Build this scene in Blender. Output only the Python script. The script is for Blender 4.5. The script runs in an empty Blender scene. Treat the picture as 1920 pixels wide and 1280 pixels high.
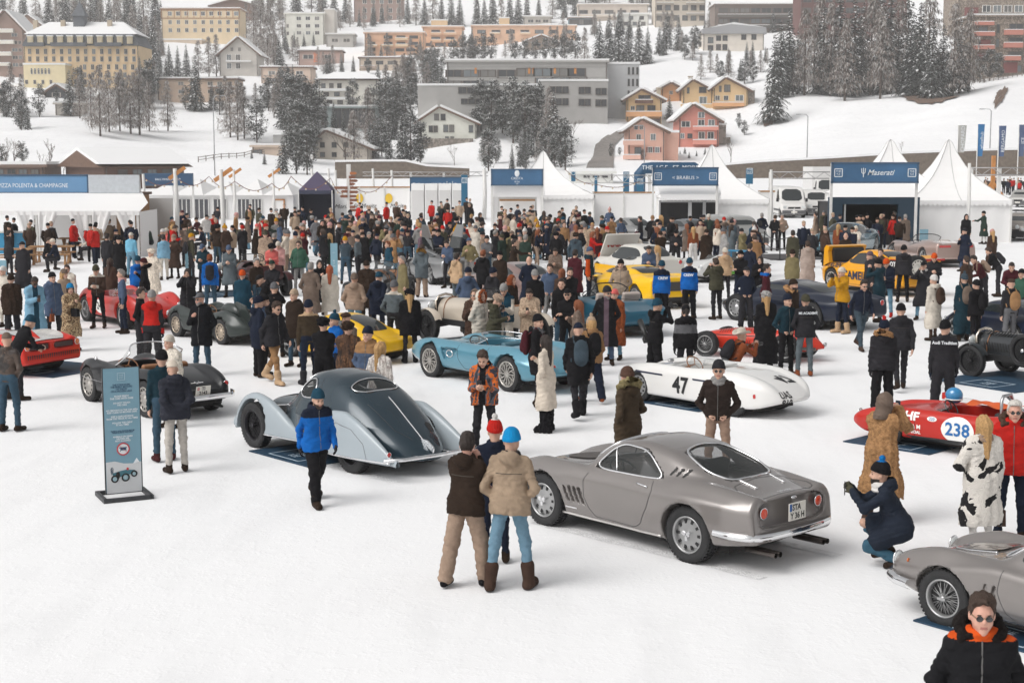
import bpy,math,random
import numpy as np
from mathutils import Vector,Matrix
random.seed(7)
rng=np.random.default_rng(7)
scene=bpy.context.scene
COL=scene.collection
PI=math.pi
R=math.radians
# camera
F,CX,CY,HZ,H=2850.0,960.0,640.0,287.0,4.8
TH=math.atan((CY-HZ)/F)
cam=bpy.data.cameras.new('camera')
camo=bpy.data.objects.new('camera',cam)
COL.objects.link(camo)
camo.location=(0,0,H)
camo.rotation_euler=(PI/2-TH,0,0)
cam.sensor_width=36
cam.lens=F/1920*36
cam.clip_start,cam.clip_end=0.5,4000
cam.dof.use_dof=True
cam.dof.focus_distance=24
cam.dof.aperture_fstop=5.6
scene.camera=camo
# ---------------------------------------------------------------- sky, sun, exposure
SUN_EL,SUN_AZ=R(48),R(-120)
w=bpy.data.worlds.new('World')
scene.world=w
w.use_nodes=True
nt=w.node_tree
sky=nt.nodes.new('ShaderNodeTexSky')
sky.sky_type='NISHITA'
sky.sun_disc=False
sky.sun_elevation=SUN_EL
sky.sun_rotation=SUN_AZ
sky.dust_density=4
sky.air_density=1.0
hs=nt.nodes.new('ShaderNodeHueSaturation')
hs.inputs['Saturation'].default_value=0.06
nt.links.new(sky.outputs[0],hs.inputs['Color'])
nt.links.new(hs.outputs[0],nt.nodes['Background'].inputs[0])
nt.nodes['Background'].inputs[1].default_value=0.135
sun=bpy.data.lights.new('sun','SUN')
sun.energy=1.1
sun.angle=R(36)
sun.color=(1.0,0.96,0.92)
suno=bpy.data.objects.new('sun',sun)
COL.objects.link(suno)
suno.rotation_euler=(PI/2-SUN_EL,0,PI-SUN_AZ)
vs=scene.view_settings
vs.view_transform='Standard'
vs.look='None'
vs.exposure=0.12
vs.gamma=1
vs.use_curve_mapping=False
try:
 scene.cycles.max_bounces=6
 scene.cycles.diffuse_bounces=3
 scene.cycles.transparent_max_bounces=12
 scene.cycles.volume_bounces=2
 scene.cycles.use_denoising=True
except Exception:
 pass
 # ---------------------------------------------------------------- picture <-> place
def ray(px,py):
 u=(CY-py)/F
 return np.array([(px-CX)/F,math.cos(TH)+math.sin(TH)*u,-math.sin(TH)+math.cos(TH)*u])
def G(px,py,z=0.0):
 d=ray(px,py)
 t=(z-H)/d[2]
 return Vector((d[0]*t,d[1]*t,z))
def AT(px,py,Y):
 d=ray(px,py)
 t=Y/d[1]
 return Vector((d[0]*t,Y,H+d[2]*t))
def PXM(Y):
 return F*math.cos(TH)/Y/1.0
 # ---------------------------------------------------------------- materials
MATS={}
def srgb(c):
 c=c.lstrip('#')
 v=[int(c[i:i+2],16)/255 for i in(0,2,4)]
 return tuple(x/12.92 if x<=.04045 else((x+.055)/1.055)**2.4 for x in v)
def C4(c):
 return(*(srgb(c)if isinstance(c,str)else c),1)
def new_mat(name):
 m=bpy.data.materials.new(name)
 m.use_nodes=True
 n=m.node_tree
 return m,n,n.nodes['Principled BSDF']
def mat(name,col,rough=.6,metal=0,var=0,scale=6,bump=0,bscale=40,coat=0,sheen=0,spec=.5,trans=0,alpha=1,emit=0,dark=1):
 if name in MATS:
  return MATS[name]
 m,n,b=new_mat(name)
 c=C4(col)
 c=(c[0]*dark,c[1]*dark,c[2]*dark,1)
 b.inputs['Base Color'].default_value=c
 b.inputs['Roughness'].default_value=rough
 b.inputs['Metallic'].default_value=metal
 b.inputs['Coat Weight'].default_value=coat
 b.inputs['Coat Roughness'].default_value=.05
 b.inputs['Specular IOR Level'].default_value=spec
 b.inputs['Transmission Weight'].default_value=trans
 b.inputs['Alpha'].default_value=alpha
 if sheen:
  b.inputs['Sheen Weight'].default_value=sheen
 if emit:
  b.inputs['Emission Color'].default_value=c
  b.inputs['Emission Strength'].default_value=emit
 if var or bump:
  tc=n.nodes.new('ShaderNodeTexCoord')
 if var:
  no=n.nodes.new('ShaderNodeTexNoise')
  no.inputs['Scale'].default_value=scale
  no.inputs['Detail'].default_value=6
  no.inputs['Roughness'].default_value=.65
  n.links.new(tc.outputs['Object'],no.inputs['Vector'])
  mr=n.nodes.new('ShaderNodeMapRange')
  mr.inputs['From Min'].default_value=.25
  mr.inputs['From Max'].default_value=.75
  mr.inputs['To Min'].default_value=1-var
  mr.inputs['To Max'].default_value=1+var
  n.links.new(no.outputs[0],mr.inputs['Value'])
  mx=n.nodes.new('ShaderNodeMix')
  mx.data_type='RGBA'
  mx.blend_type='MULTIPLY'
  mx.inputs[0].default_value=1
  mx.inputs[6].default_value=c
  n.links.new(mr.outputs[0],mx.inputs[7])
  n.links.new(mx.outputs[2],b.inputs['Base Color'])
 if bump:
  n2=n.nodes.new('ShaderNodeTexNoise')
  n2.inputs['Scale'].default_value=bscale
  n2.inputs['Detail'].default_value=4
  n.links.new(tc.outputs['Object'],n2.inputs['Vector'])
  bp=n.nodes.new('ShaderNodeBump')
  bp.inputs['Strength'].default_value=bump
  bp.inputs['Distance'].default_value=.02
  n.links.new(n2.outputs[0],bp.inputs['Height'])
  n.links.new(bp.outputs[0],b.inputs['Normal'])
 MATS[name]=m
 return m
def spots(name,cols,scale=4,detail=3,dist=0,rough=.85,bump=.3,mapping=(1,1,1),voronoi=False):
 """cloth or stone in blotches of several colours"""
 if name in MATS:
  return MATS[name]
 m,n,b=new_mat(name)
 b.inputs['Roughness'].default_value=rough
 tc=n.nodes.new('ShaderNodeTexCoord')
 mp=n.nodes.new('ShaderNodeMapping')
 mp.inputs['Scale'].default_value=mapping
 n.links.new(tc.outputs['Object'],mp.inputs[0])
 if voronoi:
  no=n.nodes.new('ShaderNodeTexVoronoi')
  no.inputs['Scale'].default_value=scale
  out=no.outputs['Color']
  sep=n.nodes.new('ShaderNodeSeparateColor')
  n.links.new(mp.outputs[0],no.inputs['Vector'])
  n.links.new(out,sep.inputs[0])
  fac=sep.outputs[0]
 else:
  no=n.nodes.new('ShaderNodeTexNoise')
  no.inputs['Scale'].default_value=scale
  no.inputs['Detail'].default_value=detail
  no.inputs['Distortion'].default_value=dist
  n.links.new(mp.outputs[0],no.inputs['Vector'])
  fac=no.outputs[0]
 cr=n.nodes.new('ShaderNodeValToRGB')
 cr.color_ramp.interpolation='CONSTANT'
 while len(cr.color_ramp.elements)<len(cols):
  cr.color_ramp.elements.new(.5)
 for e,(p,c)in zip(cr.color_ramp.elements,cols):
  e.position=p
  e.color=C4(c)
 n.links.new(fac,cr.inputs[0])
 n.links.new(cr.outputs[0],b.inputs['Base Color'])
 if bump:
  n2=n.nodes.new('ShaderNodeTexNoise')
  n2.inputs['Scale'].default_value=60
  n.links.new(tc.outputs['Object'],n2.inputs['Vector'])
  bp=n.nodes.new('ShaderNodeBump')
  bp.inputs['Strength'].default_value=bump
  bp.inputs['Distance'].default_value=.02
  n.links.new(n2.outputs[0],bp.inputs['Height'])
  n.links.new(bp.outputs[0],b.inputs['Normal'])
 MATS[name]=m
 return m
def cloth(col):
 return mat('cloth_'+col,col,.88,var=.22,scale=6,bump=.45,bscale=24,spec=.15,dark=.78)
def fur(col):
 return mat('fur_'+col,col,.95,var=.55,scale=22,bump=1.0,bscale=55,spec=.1)
def paint(col,**k):
 return mat('paint_'+col,col,.34,coat=.4,spec=.25,**k)
CHROME=mat('chrome',(.82,.82,.83),.12,1)
STEEL=mat('steel',(.45,.45,.46),.35,1)
RUBBER=mat('rubber',(.022,.022,.023),.85,var=.3,scale=9,bump=.3,bscale=90)
BLACK=mat('black_trim',(.012,.012,.013),.5)
DARK=mat('dark_interior',(.02,.019,.018),.8)
LEATHER=mat('black_leather',(.03,.027,.025),.5,bump=.2,bscale=60)
TAN=mat('tan_leather',(.25,.11,.045),.5,bump=.2,bscale=60)
WHITE=mat('white_paint',(.78,.77,.76),.5)
PLATE=mat('plate_white',(.72,.69,.63),.45)
INK=mat('ink_black',(.01,.01,.01),.6)
REDLENS=mat('red_lens',(.45,.012,.01),.15,coat=1)
AMBER=mat('amber_lens',(.55,.12,.015),.15,coat=1)
def glassmat(name,tint,a,rough=.02):
 if name in MATS:
  return MATS[name]
 m,n,b=new_mat(name)
 b.inputs['Base Color'].default_value=C4(tint)
 b.inputs['Roughness'].default_value=rough
 b.inputs['Alpha'].default_value=a
 b.inputs['Specular IOR Level'].default_value=.8
 MATS[name]=m
 return m
GLASS=glassmat('window_glass',(.03,.035,.035),.45)
DGLASS=glassmat('dark_glass',(.025,.03,.032),.93)
CGLASS=glassmat('clear_glass',(.5,.53,.53),.16)
LENS=glassmat('headlight_glass',(.6,.62,.62),.9,.1)
# ---------------------------------------------------------------- objects
def link(o,parent=None):
 COL.objects.link(o)
 if parent is not None:
  o.parent=parent
 return o
def tag(o,label=None,cat=None,group=None,kind=None):
 if label:
  o['label']=label
 if cat:
  o['category']=cat
 if group:
  o['group']=group
 if kind:
  o['kind']=kind
 return o
def E(name,loc=(0,0,0),rz=0,label=None,cat=None,group=None):
 o=bpy.data.objects.new(name,None)
 o.empty_display_size=.2
 link(o)
 o.location=loc
 o.rotation_euler=(0,0,rz)
 return tag(o,label,cat,group)
def O(name,me,parent=None,m=None,loc=None,rot=None,sc=None):
 """links mesh ME as an object; M overrides the material of this object only"""
 o=bpy.data.objects.new(name,me)
 link(o,parent)
 if loc is not None:
  o.location=loc
 if rot is not None:
  o.rotation_euler=rot
 if sc is not None:
  o.scale=sc if hasattr(sc,'__len__')else(sc,sc,sc)
 if m is not None:
  for i,mm in enumerate(m if isinstance(m,(list,tuple))else[m]):
   if i<len(o.material_slots)and mm is not None:
    o.material_slots[i].link='OBJECT'
    o.material_slots[i].material=mm
 return o
def dup(o,parent=None):
 c=o.copy()
 link(c)
 c.parent=parent
 for ch in o.children:
  dup(ch,c)
 return c
def npmesh(name,V,Q,mats=(None,),mi=None,smooth=True,normals=None):
 V=np.ascontiguousarray(V,dtype=np.float32)
 Q=np.ascontiguousarray(Q,dtype=np.int32)
 me=bpy.data.meshes.new(name)
 k=Q.shape[1]
 me.vertices.add(len(V))
 me.vertices.foreach_set('co',V.ravel())
 me.loops.add(Q.size)
 me.loops.foreach_set('vertex_index',Q.ravel())
 me.polygons.add(len(Q))
 me.polygons.foreach_set('loop_start',np.arange(0,Q.size,k,dtype=np.int32))
 me.polygons.foreach_set('loop_total',np.full(len(Q),k,dtype=np.int32))
 for m in mats:
  me.materials.append(m)
 if mi is not None:
  me.polygons.foreach_set('material_index',np.ascontiguousarray(mi,dtype=np.int32))
 me.polygons.foreach_set('use_smooth',np.full(len(Q),smooth,dtype=bool))
 me.update(calc_edges=True)
 if normals is not None:
  me.normals_split_custom_set_from_vertices(normals.astype(np.float32))
 return me
class MB:
 """collects simple shapes into one mesh"""
 def __init__(s):
  s.v,s.f,s.m,s.sm=[],[],[],[]
 def add(s,vs,fs,m=0,smooth=False):
  o=len(s.v)
  s.v+=[tuple(v)for v in vs]
  s.f+=[tuple(i+o for i in f)for f in fs]
  s.m+=[m]*len(fs)
  s.sm+=[smooth]*len(fs)
  return s
 def box(s,c,d,m=0,rz=0,M=None):
  x,y,z=d[0]/2,d[1]/2,d[2]/2
  p=[Vector((a*x,b*y,e*z))for a in(-1,1)for b in(-1,1)for e in(-1,1)]
  mt=(M if M is not None else Matrix.Rotation(rz,3,'Z'))
  p=[mt@q+Vector(c)for q in p]
  return s.add(p,[(0,1,3,2),(4,6,7,5),(0,4,5,1),(2,3,7,6),(0,2,6,4),(1,5,7,3)],m)
 def bar(s,a,b,wd,h=None,m=0,up=(0,0,1)):
  a,b=Vector(a),Vector(b)
  d=(b-a)
  L=d.length
  if L<1e-6:
   return s
  d/=L
  u=Vector(up)
  if abs(u.dot(d))>.99:
   u=Vector((1,0,0))
  r=d.cross(u).normalized()
  u=r.cross(d)
  M=Matrix((d,r,u)).transposed()
  return s.box((a+b)/2,(L,wd,h or wd),m,M=M)
 def prism(s,poly,y0,y1,m=0,ax='y',smooth=False):
  """poly of (a, b): ax y -> (a, y, b); ax z -> (a, b, z); ax x -> (x, a, b)"""
  n=len(poly)
  def P(p,t):
   return(p[0],t,p[1])if ax=='y' else((p[0],p[1],t)if ax=='z' else(t,p[0],p[1]))
  vs=[P(p,y0)for p in poly]+[P(p,y1)for p in poly]
  ar=sum(poly[i][0]*poly[(i+1)%n][1]-poly[(i+1)%n][0]*poly[i][1]for i in range(n))
  flip=(ar>0)!=(ax=='y')
  fs=[tuple(range(n))[::-1],tuple(range(n,2*n))]+[(i,(i+1)%n,n+(i+1)%n,n+i)for i in range(n)]
  if not flip:
   fs=[f[::-1]for f in fs]
  if(y1<y0):
   fs=[f[::-1]for f in fs]
  return s.add(vs,fs,m,smooth)
 def tube(s,pts,r,n=6,m=0,cap=True,smooth=True,closed=False):
  pts=[Vector(p)for p in pts]
  k=len(pts)
  rr=r if hasattr(r,'__len__')else[r]*k
  vs,fs=[],[]
  prev=None
  for i,p in enumerate(pts):
   if closed:
    t=pts[(i+1)%k]-pts[i-1]
   else:
    t=pts[min(i+1,k-1)]-pts[max(i-1,0)]
   t=t.normalized()if t.length>1e-9 else Vector((0,0,1))
   if prev is None:
    u=Vector((0,0,1))if abs(t.z)<.9 else Vector((1,0,0))
    a=t.cross(u).normalized()
   else:
    a=(prev-t*prev.dot(t))
    a=a.normalized()if a.length>1e-6 else t.orthogonal().normalized()
   prev=a
   b=t.cross(a)
   for j in range(n):
    an=2*PI*j/n
    vs.append(p+(a*math.cos(an)+b*math.sin(an))*rr[i])
  for i in range(k if closed else k-1):
   for j in range(n):
    i2=(i+1)%k
    fs.append((i*n+j,i*n+(j+1)%n,i2*n+(j+1)%n,i2*n+j))
  if cap and not closed:
   fs.append(tuple(range(n))[::-1])
   fs.append(tuple(range((k-1)*n,k*n)))
  return s.add(vs,fs,m,smooth)
 def lathe(s,prof,n=24,m=0,ax='z',c=(0,0,0),smooth=True):
  """prof of (radius, height)"""
  vs,fs=[],[]
  k=len(prof)
  for r,h in prof:
   for j in range(n):
    a=2*PI*j/n
    x,y=r*math.cos(a),r*math.sin(a)
    p=(x,y,h)if ax=='z' else((x,h,y)if ax=='y' else(h,x,y))
    vs.append((p[0]+c[0],p[1]+c[1],p[2]+c[2]))
  for i in range(k-1):
   for j in range(n):
    q=(i*n+j,i*n+(j+1)%n,(i+1)*n+(j+1)%n,(i+1)*n+j)
    fs.append(q[::-1]if ax=='y' else q)
  return s.add(vs,fs,m,smooth)
 def ball(s,c,r,m=0,n=10,k=6):
  rr=r if hasattr(r,'__len__')else(r,r,r)
  vs,fs=[],[]
  for i in range(k+1):
   t=PI*i/k
   for j in range(n):
    a=2*PI*j/n
    vs.append((c[0]+rr[0]*math.sin(t)*math.cos(a),c[1]+rr[1]*math.sin(t)*math.sin(a),c[2]-rr[2]*math.cos(t)))
  for i in range(k):
   for j in range(n):
    fs.append((i*n+j,i*n+(j+1)%n,(i+1)*n+(j+1)%n,(i+1)*n+j))
  return s.add(vs,fs,m,True)
 def grid(s,P,m=0,smooth=True,flip=False):
  """P[i][j] points"""
  a,b=len(P),len(P[0])
  vs=[p for row in P for p in row]
  fs=[(i*b+j,i*b+j+1,(i+1)*b+j+1,(i+1)*b+j)for i in range(a-1)for j in range(b-1)]
  if flip:
   fs=[f[::-1]for f in fs]
  return s.add(vs,fs,m,smooth)
 def mesh(s,name,mats):
  me=bpy.data.meshes.new(name)
  me.from_pydata(s.v,[],s.f)
  for m in(mats if isinstance(mats,(list,tuple))else[mats]):
   me.materials.append(m)
  me.polygons.foreach_set('material_index',s.m)
  me.polygons.foreach_set('use_smooth',s.sm)
  me.update()
  return me
 def build(s,name,mats,parent=None,**k):
  return O(name,s.mesh(name,mats),parent,**k)
TEXTS={}
def text(name,body,size,m,parent=None,loc=(0,0,0),rot=(PI/2,0,0),ext=.004,ax='CENTER',shear=0,sp=1.0,bold=0,sx=1):
 """lettering as a mesh"""
 key=(body,size,ext,ax,shear,sp,bold)
 if key not in TEXTS:
  cu=bpy.data.curves.new(name,'FONT')
  cu.body=body
  cu.size=size
  cu.extrude=ext
  cu.resolution_u=2
  cu.align_x=ax
  cu.align_y='CENTER'
  cu.shear=shear
  cu.space_character=sp
  cu.offset=bold
  o=bpy.data.objects.new(name,cu)
  TEXTS[key]=bpy.data.meshes.new_from_object(o)
  TEXTS[key].materials.clear()
  TEXTS[key].materials.append(None)
  bpy.data.objects.remove(o)
  bpy.data.curves.remove(cu)
 return O(name,TEXTS[key],parent,m,loc,rot,(sx,1,1))
 # ---------------------------------------------------------------- implicit surfaces
def snet(V,xs,ys,zs):
 """naive surface nets of the zero level of V on a rectilinear grid -> vertices, quads"""
 S=V<0
 nx,ny,nz=V.shape
 cnt=np.zeros((nx-1,ny-1,nz-1),np.int8)
 offs=[(a,b,c)for a in(0,1)for b in(0,1)for c in(0,1)]
 for a,b,c in offs:
  cnt+=S[a:nx-1+a,b:ny-1+b,c:nz-1+c]
 mixed=(cnt>0)&(cnt<8)
 idx=np.full(mixed.shape,-1,np.int32)
 ii=np.argwhere(mixed)
 n=len(ii)
 idx[mixed]=np.arange(n)
 i,j,k=ii.T
 acc=np.zeros((n,3))
 num=np.zeros(n)
 for a in offs:
  for ax in range(3):
   if a[ax]:
    continue
   b=list(a)
   b[ax]=1
   va=V[i+a[0],j+a[1],k+a[2]]
   vb=V[i+b[0],j+b[1],k+b[2]]
   m=(va<0)!=(vb<0)
   t=va[m]/(va[m]-vb[m])
   p=np.tile(np.array(a,float),(m.sum(),1))
   p[:,ax]=t
   acc[m]+=p
   num[m]+=1
 P=ii+acc/num[:,None]
 W=np.stack([np.interp(P[:,0],np.arange(nx),xs),np.interp(P[:,1],np.arange(ny),ys),np.interp(P[:,2],np.arange(nz),zs)],1)
 quads=[]
 e=S[:-1,1:-1,1:-1]!=S[1:,1:-1,1:-1]
 a=np.argwhere(e)
 if len(a):
  x,y,z=a[:,0],a[:,1]+1,a[:,2]+1
  q=np.stack([idx[x,y-1,z-1],idx[x,y,z-1],idx[x,y,z],idx[x,y-1,z]],1)
  s=S[x,y,z]
  q[~s]=q[~s][:,::-1]
  quads.append(q)
 e=S[1:-1,:-1,1:-1]!=S[1:-1,1:,1:-1]
 a=np.argwhere(e)
 if len(a):
  x,y,z=a[:,0]+1,a[:,1],a[:,2]+1
  q=np.stack([idx[x-1,y,z-1],idx[x-1,y,z],idx[x,y,z],idx[x,y,z-1]],1)
  s=S[x,y,z]
  q[~s]=q[~s][:,::-1]
  quads.append(q)
 e=S[1:-1,1:-1,:-1]!=S[1:-1,1:-1,1:]
 a=np.argwhere(e)
 if len(a):
  x,y,z=a[:,0]+1,a[:,1]+1,a[:,2]
  q=np.stack([idx[x-1,y-1,z],idx[x,y-1,z],idx[x,y,z],idx[x-1,y,z]],1)
  s=S[x,y,z]
  q[~s]=q[~s][:,::-1]
  quads.append(q)
 return W,np.concatenate(quads)
def grad(f,P,e=2e-3):
 g=np.empty_like(P)
 for a in range(3):
  d=np.zeros(3)
  d[a]=e
  g[:,a]=(f(*(P+d).T)-f(*(P-d).T))/(2*e)
 return g
def implicit(f,lo,hi,h,newton=2,normals=True,sym=False):
 xs,ys,zs=[np.arange(a-1.5*h,b+2*h,h)for a,b in zip(lo,hi)]
 V=f(xs[:,None,None],ys[None,:,None],zs[None,None,:])
 V=np.ascontiguousarray(np.broadcast_to(V,(len(xs),len(ys),len(zs))))
 P,Q=snet(V,xs,ys,zs)
 N=None
 for it in range(newton):
  g=grad(f,P)
  g2=np.maximum((g*g).sum(1),1e-6)
  st=-(f(*P.T)/g2)[:,None]*g
  L=np.linalg.norm(st,axis=1,keepdims=True)
  P=P+st*np.minimum(1,.6*h/np.maximum(L,1e-9))
 if normals:
  g=grad(f,P,max(2e-3,h*.25))
  N=g/np.maximum(np.linalg.norm(g,axis=1,keepdims=True),1e-9)
 return P,Q,N
def smin(a,b,k):
 h=np.maximum(k-np.abs(a-b),0)/k
 return np.minimum(a,b)-h*h*k*.25
def smax(a,b,k):
 return-smin(-a,-b,k)
def capsule(X,Y,Z,a,b,r1,r2):
 bx,by,bz=b[0]-a[0],b[1]-a[1],b[2]-a[2]
 L=bx*bx+by*by+bz*bz+1e-12
 px,py,pz=X-a[0],Y-a[1],Z-a[2]
 h=np.clip((px*bx+py*by+pz*bz)/L,0,1)
 return np.sqrt((px-bx*h)**2+(py-by*h)**2+(pz-bz*h)**2)-(r1+(r2-r1)*h)
def ellipsoid(X,Y,Z,c,r):
 k=np.sqrt(((X-c[0])/r[0])**2+((Y-c[1])/r[1])**2+((Z-c[2])/r[2])**2)
 return(k-1)*min(r)
_0='black'
_1='jeans'
_2='charcoal'
_3='beanie'
_4='stand'
_5='navy'
_6='jacket'
_7='short'
_8='coat'
_9='slim'
_s10='dbrown'
_s11='darkhair'
_s12='phone'
_s13='hoodie'
_s14='pocket'
_s15='cream'
_s16='parka'
_s17='brown'
_s18='brownhair'
_s19='puffer'
_s20='backpack'
_s21='building'
_s22='printed_lettering'
_s23='apartment_block'
_s24='tail_light'
# ---------------------------------------------------------------- people: poses
def rotx(a):
 return np.array([[1,0,0],[0,math.cos(a),-math.sin(a)],[0,math.sin(a),math.cos(a)]])
def roty(a):
 return np.array([[math.cos(a),0,math.sin(a)],[0,1,0],[-math.sin(a),0,math.cos(a)]])
def rotz(a):
 return np.array([[math.cos(a),-math.sin(a),0],[math.sin(a),math.cos(a),0],[0,0,1]])
def unit(v):
 v=np.asarray(v,float)
 return v/max(np.linalg.norm(v),1e-9)
def ik(s,t,a,b,pole):
 d=t-s
 L=np.linalg.norm(d)
 if L>(a+b)*.995:
  t=s+d*((a+b)*.995/L)
  d=t-s
  L=np.linalg.norm(d)
 n=d/L
 x=(a*a-b*b+L*L)/(2*L)
 h=math.sqrt(max(a*a-x*x,0))
 p=np.asarray(pole,float)
 p=p-n*p.dot(n)
 return s+n*x+unit(p)*h,t
 # legs: (thigh forward, spread, knee bend) degrees for right and left; arms: hand from the shoulder (x outward, y forward, z up), elbow pole, palm grip
DN=((.05,.03,-.55),(.6,-.6,0),0)
PK=((-.05,.045,-.425),(1,-.6,0),1)
PH=((-.13,.30,-.20),(.5,-.3,-1),1)
PHO=((-.115,.27,.12),(.7,0,-1),1)
CR=((-.30,.19,-.24),(.8,.2,-.8),0)
BK=((-.15,-.17,-.40),(1,-.5,0),1)
POSES=dict(stand=dict(legs=((2,4,2),(-3,4,3)),arms=(DN,DN)),stand2=dict(legs=((8,6,9),(-2,5,2)),arms=(((.06,.10,-.53),(.5,-.8,0),1),DN),yaw=28),pocket=dict(legs=((1,5,2),(3,5,5)),arms=(PK,PK)),pocket2=dict(legs=((6,5,9),(-2,4,2)),arms=(PK,PK),yaw=-32,pitch=8),phone=dict(legs=((2,5,3),(-2,5,4)),arms=(PH,((-.12,.27,-.22),(.5,-.3,-1),1)),pitch=26,lean=3),photo=dict(legs=((3,7,4),(-4,5,4)),arms=(PHO,((-.12,.26,.10),(.7,0,-1),1)),pitch=4,lean=2),cross=dict(legs=((0,6,2),(2,4,3)),arms=(CR,((-.28,.23,-.20),(.8,.2,-.8),0))),back=dict(legs=((2,4,3),(-2,4,2)),arms=(BK,BK),lean=5,pitch=10),walk=dict(legs=((24,3,14),(-22,3,20)),arms=(((.04,-.17,-.50),(.5,-1,0),0),((.03,.20,-.46),(.5,-1,0),0)),lean=4,pitch=12),walk2=dict(legs=((-18,3,14),(19,3,8)),arms=(((.04,.17,-.48),(.5,-1,0),0),((.03,-.16,-.50),(.5,-1,0),0)),lean=3,pitch=4),astride=dict(legs=((8,10,8),(-5,10,4)),arms=(PK,PK),lean=4,pitch=6,yaw=8),chin=dict(legs=((12,8,8),(-9,8,6)),arms=(((-.13,.20,.05),(.4,.3,-1),1),((-.27,.19,-.25),(.8,.2,-.8),0)),lean=3,yaw=-20),hip=dict(legs=((3,6,4),(-2,5,3)),arms=(((-.05,.10,-.34),(1,-.5,0),1),PK),yaw=38,pitch=12),point=dict(legs=((2,4,3),(-3,5,3)),arms=(((-.05,.50,-.14),(.5,0,-1),0),DN),lean=3),cup=dict(legs=((3,5,4),(-3,4,3)),arms=(((-.10,.25,-.10),(.6,-.2,-1),1),PK),yaw=20),bend=dict(legs=((6,5,6),(-4,5,4)),arms=(((-.08,.33,-.30),(.6,0,-1),1),((-.08,.3,-.34),(.6,0,-1),1)),lean=32,pitch=14),crouch=dict(legs=((92,8,138),(60,8,128)),arms=(((-.10,.40,.03),(.6,0,-1),1),((-.12,.38,.0),(.6,0,-1),1)),lean=26,pitch=-12),sit=dict(legs=((84,6,82),(80,6,86)),arms=(((-.06,.32,-.28),(.7,0,-1),1),((-.06,.30,-.30),(.7,0,-1),1)),lean=12,pitch=12),bag=dict(legs=((3,4,3),(-3,4,3)),arms=(DN,((-.02,.22,-.28),(.7,-.5,-.4),1))),)
TORSO_M={}
def pose(name,_c={}):
 if name in _c:
  return _c[name]
 d=POSES[name]
 J={}
 lean=R(d.get('lean',0))
 T=rotx(-lean)
 hw=.092
 low=9
 for s,k,i in((1,'R',0),(-1,'L',1)):
  f,sp,kn=[R(v)for v in d['legs'][i]]
  hip=np.array([s*hw,0,0.])
  td=roty(-s*sp)@rotx(f)@np.array([0,0,-1.])
  knee=hip+td*.43
  sd=roty(-s*sp*.6)@rotx(f-kn)@np.array([0,0,-1.])
  ank=knee+sd*.41
  J['hip'+k],J['knee'+k],J['ank'+k]=hip,knee,ank
  low=min(low,ank[2])
 up=np.array([0,0,.095-low])
 for k in list(J):
  J[k]=J[k]+up
 J['pelvis']=up
 for s,k,i in((1,'R',0),(-1,'L',1)):
  toe=rotz(-s*R(9))@np.array([0,1.,0])
  fl=max(0,J['ank'+k][2]-.12)
  pit=min(R(50),fl*4)
  J['toe'+k]=J['ank'+k]+np.array([toe[0]*math.cos(pit),toe[1]*math.cos(pit),-math.sin(pit)-.0])*.165+np.array([0,0,-.055])
  J['heel'+k]=J['ank'+k]+np.array([-toe[0]*.05,-toe[1]*.05,-.05])
  sh=up+T@np.array([s*.180,0,.435])
  tg,pole,grip=d['arms'][i]
  hand=sh+np.array([s*tg[0],tg[1],tg[2]])
  el,wr=ik(sh,hand,.29,.26,np.array([s*pole[0],pole[1],pole[2]]))
  J['sh'+k],J['el'+k],J['wr'+k],J['grip'+k]=sh,el,wr,grip
 J['T']=T
 J['neck']=up+T@np.array([0,-.005,.50])
 hp,hy=R(d.get('pitch',0)),R(d.get('yaw',0))
 HR=rotz(-hy)@rotx(-hp-lean*.4)
 J['headR']=HR
 J['head']=J['neck']+T@np.array([0,.005,.05])+HR@np.array([0,.022,.105])
 m=Matrix.Identity(4)
 for a in range(3):
  for b in range(3):
   m[a][b]=HR[a][b]
  m[a][3]=J['head'][a]
 J['headM']=m
 m=Matrix.Identity(4)
 for a in range(3):
  for b in range(3):
   m[a][b]=T[a][b]
  m[a][3]=up[a]
 J['torsoM']=m
 _c[name]=J
 return J
def tlocal(J,X,Y,Z):
 T=J['T']
 o=J['pelvis']
 y,z=Y-o[1],Z-o[2]
 c,s=T[1,1],T[2,1]
 return X-o[0],c*y+s*z,-s*y+c*z
def torso_d(J,X,Y,Z,inf=0,w=0.):
 x,y,z=tlocal(J,X,Y,Z)
 y=y/.80
 d=smin(capsule(x,y,z,(0,-.01,.475),(-.165,-.005,.437),.07+inf*.6,.058+inf),capsule(x,y,z,(0,-.01,.475),(.165,-.005,.437),.07+inf*.6,.058+inf),.03)
 d=smin(d,capsule(x,y,z,(-.068,.012,.33),(.068,.012,.33),.112+inf,.112+inf),.1)
 d=smin(d,capsule(x,y,z,(-.042,0,.16),(.042,0,.16),.104+inf+w,.104+inf+w),.11)
 d=smin(d,capsule(x,y,z,(-.052,-.015,.0),(.052,-.015,.0),.115+inf,.115+inf),.11)
 return d
def arm_d(J,X,Y,Z,k,r,cut=0.0):
 wr=J['wr'+k]+(J['wr'+k]-J['el'+k])*cut
 d=capsule(X,Y,Z,J['sh'+k],J['el'+k],r[0],r[1])
 return smin(d,capsule(X,Y,Z,J['el'+k],wr,r[1],r[2]),.03)
def legs_d(J,X,Y,Z,r,upto=1.0):
 D=None
 for k in 'RL':
  d=capsule(X,Y,Z,J['hip'+k]+np.array([0,-.01,-.02]),J['knee'+k],r[0],r[1])
  an=J['knee'+k]+(J['ank'+k]-J['knee'+k])*upto
  d=smin(d,capsule(X,Y,Z,J['knee'+k],an,r[1],r[2]),.04)
  D=d if D is None else np.minimum(D,d)
 return D
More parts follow.
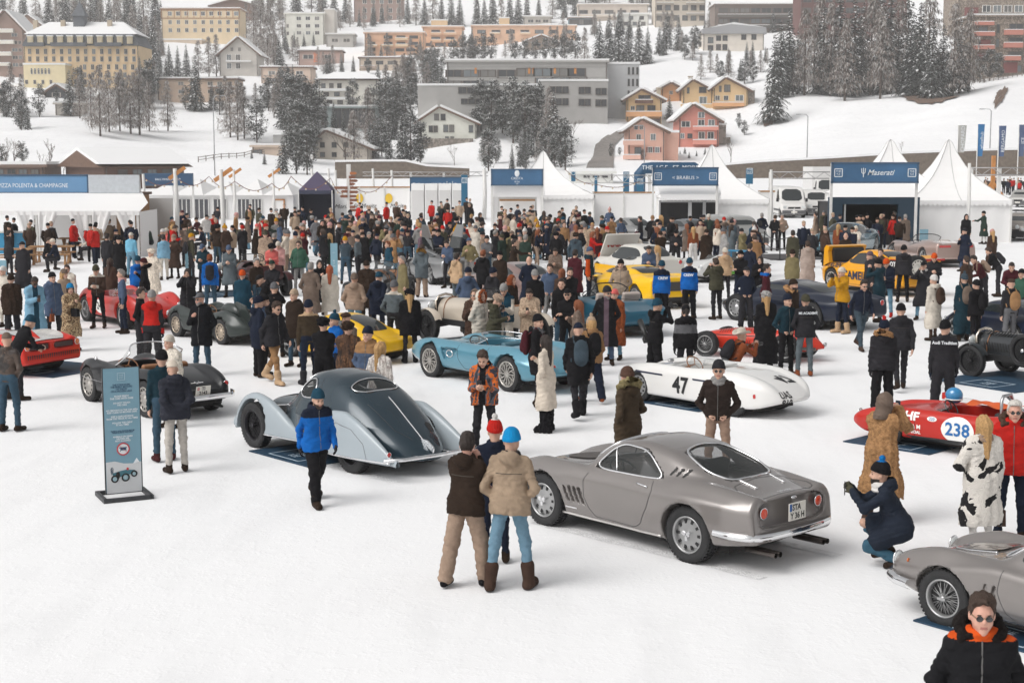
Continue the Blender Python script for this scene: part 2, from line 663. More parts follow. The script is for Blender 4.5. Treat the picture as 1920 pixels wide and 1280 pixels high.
def folds(X,Y,Z,a):
 return a*(np.sin(31*X+9*np.sin(13*Z+5*Y))*np.sin(27*Z+11*Y+3*np.sin(17*X))+.6*np.sin(47*Z+23*X-19*Y))
def bounds(J,pad=.2):
 P=np.array([J[k]for k in J if isinstance(J[k],np.ndarray)and J[k].shape==(3,)])
 lo,hi=P.min(0)-pad,P.max(0)+pad
 lo[2]=max(lo[2],-.03)
 return lo,hi
def crop(f,lo,hi,h):
 P,Q,N=implicit(f,lo,hi,h,newton=1,normals=False)
 return P,Q
 # ---------------------------------------------------------------- heads and hands
def head_f(X,Y,Z):
 d=ellipsoid(X,Y,Z,(0,-.008,.028),(.077,.097,.10))
 d=smin(d,ellipsoid(X,Y,Z,(0,.025,-.045),(.060,.066,.075)),.05)
 d=smin(d,capsule(X,Y,Z,(0,.06,-.098),(0,.066,-.098),.022,.022),.035)
 d=smin(d,capsule(X,Y,Z,(-.03,.076,.022),(.03,.076,.022),.012,.012),.025)
 for s in(-1,1):
  d=smax(d,-ellipsoid(X,Y,Z,(s*.031,.098,.002),(.021,.017,.013)),.012)
  d=smin(d,ellipsoid(X,Y,Z,(s*.082,-.012,-.005),(.012,.022,.032)),.012)
  d=smin(d,ellipsoid(X,Y,Z,(s*.035,.068,-.035),(.022,.02,.02)),.03)
 d=smin(d,capsule(X,Y,Z,(0,.088,.012),(0,.108,-.022),.008,.0145),.014)
 d=smin(d,ellipsoid(X,Y,Z,(0,.083,-.063),(.024,.013,.011)),.012)
 d=smin(d,capsule(X,Y,Z,(0,-.03,-.06),(0,-.045,-.22),.054,.06),.03)
 return d
def make_head():
 P,Q=crop(head_f,(-.12,-.14,-.2),(.12,.14,.16),.0092)
 c=P[Q].mean(1)
 mi=np.zeros(len(Q),int)
 mi[(np.abs(c[:,0])<.025)&(c[:,1]>.082)&(np.abs(c[:,2]+.063)<.011)]=2
 Vs,Qs,Ms=[P],[Q],[mi]
 n=len(P)
 for s in(-1,1):
  for cc,rr,m in(((s*.031,.083,.002),(.013,.009,.008),1),((s*.031,.0915,.024),(.021,.007,.0045),4)):
   b=MB().ball(cc,rr,n=8,k=5)
   Vs.append(np.array(b.v))
   Qs.append(np.array(b.f)+n)
   Ms.append(np.full(len(b.f),m))
   n+=len(b.v)
 return np.concatenate(Vs),np.concatenate(Qs),np.concatenate(Ms)
def make_hand(grip):
 def f(X,Y,Z):
  d=ellipsoid(X,Y,Z,(0,0,.05),(.043,.019,.055))
  d=smin(d,capsule(X,Y,Z,(0,0,-.03),(0,0,.02),.026,.026),.03)
  for i,(x,L)in enumerate(((-.031,.056),(-.0105,.07),(.0105,.075),(.031,.068))):
   a=np.array([x,0,.09])
   t1,t2=((.5,1.1)if not grip else(1.1,2.5))
   t1+=.05*i
   b=a+np.array([x*.1,math.sin(t1),math.cos(t1)])*L*.55
   c=b+np.array([0,math.sin(t2),math.cos(t2)])*L*.5
   d=smin(d,capsule(X,Y,Z,a,b,.0098,.009),.006)
   d=np.minimum(d,capsule(X,Y,Z,b,c,.009,.0075))
  a,b,c=(.03,.004,.03),(.056,.018,.06),((.052,.03,.088)if not grip else(.035,.045,.075))
  d=smin(d,capsule(X,Y,Z,a,b,.0125,.0115),.012)
  d=np.minimum(d,capsule(X,Y,Z,b,c,.0115,.009))
  return d
 return crop(f,(-.07,-.05,-.05),(.09,.1,.2),.0082)
HEADM=make_head()
HANDM={0:make_hand(0),1:make_hand(1)}
SKIN={k:mat('skin_'+k,c,.5,var=.08,scale=14,spec=.35)for k,c in dict(fair=(.56,.34,.25),pink=(.6,.33,.25),tan=(.42,.24,.16),dark=(.10,.05,.032),pale=(.66,.44,.35)).items()}
EYE=mat('eye',(.02,.015,.012),.15)
LIP=mat('lip',(.40,.15,.12),.45)
BROW=mat('brow',(.06,.04,.03),.9)
def body_mesh(name,_c={}):
 if name in _c:
  return _c[name]
 J=pose(name)
 def f(X,Y,Z):
  d=torso_d(J,X,Y,Z,-.02)
  for k in 'RL':
   d=smin(d,arm_d(J,X,Y,Z,k,(.042,.034,.027)),.03)
  d=smin(d,legs_d(J,X,Y,Z,(.070,.046,.032)),.04)
  return smin(d,capsule(X,Y,Z,J['neck']-np.array([0,0,.03]),J['head']+J['headR']@np.array([0,-.04,-.13]),.055,.05),.04)
 lo,hi=bounds(J,.14)
 P,Q=crop(f,lo,hi,.042)
 Vs,Qs,Ms=[P],[Q],[np.zeros(len(Q),int)]
 n=len(P)
 hv,hq,hm=HEADM
 Vs.append(hv@J['headR'].T+J['head'])
 Qs.append(hq+n)
 Ms.append(hm)
 n+=len(hv)
 for s,k in((1,'R'),(-1,'L')):
  v,q=HANDM[J['grip'+k]]
  z=unit(J['wr'+k]-J['el'+k])
  # thumb forward/up, palm towards the body's middle
  y=np.array([-s*1.,.25,-.15])
  if abs(z[2])<.6:
   y=np.array([-s*.8,.1,-.35])if J['grip'+k]else np.array([-s*.4,0,-1])
  y=unit(y-z*y.dot(z))
  x=np.cross(y,z)
  if(x[1]+.5*x[2])<0:
   x=-x
  M=np.stack([x,y,z],1)
  qq=q if np.linalg.det(M)>0 else q[:,::-1]
  Vs.append(v@M.T+J['wr'+k])
  Qs.append(qq+n)
  Ms.append(np.full(len(q),3))
  n+=len(v)
 me=npmesh('person',np.concatenate(Vs),np.concatenate(Qs),(SKIN['fair'],EYE,LIP,SKIN['fair'],BROW),np.concatenate(Ms))
 _c[name]=me
 return me
 # ---------------------------------------------------------------- clothes
TOPS=dict(jacket=dict(inf=.019,hem=.07,hood=0),hoodie=dict(inf=.025,hem=.10,hood=1),puffer=dict(inf=.036,hem=.10,rib=.011,hood=1,sl=(.068,.06,.046)),parka=dict(inf=.032,hem=.30,hood=1,sl=(.064,.055,.045)),coat=dict(inf=.023,hem=.52,hood=0,flare=.025,sl=(.06,.052,.043)),lcoat=dict(inf=.023,hem=.74,hood=0,flare=.035,sl=(.06,.053,.044)),lpuffer=dict(inf=.040,hem=.60,rib=.012,hood=1,flare=.02,sl=(.07,.061,.048)),furcoat=dict(inf=.046,hem=.28,fur=.008,flare=.02,sl=(.082,.076,.065)),lfur=dict(inf=.042,hem=.56,fur=.008,flare=.025,sl=(.08,.074,.064)),gown=dict(inf=.038,hem=.84,hood=0,flare=.05,sl=(.072,.066,.058)),)
def top_mesh(kind,pname,h=.02,panel=None,_c={}):
 key=(kind,pname,h,panel)
 if key in _c:
  return _c[key]
 t=TOPS[kind]
 J=pose(pname)
 inf=t['inf']
 sl=t.get('sl',(.059,.05,.041))
 low=pname in('crouch','sit')
 hemz=J['pelvis'][2]-t['hem']
 flare=t.get('flare',0)
 rib,fu=t.get('rib',0),t.get('fur',0)
 hc=J['neck']+J['T']@np.array([0,-.10,.0])
 def f(X,Y,Z):
  d=torso_d(J,X,Y,Z,inf,.015)
  if t['hem']>.08:
   for k in 'RL':
    L=min(1.0,t['hem']/.43)
    kn=J['hip'+k]+(J['knee'+k]-J['hip'+k])*L
    r0,r1=.105+inf*.8,.095+inf+flare*.6
    d=smin(d,capsule(X,Y,Z,J['hip'+k],kn,r0,r1),.12)
    if t['hem']>.43 and not low:
     sh=J['knee'+k]+(J['ank'+k]-J['knee'+k])*min(1,(t['hem']-.40)/.41)
     d=smin(d,capsule(X,Y,Z,J['knee'+k],sh,r1,r1+flare*.5),.14)
   if not low:
    mid=(J['kneeR']+J['kneeL'])/2
    bt=J['pelvis']*(1-.95)+mid*.95
    d=smin(d,capsule(X,Y,Z,J['pelvis'],bt,.12+inf,.10+inf+flare),.1)
  if not low:
   d=smax(d,hemz-Z+.012*np.sin(9*X+2),.012)
  for k in 'RL':
   d=smin(d,arm_d(J,X,Y,Z,k,sl,.02),.022)
   # collar
  x,y,z=tlocal(J,X,Y,Z)
  d=smin(d,np.sqrt((np.sqrt(x*x+((y+.005)/1.0)**2)-.078)**2+(np.maximum(np.abs(z-.525)-.018,0))**2)-.017-inf*.15,.04)
  if t.get('hood'):
   hd=np.maximum(ellipsoid(x,y,z,(0,-.105,.50),(.125,.075,.095)),-ellipsoid(x,y,z,(0,-.06,.58),(.09,.07,.09)))
   d=smin(d,hd,.03)
  if rib:
   ph=np.abs(np.sin(PI*Z/.085+.6*np.sin(3*X)))
   d=d-rib*(ph**.5-.6)
  if fu:
   d=d-fu*(np.sin(41*X+7*np.sin(23*Z))*np.sin(37*Z+9*Y)+np.sin(53*Y+31*X))
  else:
   d=d+folds(X,Y,Z,.0058)
  hx=J['head']+J['headR']@np.array([0,-.03,-.12])
  d=smax(d,-capsule(X,Y,Z,J['neck'],hx+np.array([0,0,.06]),.058,.066),.01)
  return d
 lo,hi=bounds(J,.19 if not fu else .23)
 if not low:
  lo[2]=max(lo[2],hemz-.05)
 hi[2]=min(hi[2],max(J['neck'][2]+.1,J['wrR'][2]+.1,J['wrL'][2]+.1,J['elR'][2]+.12,J['shR'][2]+.15))
 P,Q=crop(f,lo,hi,h)
 mi=None
 nm=1
 if panel:
  c=P[Q].mean(1)
  mi=PANELS[panel](c,J).astype(int)
  nm=mi.max()+1
 me=npmesh(kind,P,Q,[None]*nm,mi)
 _c[key]=me
 TOPF[me.name]=(f,J,hemz)
 return me
TOPF,SEAMS={},{}
def seam_mesh(me,kind):
 """a zip down the front or a seam across the back, lying on the garment"""
 k=(me.name,kind)
 if k in SEAMS:
  return SEAMS[k]
 f,J,hemz=TOPF[me.name]
 o,T=J['pelvis'],J['T']
 b=MB()
 def on(x,z,s):
  lo,hi=0.,.45
  p=lambda t:o+T@np.array([x,s*t,z])
  for _ in range(16):
   m=(lo+hi)/2
   if f(*p(m))<0:
    lo=m
   else:
    hi=m
  return tuple(p(hi))
 if kind=='zip':
  b.tube([on(.004,z,1)for z in np.linspace(max(hemz-o[2],-.3)+.02,.50,16)],.006,5)
 else:
  b.tube([on(x,.33+.02*abs(x),-1)for x in np.linspace(-.15,.15,13)],.0045,4)
 SEAMS[k]=b.mesh('zip',[None])
 return SEAMS[k]
def tl(J,c):
 return np.stack(tlocal(J,c[:,0],c[:,1],c[:,2]),1)
def near_arm(J,c,rel=.0):
 """parameter 0..2 along the nearest arm where the point is closer to an arm than to the spine, else -1"""
 out=np.full(len(c),-1.)
 t=tl(J,c)
 for k in 'RL':
  for a,b,o in((J['sh'+k],J['el'+k],0),(J['el'+k],J['wr'+k],1)):
   ba=b-a
   h=np.clip(((c-a)@ba)/ba.dot(ba),0,1)
   dd=np.linalg.norm(c-a-h[:,None]*ba,axis=1)
   m=(dd<.085)&((np.abs(t[:,0])>.17)|(o==1))
   out[m]=np.maximum(out[m],(o+h)[m])
 return out
PANELS=dict(yoke=lambda c,J:tl(J,c)[:,2]>.40,hem=lambda c,J:(tl(J,c)[:,2]<.06)&(near_arm(J,c)<0)|(near_arm(J,c)>.2)&(near_arm(J,c)<1.6),sleeves=lambda c,J:near_arm(J,c)>.05,open=lambda c,J:(np.abs(tl(J,c)[:,0])<.06)&(tl(J,c)[:,1]>.05)&(near_arm(J,c)<.9),collar=lambda c,J:tl(J,c)[:,2]>.485,trim=lambda c,J:(tl(J,c)[:,2]>.475)|(tl(J,c)[:,2]<-.055)&(near_arm(J,c)<0)|(near_arm(J,c)>1.8),lining=lambda c,J:(tl(J,c)[:,2]>.497)&(tl(J,c)[:,1]>-.02),band=lambda c,J:(tl(J,c)[:,2]<.40)&(tl(J,c)[:,2]>.22),chest=lambda c,J:tl(J,c)[:,2]>.34,)
BOTS=dict(slim=(.083,.058,.044),jeans=(.088,.065,.053),wide=(.108,.09,.088),snow=(.112,.088,.08))
def bottom_mesh(kind,pname,h=.022,_c={}):
 key=(kind,pname,h)
 if key in _c:
  return _c[key]
 J=pose(pname)
 if kind=='skirt':
  def f(X,Y,Z):
   mid=(J['ankR']+J['ankL'])/2
   d=capsule(X,Y,Z,J['pelvis'],mid,.15,.27)
   d=smax(d,.1-Z,.01)
   return smax(d,Z-J['pelvis'][2]-.08,.01)+.012*np.sin(14*np.arctan2(Y-mid[1],X-mid[0]))*np.clip(1-Z,0,1)
 else:
  r=BOTS[kind]
  def f(X,Y,Z):
   x,y,z=tlocal(J,X,Y,Z)
   d=capsule(x,y/.85,z,(-.06,-.015,.03),(.06,-.015,.03),.135,.135)
   d=smin(d,legs_d(J,X,Y,Z,r,.97),.035)
   d=smax(d,z-.14,.01)
   w=np.clip(1.3-Z,0,1)
   kz=.47
   return d+folds(X,Y,Z,.0055)+.004*np.sin(52*Z+14*X+9*Y)*np.exp(-((Z-kz)/.13)**2)+.006*np.sin(70*Z+11*X)*np.exp(-((Z-.13)/.07)**2)
 lo,hi=bounds(J,.17 if kind!='skirt' else .3)
 hi[2]=max(J['pelvis'][2]+.2,J['kneeR'][2]+.2)
 P,Q=crop(f,lo,hi,h)
 me=npmesh('trousers',P,Q,[None])
 _c[key]=me
 return me
def shoe_mesh(kind,pname,k,h=.016,_c={}):
 key=(kind,pname,k)
 if key in _c:
  return _c[key]
 J=pose(pname)
 big=dict(shoe=0,boot=.016,furboot=.035)[kind]
 top=dict(shoe=.0,boot=.3,furboot=.62)[kind]
 hl,to,an=J['heel'+k],J['toe'+k],J['ank'+k]
 sd=unit(J['knee'+k]-an)
 flat=an[2]<.12
 def f(X,Y,Z):
  d=capsule(X,Y,Z,hl+np.array([0,0,.008]),to,.046+big,.042+big)
  d=smin(d,capsule(X,Y,Z,an-sd*.02,an+sd*(.03+top*.42),.05+big,.056+big*1.5),.03)
  if flat:
   d=smax(d,.004-Z,.008)
  if kind=='furboot':
   d=d-.008*(np.sin(60*X+20*Z)*np.sin(47*Z+31*Y)+np.sin(70*Y))
  return d
 pts=np.array([hl,to,an,an+sd*(.03+top*.42)])
 P,Q=crop(f,pts.min(0)-.1-big,pts.max(0)+.1+big,h if kind!='furboot' else .014)
 mi=(P[Q].mean(1)[:,2]<.024).astype(int)if flat else np.zeros(len(Q),int)
 me=npmesh('boot',P,Q,[None,mat('shoe_sole',(.03,.027,.025),.8)],mi)
 _c[key]=me
 return me
def hat_mesh(kind,_c={}):
 """head gear and hair in the head's own frame; slots: main, second"""
 if kind in _c:
  return _c[kind]
 cran=lambda X,Y,Z,i:ellipsoid(X,Y,Z,(0,-.008,.028),(.077+i,.097+i,.10+i))
 hair=lambda X,Y,Z,a:a*(np.sin(110*X+20*np.sin(30*Y))+np.sin(85*Y+60*Z))
 def short(X,Y,Z):
  d=smin(cran(X,Y,Z,.014),ellipsoid(X,Y,Z,(0,.03,.105),(.07,.07,.045)),.03)+hair(X,Y,Z,.0035)
  d=np.maximum(d,-(Z-.088+np.maximum(0,-Y+.055)*1.75))
  d=np.maximum(d,Y-.096)
  return np.maximum(d,-.075-Z)
 def tousled(X,Y,Z):
  d=smin(cran(X,Y,Z,.013),ellipsoid(X,Y,Z,(0,.012,.098),(.082,.098,.058)),.03)+hair(X,Y,Z,.0045)
  d=np.maximum(d,-(Z-.098+.007*np.sin(130*X+4)+np.maximum(0,-Y+.078)*1.5))
  return np.maximum(d,-.08-Z)
 def longh(X,Y,Z):
  d=cran(X,Y,Z,.018)
  d=smin(d,capsule(X,Y/1.0,Z,(0,-.07,-.0),(0,-.10,-.36),.085,.055),.05)
  for s in(-1,1):
   d=smin(d,capsule(X,Y,Z,(s*.075,-.01,.03),(s*.085,.0,-.22),.028,.03),.03)
  d=d+.0035*np.sin(120*X+6*Z)+.003*np.sin(90*Y)
  d=np.maximum(d,-ellipsoid(X,Y,Z,(0,.10,-.04),(.066,.10,.115)))
  return np.maximum(d,-capsule(X,Y,Z,(0,0,-.06),(0,-.02,-.25),.058,.062))
 def pony(X,Y,Z):
  d=short(X,Y,Z)
  return smin(d,capsule(X,Y,Z,(0,-.10,.04),(0,-.15,-.24),.032,.018),.02)
 def beanie(X,Y,Z):
  d=cran(X,Y,Z-.008,.019)
  d=smin(d,ellipsoid(X,Y,Z,(0,-.02,.10),(.07,.08,.055)),.04)
  cut=Z-.028+(Y*-.22)
  cuff=np.maximum(cran(X,Y,Z,.027),np.maximum(-(Z-.026-.22*Y),Z-.078-.22*Y))
  d=smax(d,-(Z-.03-.22*Y),.006)
  return np.minimum(d+.0018*np.sin(22*np.arctan2(Y,X)),cuff+.0022*np.sin(36*np.arctan2(Y,X)))
 def pom(X,Y,Z):
  return np.minimum(beanie(X,Y,Z),ellipsoid(X,Y,Z,(0,-.02,.19),(.038,.038,.036))+.004*np.sin(90*X)*np.sin(90*Z))
 def cap(X,Y,Z):
  d=smax(cran(X,Y,Z-.006,.018),-(Z-.045-.12*Y),.005)
  br=np.maximum(ellipsoid(X,Y,Z,(0,.10,.058-.0),(.072,.085,.02)),-(Z-.052)-(Y-.1)*.0)
  br=np.maximum(br,Z-.066)
  return np.minimum(d,br)
 def flat(X,Y,Z):
  d=ellipsoid(X,Y,Z,(0,.02,.085),(.098,.135,.05))
  return np.minimum(d,np.maximum(cran(X,Y,Z,.015),-(Z-.05)))
 def furhat(X,Y,Z):
  d=smin(ellipsoid(X,Y,Z,(0,-.012,.095),(.125,.14,.075)),ellipsoid(X,Y,Z,(0,-.03,.05),(.115,.12,.07)),.03)
  return d+.006*(np.sin(75*X+20*Z)*np.sin(66*Y+30*Z)+np.sin(80*Z+30*X))
 def cowboy(X,Y,Z):
  d=smin(ellipsoid(X,Y,Z,(0,-.005,.10),(.088,.105,.09)),ellipsoid(X,Y,Z,(0,-.005,.06),(.09,.11,.05)),.02)
  d=np.maximum(d,-(Z-.05))
  d=smax(d,-ellipsoid(X,Y,Z,(0,0,.205),(.03,.1,.04)),.02)
  br=np.abs(Z-.052-2.2*X*X+1.2*Y*Y*0)-.008
  br=np.maximum(br,np.sqrt(X*X+(Y*.85)**2)-.18)
  return np.minimum(d,br)
 def hood(X,Y,Z):
  d=smin(ellipsoid(X,Y,Z,(0,-.022,.02),(.115,.135,.145)),capsule(X,Y,Z,(0,-.03,-.06),(0,-.05,-.16),.105,.13),.05)
  d=smax(d,-ellipsoid(X,Y,Z,(0,.09,-.005),(.082,.16,.112)),.015)
  return smax(d,-.2-Z,.01)+folds(X,Y,Z,.004)
 def helmet(X,Y,Z):
  d=ellipsoid(X,Y,Z,(0,0,.02),(.125,.145,.14))
  d=np.maximum(d,-ellipsoid(X,Y,Z,(0,.15,-.03),(.09,.09,.07)))
  return np.maximum(d,-.1-Z)
 def beard(X,Y,Z):
  d=head_f(X,Y,Z)-.006
  d=np.maximum(d,Z+.045)
  d=np.maximum(d,-(Y-.0))
  d=np.maximum(d,-.125-Z)
  return np.maximum(d,-ellipsoid(X,Y,Z,(0,.10,-.06),(.028,.03,.012)))
 def scarf(X,Y,Z):
  q=np.sqrt(X*X+(Y+.03)**2)
  d=np.sqrt((q-.085)**2+(np.maximum(np.abs(Z+.145)-.03,0))**2)-.032
  return d+folds(X*1.5,Y,Z*2,.006)
 def furhood(X,Y,Z):
  q=np.sqrt((X/1.0)**2+((Y+.06)/1.15)**2)
  d=np.sqrt((q-.13)**2+((Z+.12)-.4*(-(Y+.06)))**2)-.055
  d=np.maximum(d,(Y-.055))
  return d+.007*(np.sin(75*X+20*Z)*np.sin(66*Y+30*Z)+np.sin(80*Z+30*X))
 def furup(X,Y,Z):
  q=np.sqrt((X/.95)**2+((Z-.01)/1.15)**2)
  d=np.sqrt((q-.115)**2+(Y-.045)**2)-.04
  return d+.007*(np.sin(75*X+20*Z)*np.sin(66*Y+30*Z)+np.sin(80*Z+30*X))
 fs=dict(short=short,tousled=tousled,long=longh,pony=pony,beanie=beanie,pom=pom,cap=cap,flat=flat,furhat=furhat,cowboy=cowboy,hood=hood,helmet=helmet,beard=beard,scarf=scarf,furhood=furhood,furup=furup)
 P,Q=crop(fs[kind],(-.21,-.24,-.44 if kind in('long','pony')else-.22),(.21,.22,.25),.0095)
 mi=None
 c=P[Q].mean(1)
 if kind=='pom':
  mi=(c[:,2]>.152).astype(int)
 elif kind==_3:
  mi=np.zeros(len(Q),int)
 me=npmesh(kind,P,Q,[None,None],mi)
 _c[kind]=me
 return me
def shades_mesh(_c=[]):
 if not _c:
  b=MB()
  for s in(-1,1):
   pts=[(s*.032+.026*math.cos(a),.104-.0+.004*math.cos(2*a),.002+.02*math.sin(a))for a in np.linspace(0,2*PI,14)[:-1]]
   c=(s*.032,.108,.002)
   b.add(pts+[c],[(i,(i+1)%13,13)for i in range(13)]+[tuple(range(13))[::-1]],0)
   b.bar((s*.058,.10,.008),(s*.086,-.01,.012),.004,.006,1)
  b.bar((-.008,.106,.008),(.008,.106,.008),.004,.004,1)
  _c.append(b.mesh('sunglasses',[mat('shade_lens',(.012,.011,.011),.08,coat=1),mat('shade_frame',(.25,.19,.1),.3,1)]))
 return _c[0]
def phone_mesh(_c=[]):
 if not _c:
  b=MB().box((0,0,0),(.075,.011,.15),0)
  b.box((0,-.0065,0),(.067,.002,.14),1)
  _c.append(b.mesh(_s12,[mat('phone_body',(.03,.03,.033),.3),mat('phone_screen',(.02,.03,.05),.08)]))
 return _c[0]
def backpack_mesh(_c=[]):
 if not _c:
  def f(X,Y,Z):
   d=ellipsoid(X,Y,Z,(0,-.235,.27),(.165,.095,.235))
   d=smax(d,np.abs(X)-.145,.04)
   d=smin(d,ellipsoid(X,Y,Z,(0,-.315,.19),(.11,.04,.1)),.02)
   for s in(-1,1):
    d=np.minimum(d,capsule(X,Y,Z,(s*.11,-.15,.44),(s*.105,.0,.555),.018,.018))
    d=np.minimum(d,capsule(X,Y,Z,(s*.105,.0,.555),(s*.125,.135,.36),.018,.016))
    d=np.minimum(d,capsule(X,Y,Z,(s*.125,.135,.36),(s*.17,-.13,.12),.016,.014))
   return d
  P,Q=crop(f,(-.25,-.37,0),(.25,.2,.62),.016)
  _c.append(npmesh(_s20,P,Q,[None]))
 return _c[0]
def handbag_mesh(_c=[]):
 if not _c:
  b=MB()
  b.prism([(-.15,0),(.15,0),(.13,.2),(-.13,.2)],-.05,.05,0)
  b.box((0,.052,.13),(.27,.006,.13),1)
  b.box((0,.058,.075),(.04,.008,.03),2)
  b.tube([(-.09,0,.19),(-.08,0,.32),(0,0,.37),(.08,0,.32),(.09,0,.19)],.009,5,1)
  _c.append(b.mesh('handbag',[None,None,CHROME]))
 return _c[0]
CNAME={}
COLS=dict(black='#1b1a1d',charcoal='#2e2d31',grey='#6b6b6e',lgrey='#9a9896',navy='#1e2536',blue='#1265b8',lblue='#86b3cd',teal='#1d4a58',dteal='#1c3742',petrol='#20475a',olive='#4c4a3b',green='#3f6453',dgreen='#2f3f37',brown='#4a382f',dbrown='#33271f',camel='#a07a55',tan='#a58e7c',beige='#b8a18b',cream='#d8cfc2',white='#dedad6',ivory='#e0d3c3',red='#c3261f',orange='#d9571f',coral='#e2716b',pink='#d8a5a0',rose='#cf9f98',burgundy='#4f1f28',maroon='#4a2023',yellow='#e2a416',mustard='#c9921f',khaki='#857a58',denim='#3d5566',ldenim='#7097ad',mid='#52617a',slate='#44525c',sky='#7fc0dd',steel='#626b70',rust='#8a4a2c',taupe='#7a6a5f',silver='#a9a9a9',sand='#c9a987',mauve='#6d5a64',ochre='#8d6a3a')
HAIRC=dict(brownhair='#3a2a20',darkhair='#2b211c',blond='#b08a5a',auburn='#7d4526',greyhair='#8d8884',whitehair='#c9c4bd',ginger='#9a4a26')
PEOPLE=[]
def colmat(c,kind=''):
 if not isinstance(c,str):
  return c
 if kind=='fur':
  return fur(COLS.get(c,c))
 if c in HAIRC:
  return mat('hair_'+c,HAIRC[c],.7,var=.35,scale=40,bump=.6,bscale=90)
 return cloth(COLS.get(c,c))
def person(px,py,face,pname=_4,top=_6,tc=_0,bot=_1,bc=_5,head=_3,hc=_0,label=None,h=1.76,skin='fair',shoes='shoe',sc=_s10,hat2=None,extra=(),panel=None,pc=None,glove=None,group=None,res=None,at=None,z=0.0,tm=None):
 """one person standing at photo pixel (px, py); FACE in degrees: 0 away from the camera, 90 to the left, 180 to the camera, -90 to the right"""
 loc=at if at is not None else G(px,py,z)
 J=pose(pname)
 s=h/1.76
 sk=SKIN[skin]
 o=O('person',body_mesh(pname),None,[sk,None,None,colmat(glove)if glove else sk,None],loc,(0,0,R(face)),(s*.93,s*.95,s))
 tag(o,label,'person',group)
 hh=.0135 if res and res<.0135 else(.0225 if res else .036)
 tmat=tm or(colmat(tc,'fur')if 'fur' in top else colmat(tc))
 if top:
  mats=[tmat]
  if panel:
   mats.append(colmat(pc)if isinstance(pc,str)else pc)
  O({_6:_6,_s13:'hooded_jacket',_s19:'puffer_jacket',_s16:_s16,_8:_8,'lcoat':'long_coat','lpuffer':'long_puffer_coat','furcoat':'fur_jacket','lfur':'fur_coat','gown':'long_coat'}[top],top_mesh(top,pname,hh,panel),o,mats)
 O('skirt' if bot=='skirt' else 'trousers',bottom_mesh(bot,pname,{.0135:.019,.0225:.027}.get(hh,.038)),o,colmat(bc))
 if top and hh<=.023 and 'fur' not in top and pname not in('crouch','sit','bend','cross')and panel!='open':
  g_=top_mesh(top,pname,hh,panel)
  if abs((face+180)%360-180)>75:
   O('zip',seam_mesh(g_,'zip'),o,mat('zip_grey',(.16,.155,.15),.4,.5))
  elif top==_s13 and not panel:
   O('back_seam',seam_mesh(g_,'back'),o,mat('seam_dark',(.06,.05,.04),.8))
 for k in 'RL':
  O('boot' if shoes!='shoe' else 'shoe',shoe_mesh(shoes,pname,k),o,[fur(COLS.get(sc,sc))if shoes=='furboot' else colmat(sc),None])
 items=[(head,hc,hat2)]+[tuple(e)+(None,)*(3-len(e))for e in extra]
 for k,c,c2 in items:
  if not k or k=='bald':
   continue
  if k in(_7,'tousled','long','pony','beard',_3,'pom','cap','flat','furhat','cowboy','hood','helmet','scarf','furhood','furup'):
   nm=dict(short='hair',tousled='hair',long='hair',pony='hair',beard='beard',beanie=_3,pom='bobble_hat',cap='cap',flat='flat_cap',furhat='fur_hat',cowboy='cowboy_hat',hood='hood',helmet='helmet',scarf='scarf',furhood='fur_collar',furup='fur_hood')[k]
   m=colmat(c,'fur' if k in('furhat','furhood','furup')else '')
   x=O(nm,hat_mesh(k),o,[m,colmat(c2)if c2 else m])
   x.matrix_local=J['headM']
  elif k=='shades':
   x=O('sunglasses',shades_mesh(),o)
   x.matrix_local=J['headM']
  elif k in(_s12,_s20,'handbag','camera'):
   M=o.matrix_basis.copy()
   M=Matrix.LocRotScale(o.location,o.rotation_euler,o.scale)
   if k==_s20:
    x=O(_s20,backpack_mesh(),None,colmat(c))
    x.matrix_basis=M@J['torsoM']
   elif k=='handbag':
    wr=J['wrR']+unit(J['wrR']-J['elR'])*.08
    x=O('handbag',handbag_mesh(),None,[colmat(c),colmat(c),None])
    x.matrix_basis=M@Matrix.Translation(Vector(wr)+Vector((.03,0,-.40)))@Matrix.Rotation(PI/2,4,'Z')
   else:
    wr=(J['wrR']+J['wrL'])/2+J['T']@np.array([0,.07,.05])
    x=O(_s12 if k==_s12 else 'camera',phone_mesh()if k==_s12 else camera_mesh(),None)
    x.matrix_basis=M@Matrix.Translation(Vector(wr))@Matrix.Rotation(R(-25 if pname in(_s12,'bend')else 0),4,'X')
   if c2 is None:
    c2=('%s held by the %s'%(k,label))if k!=_s20 else('backpack worn by the %s'%label)
    if c and k!=_s12 and c in COLS:
     c2=c+' '+c2
    c2=' '.join(c2.replace('person ','person ').split()[:16])
   tag(x,c2,k,None)
 PEOPLE.append((o,px,py))
 return o
def camera_mesh(_c=[]):
 if not _c:
  b=MB().box((0,0,0),(.13,.06,.09),0).box((0,0,.055),(.06,.05,.03),0)
  b.lathe([(.001,.13),(.036,.13),(.038,.03),(.04,.0)],14,0,'y')
  _c.append(b.mesh('camera',[mat('camera_body',(.02,.02,.02),.4)]))
 return _c[0]
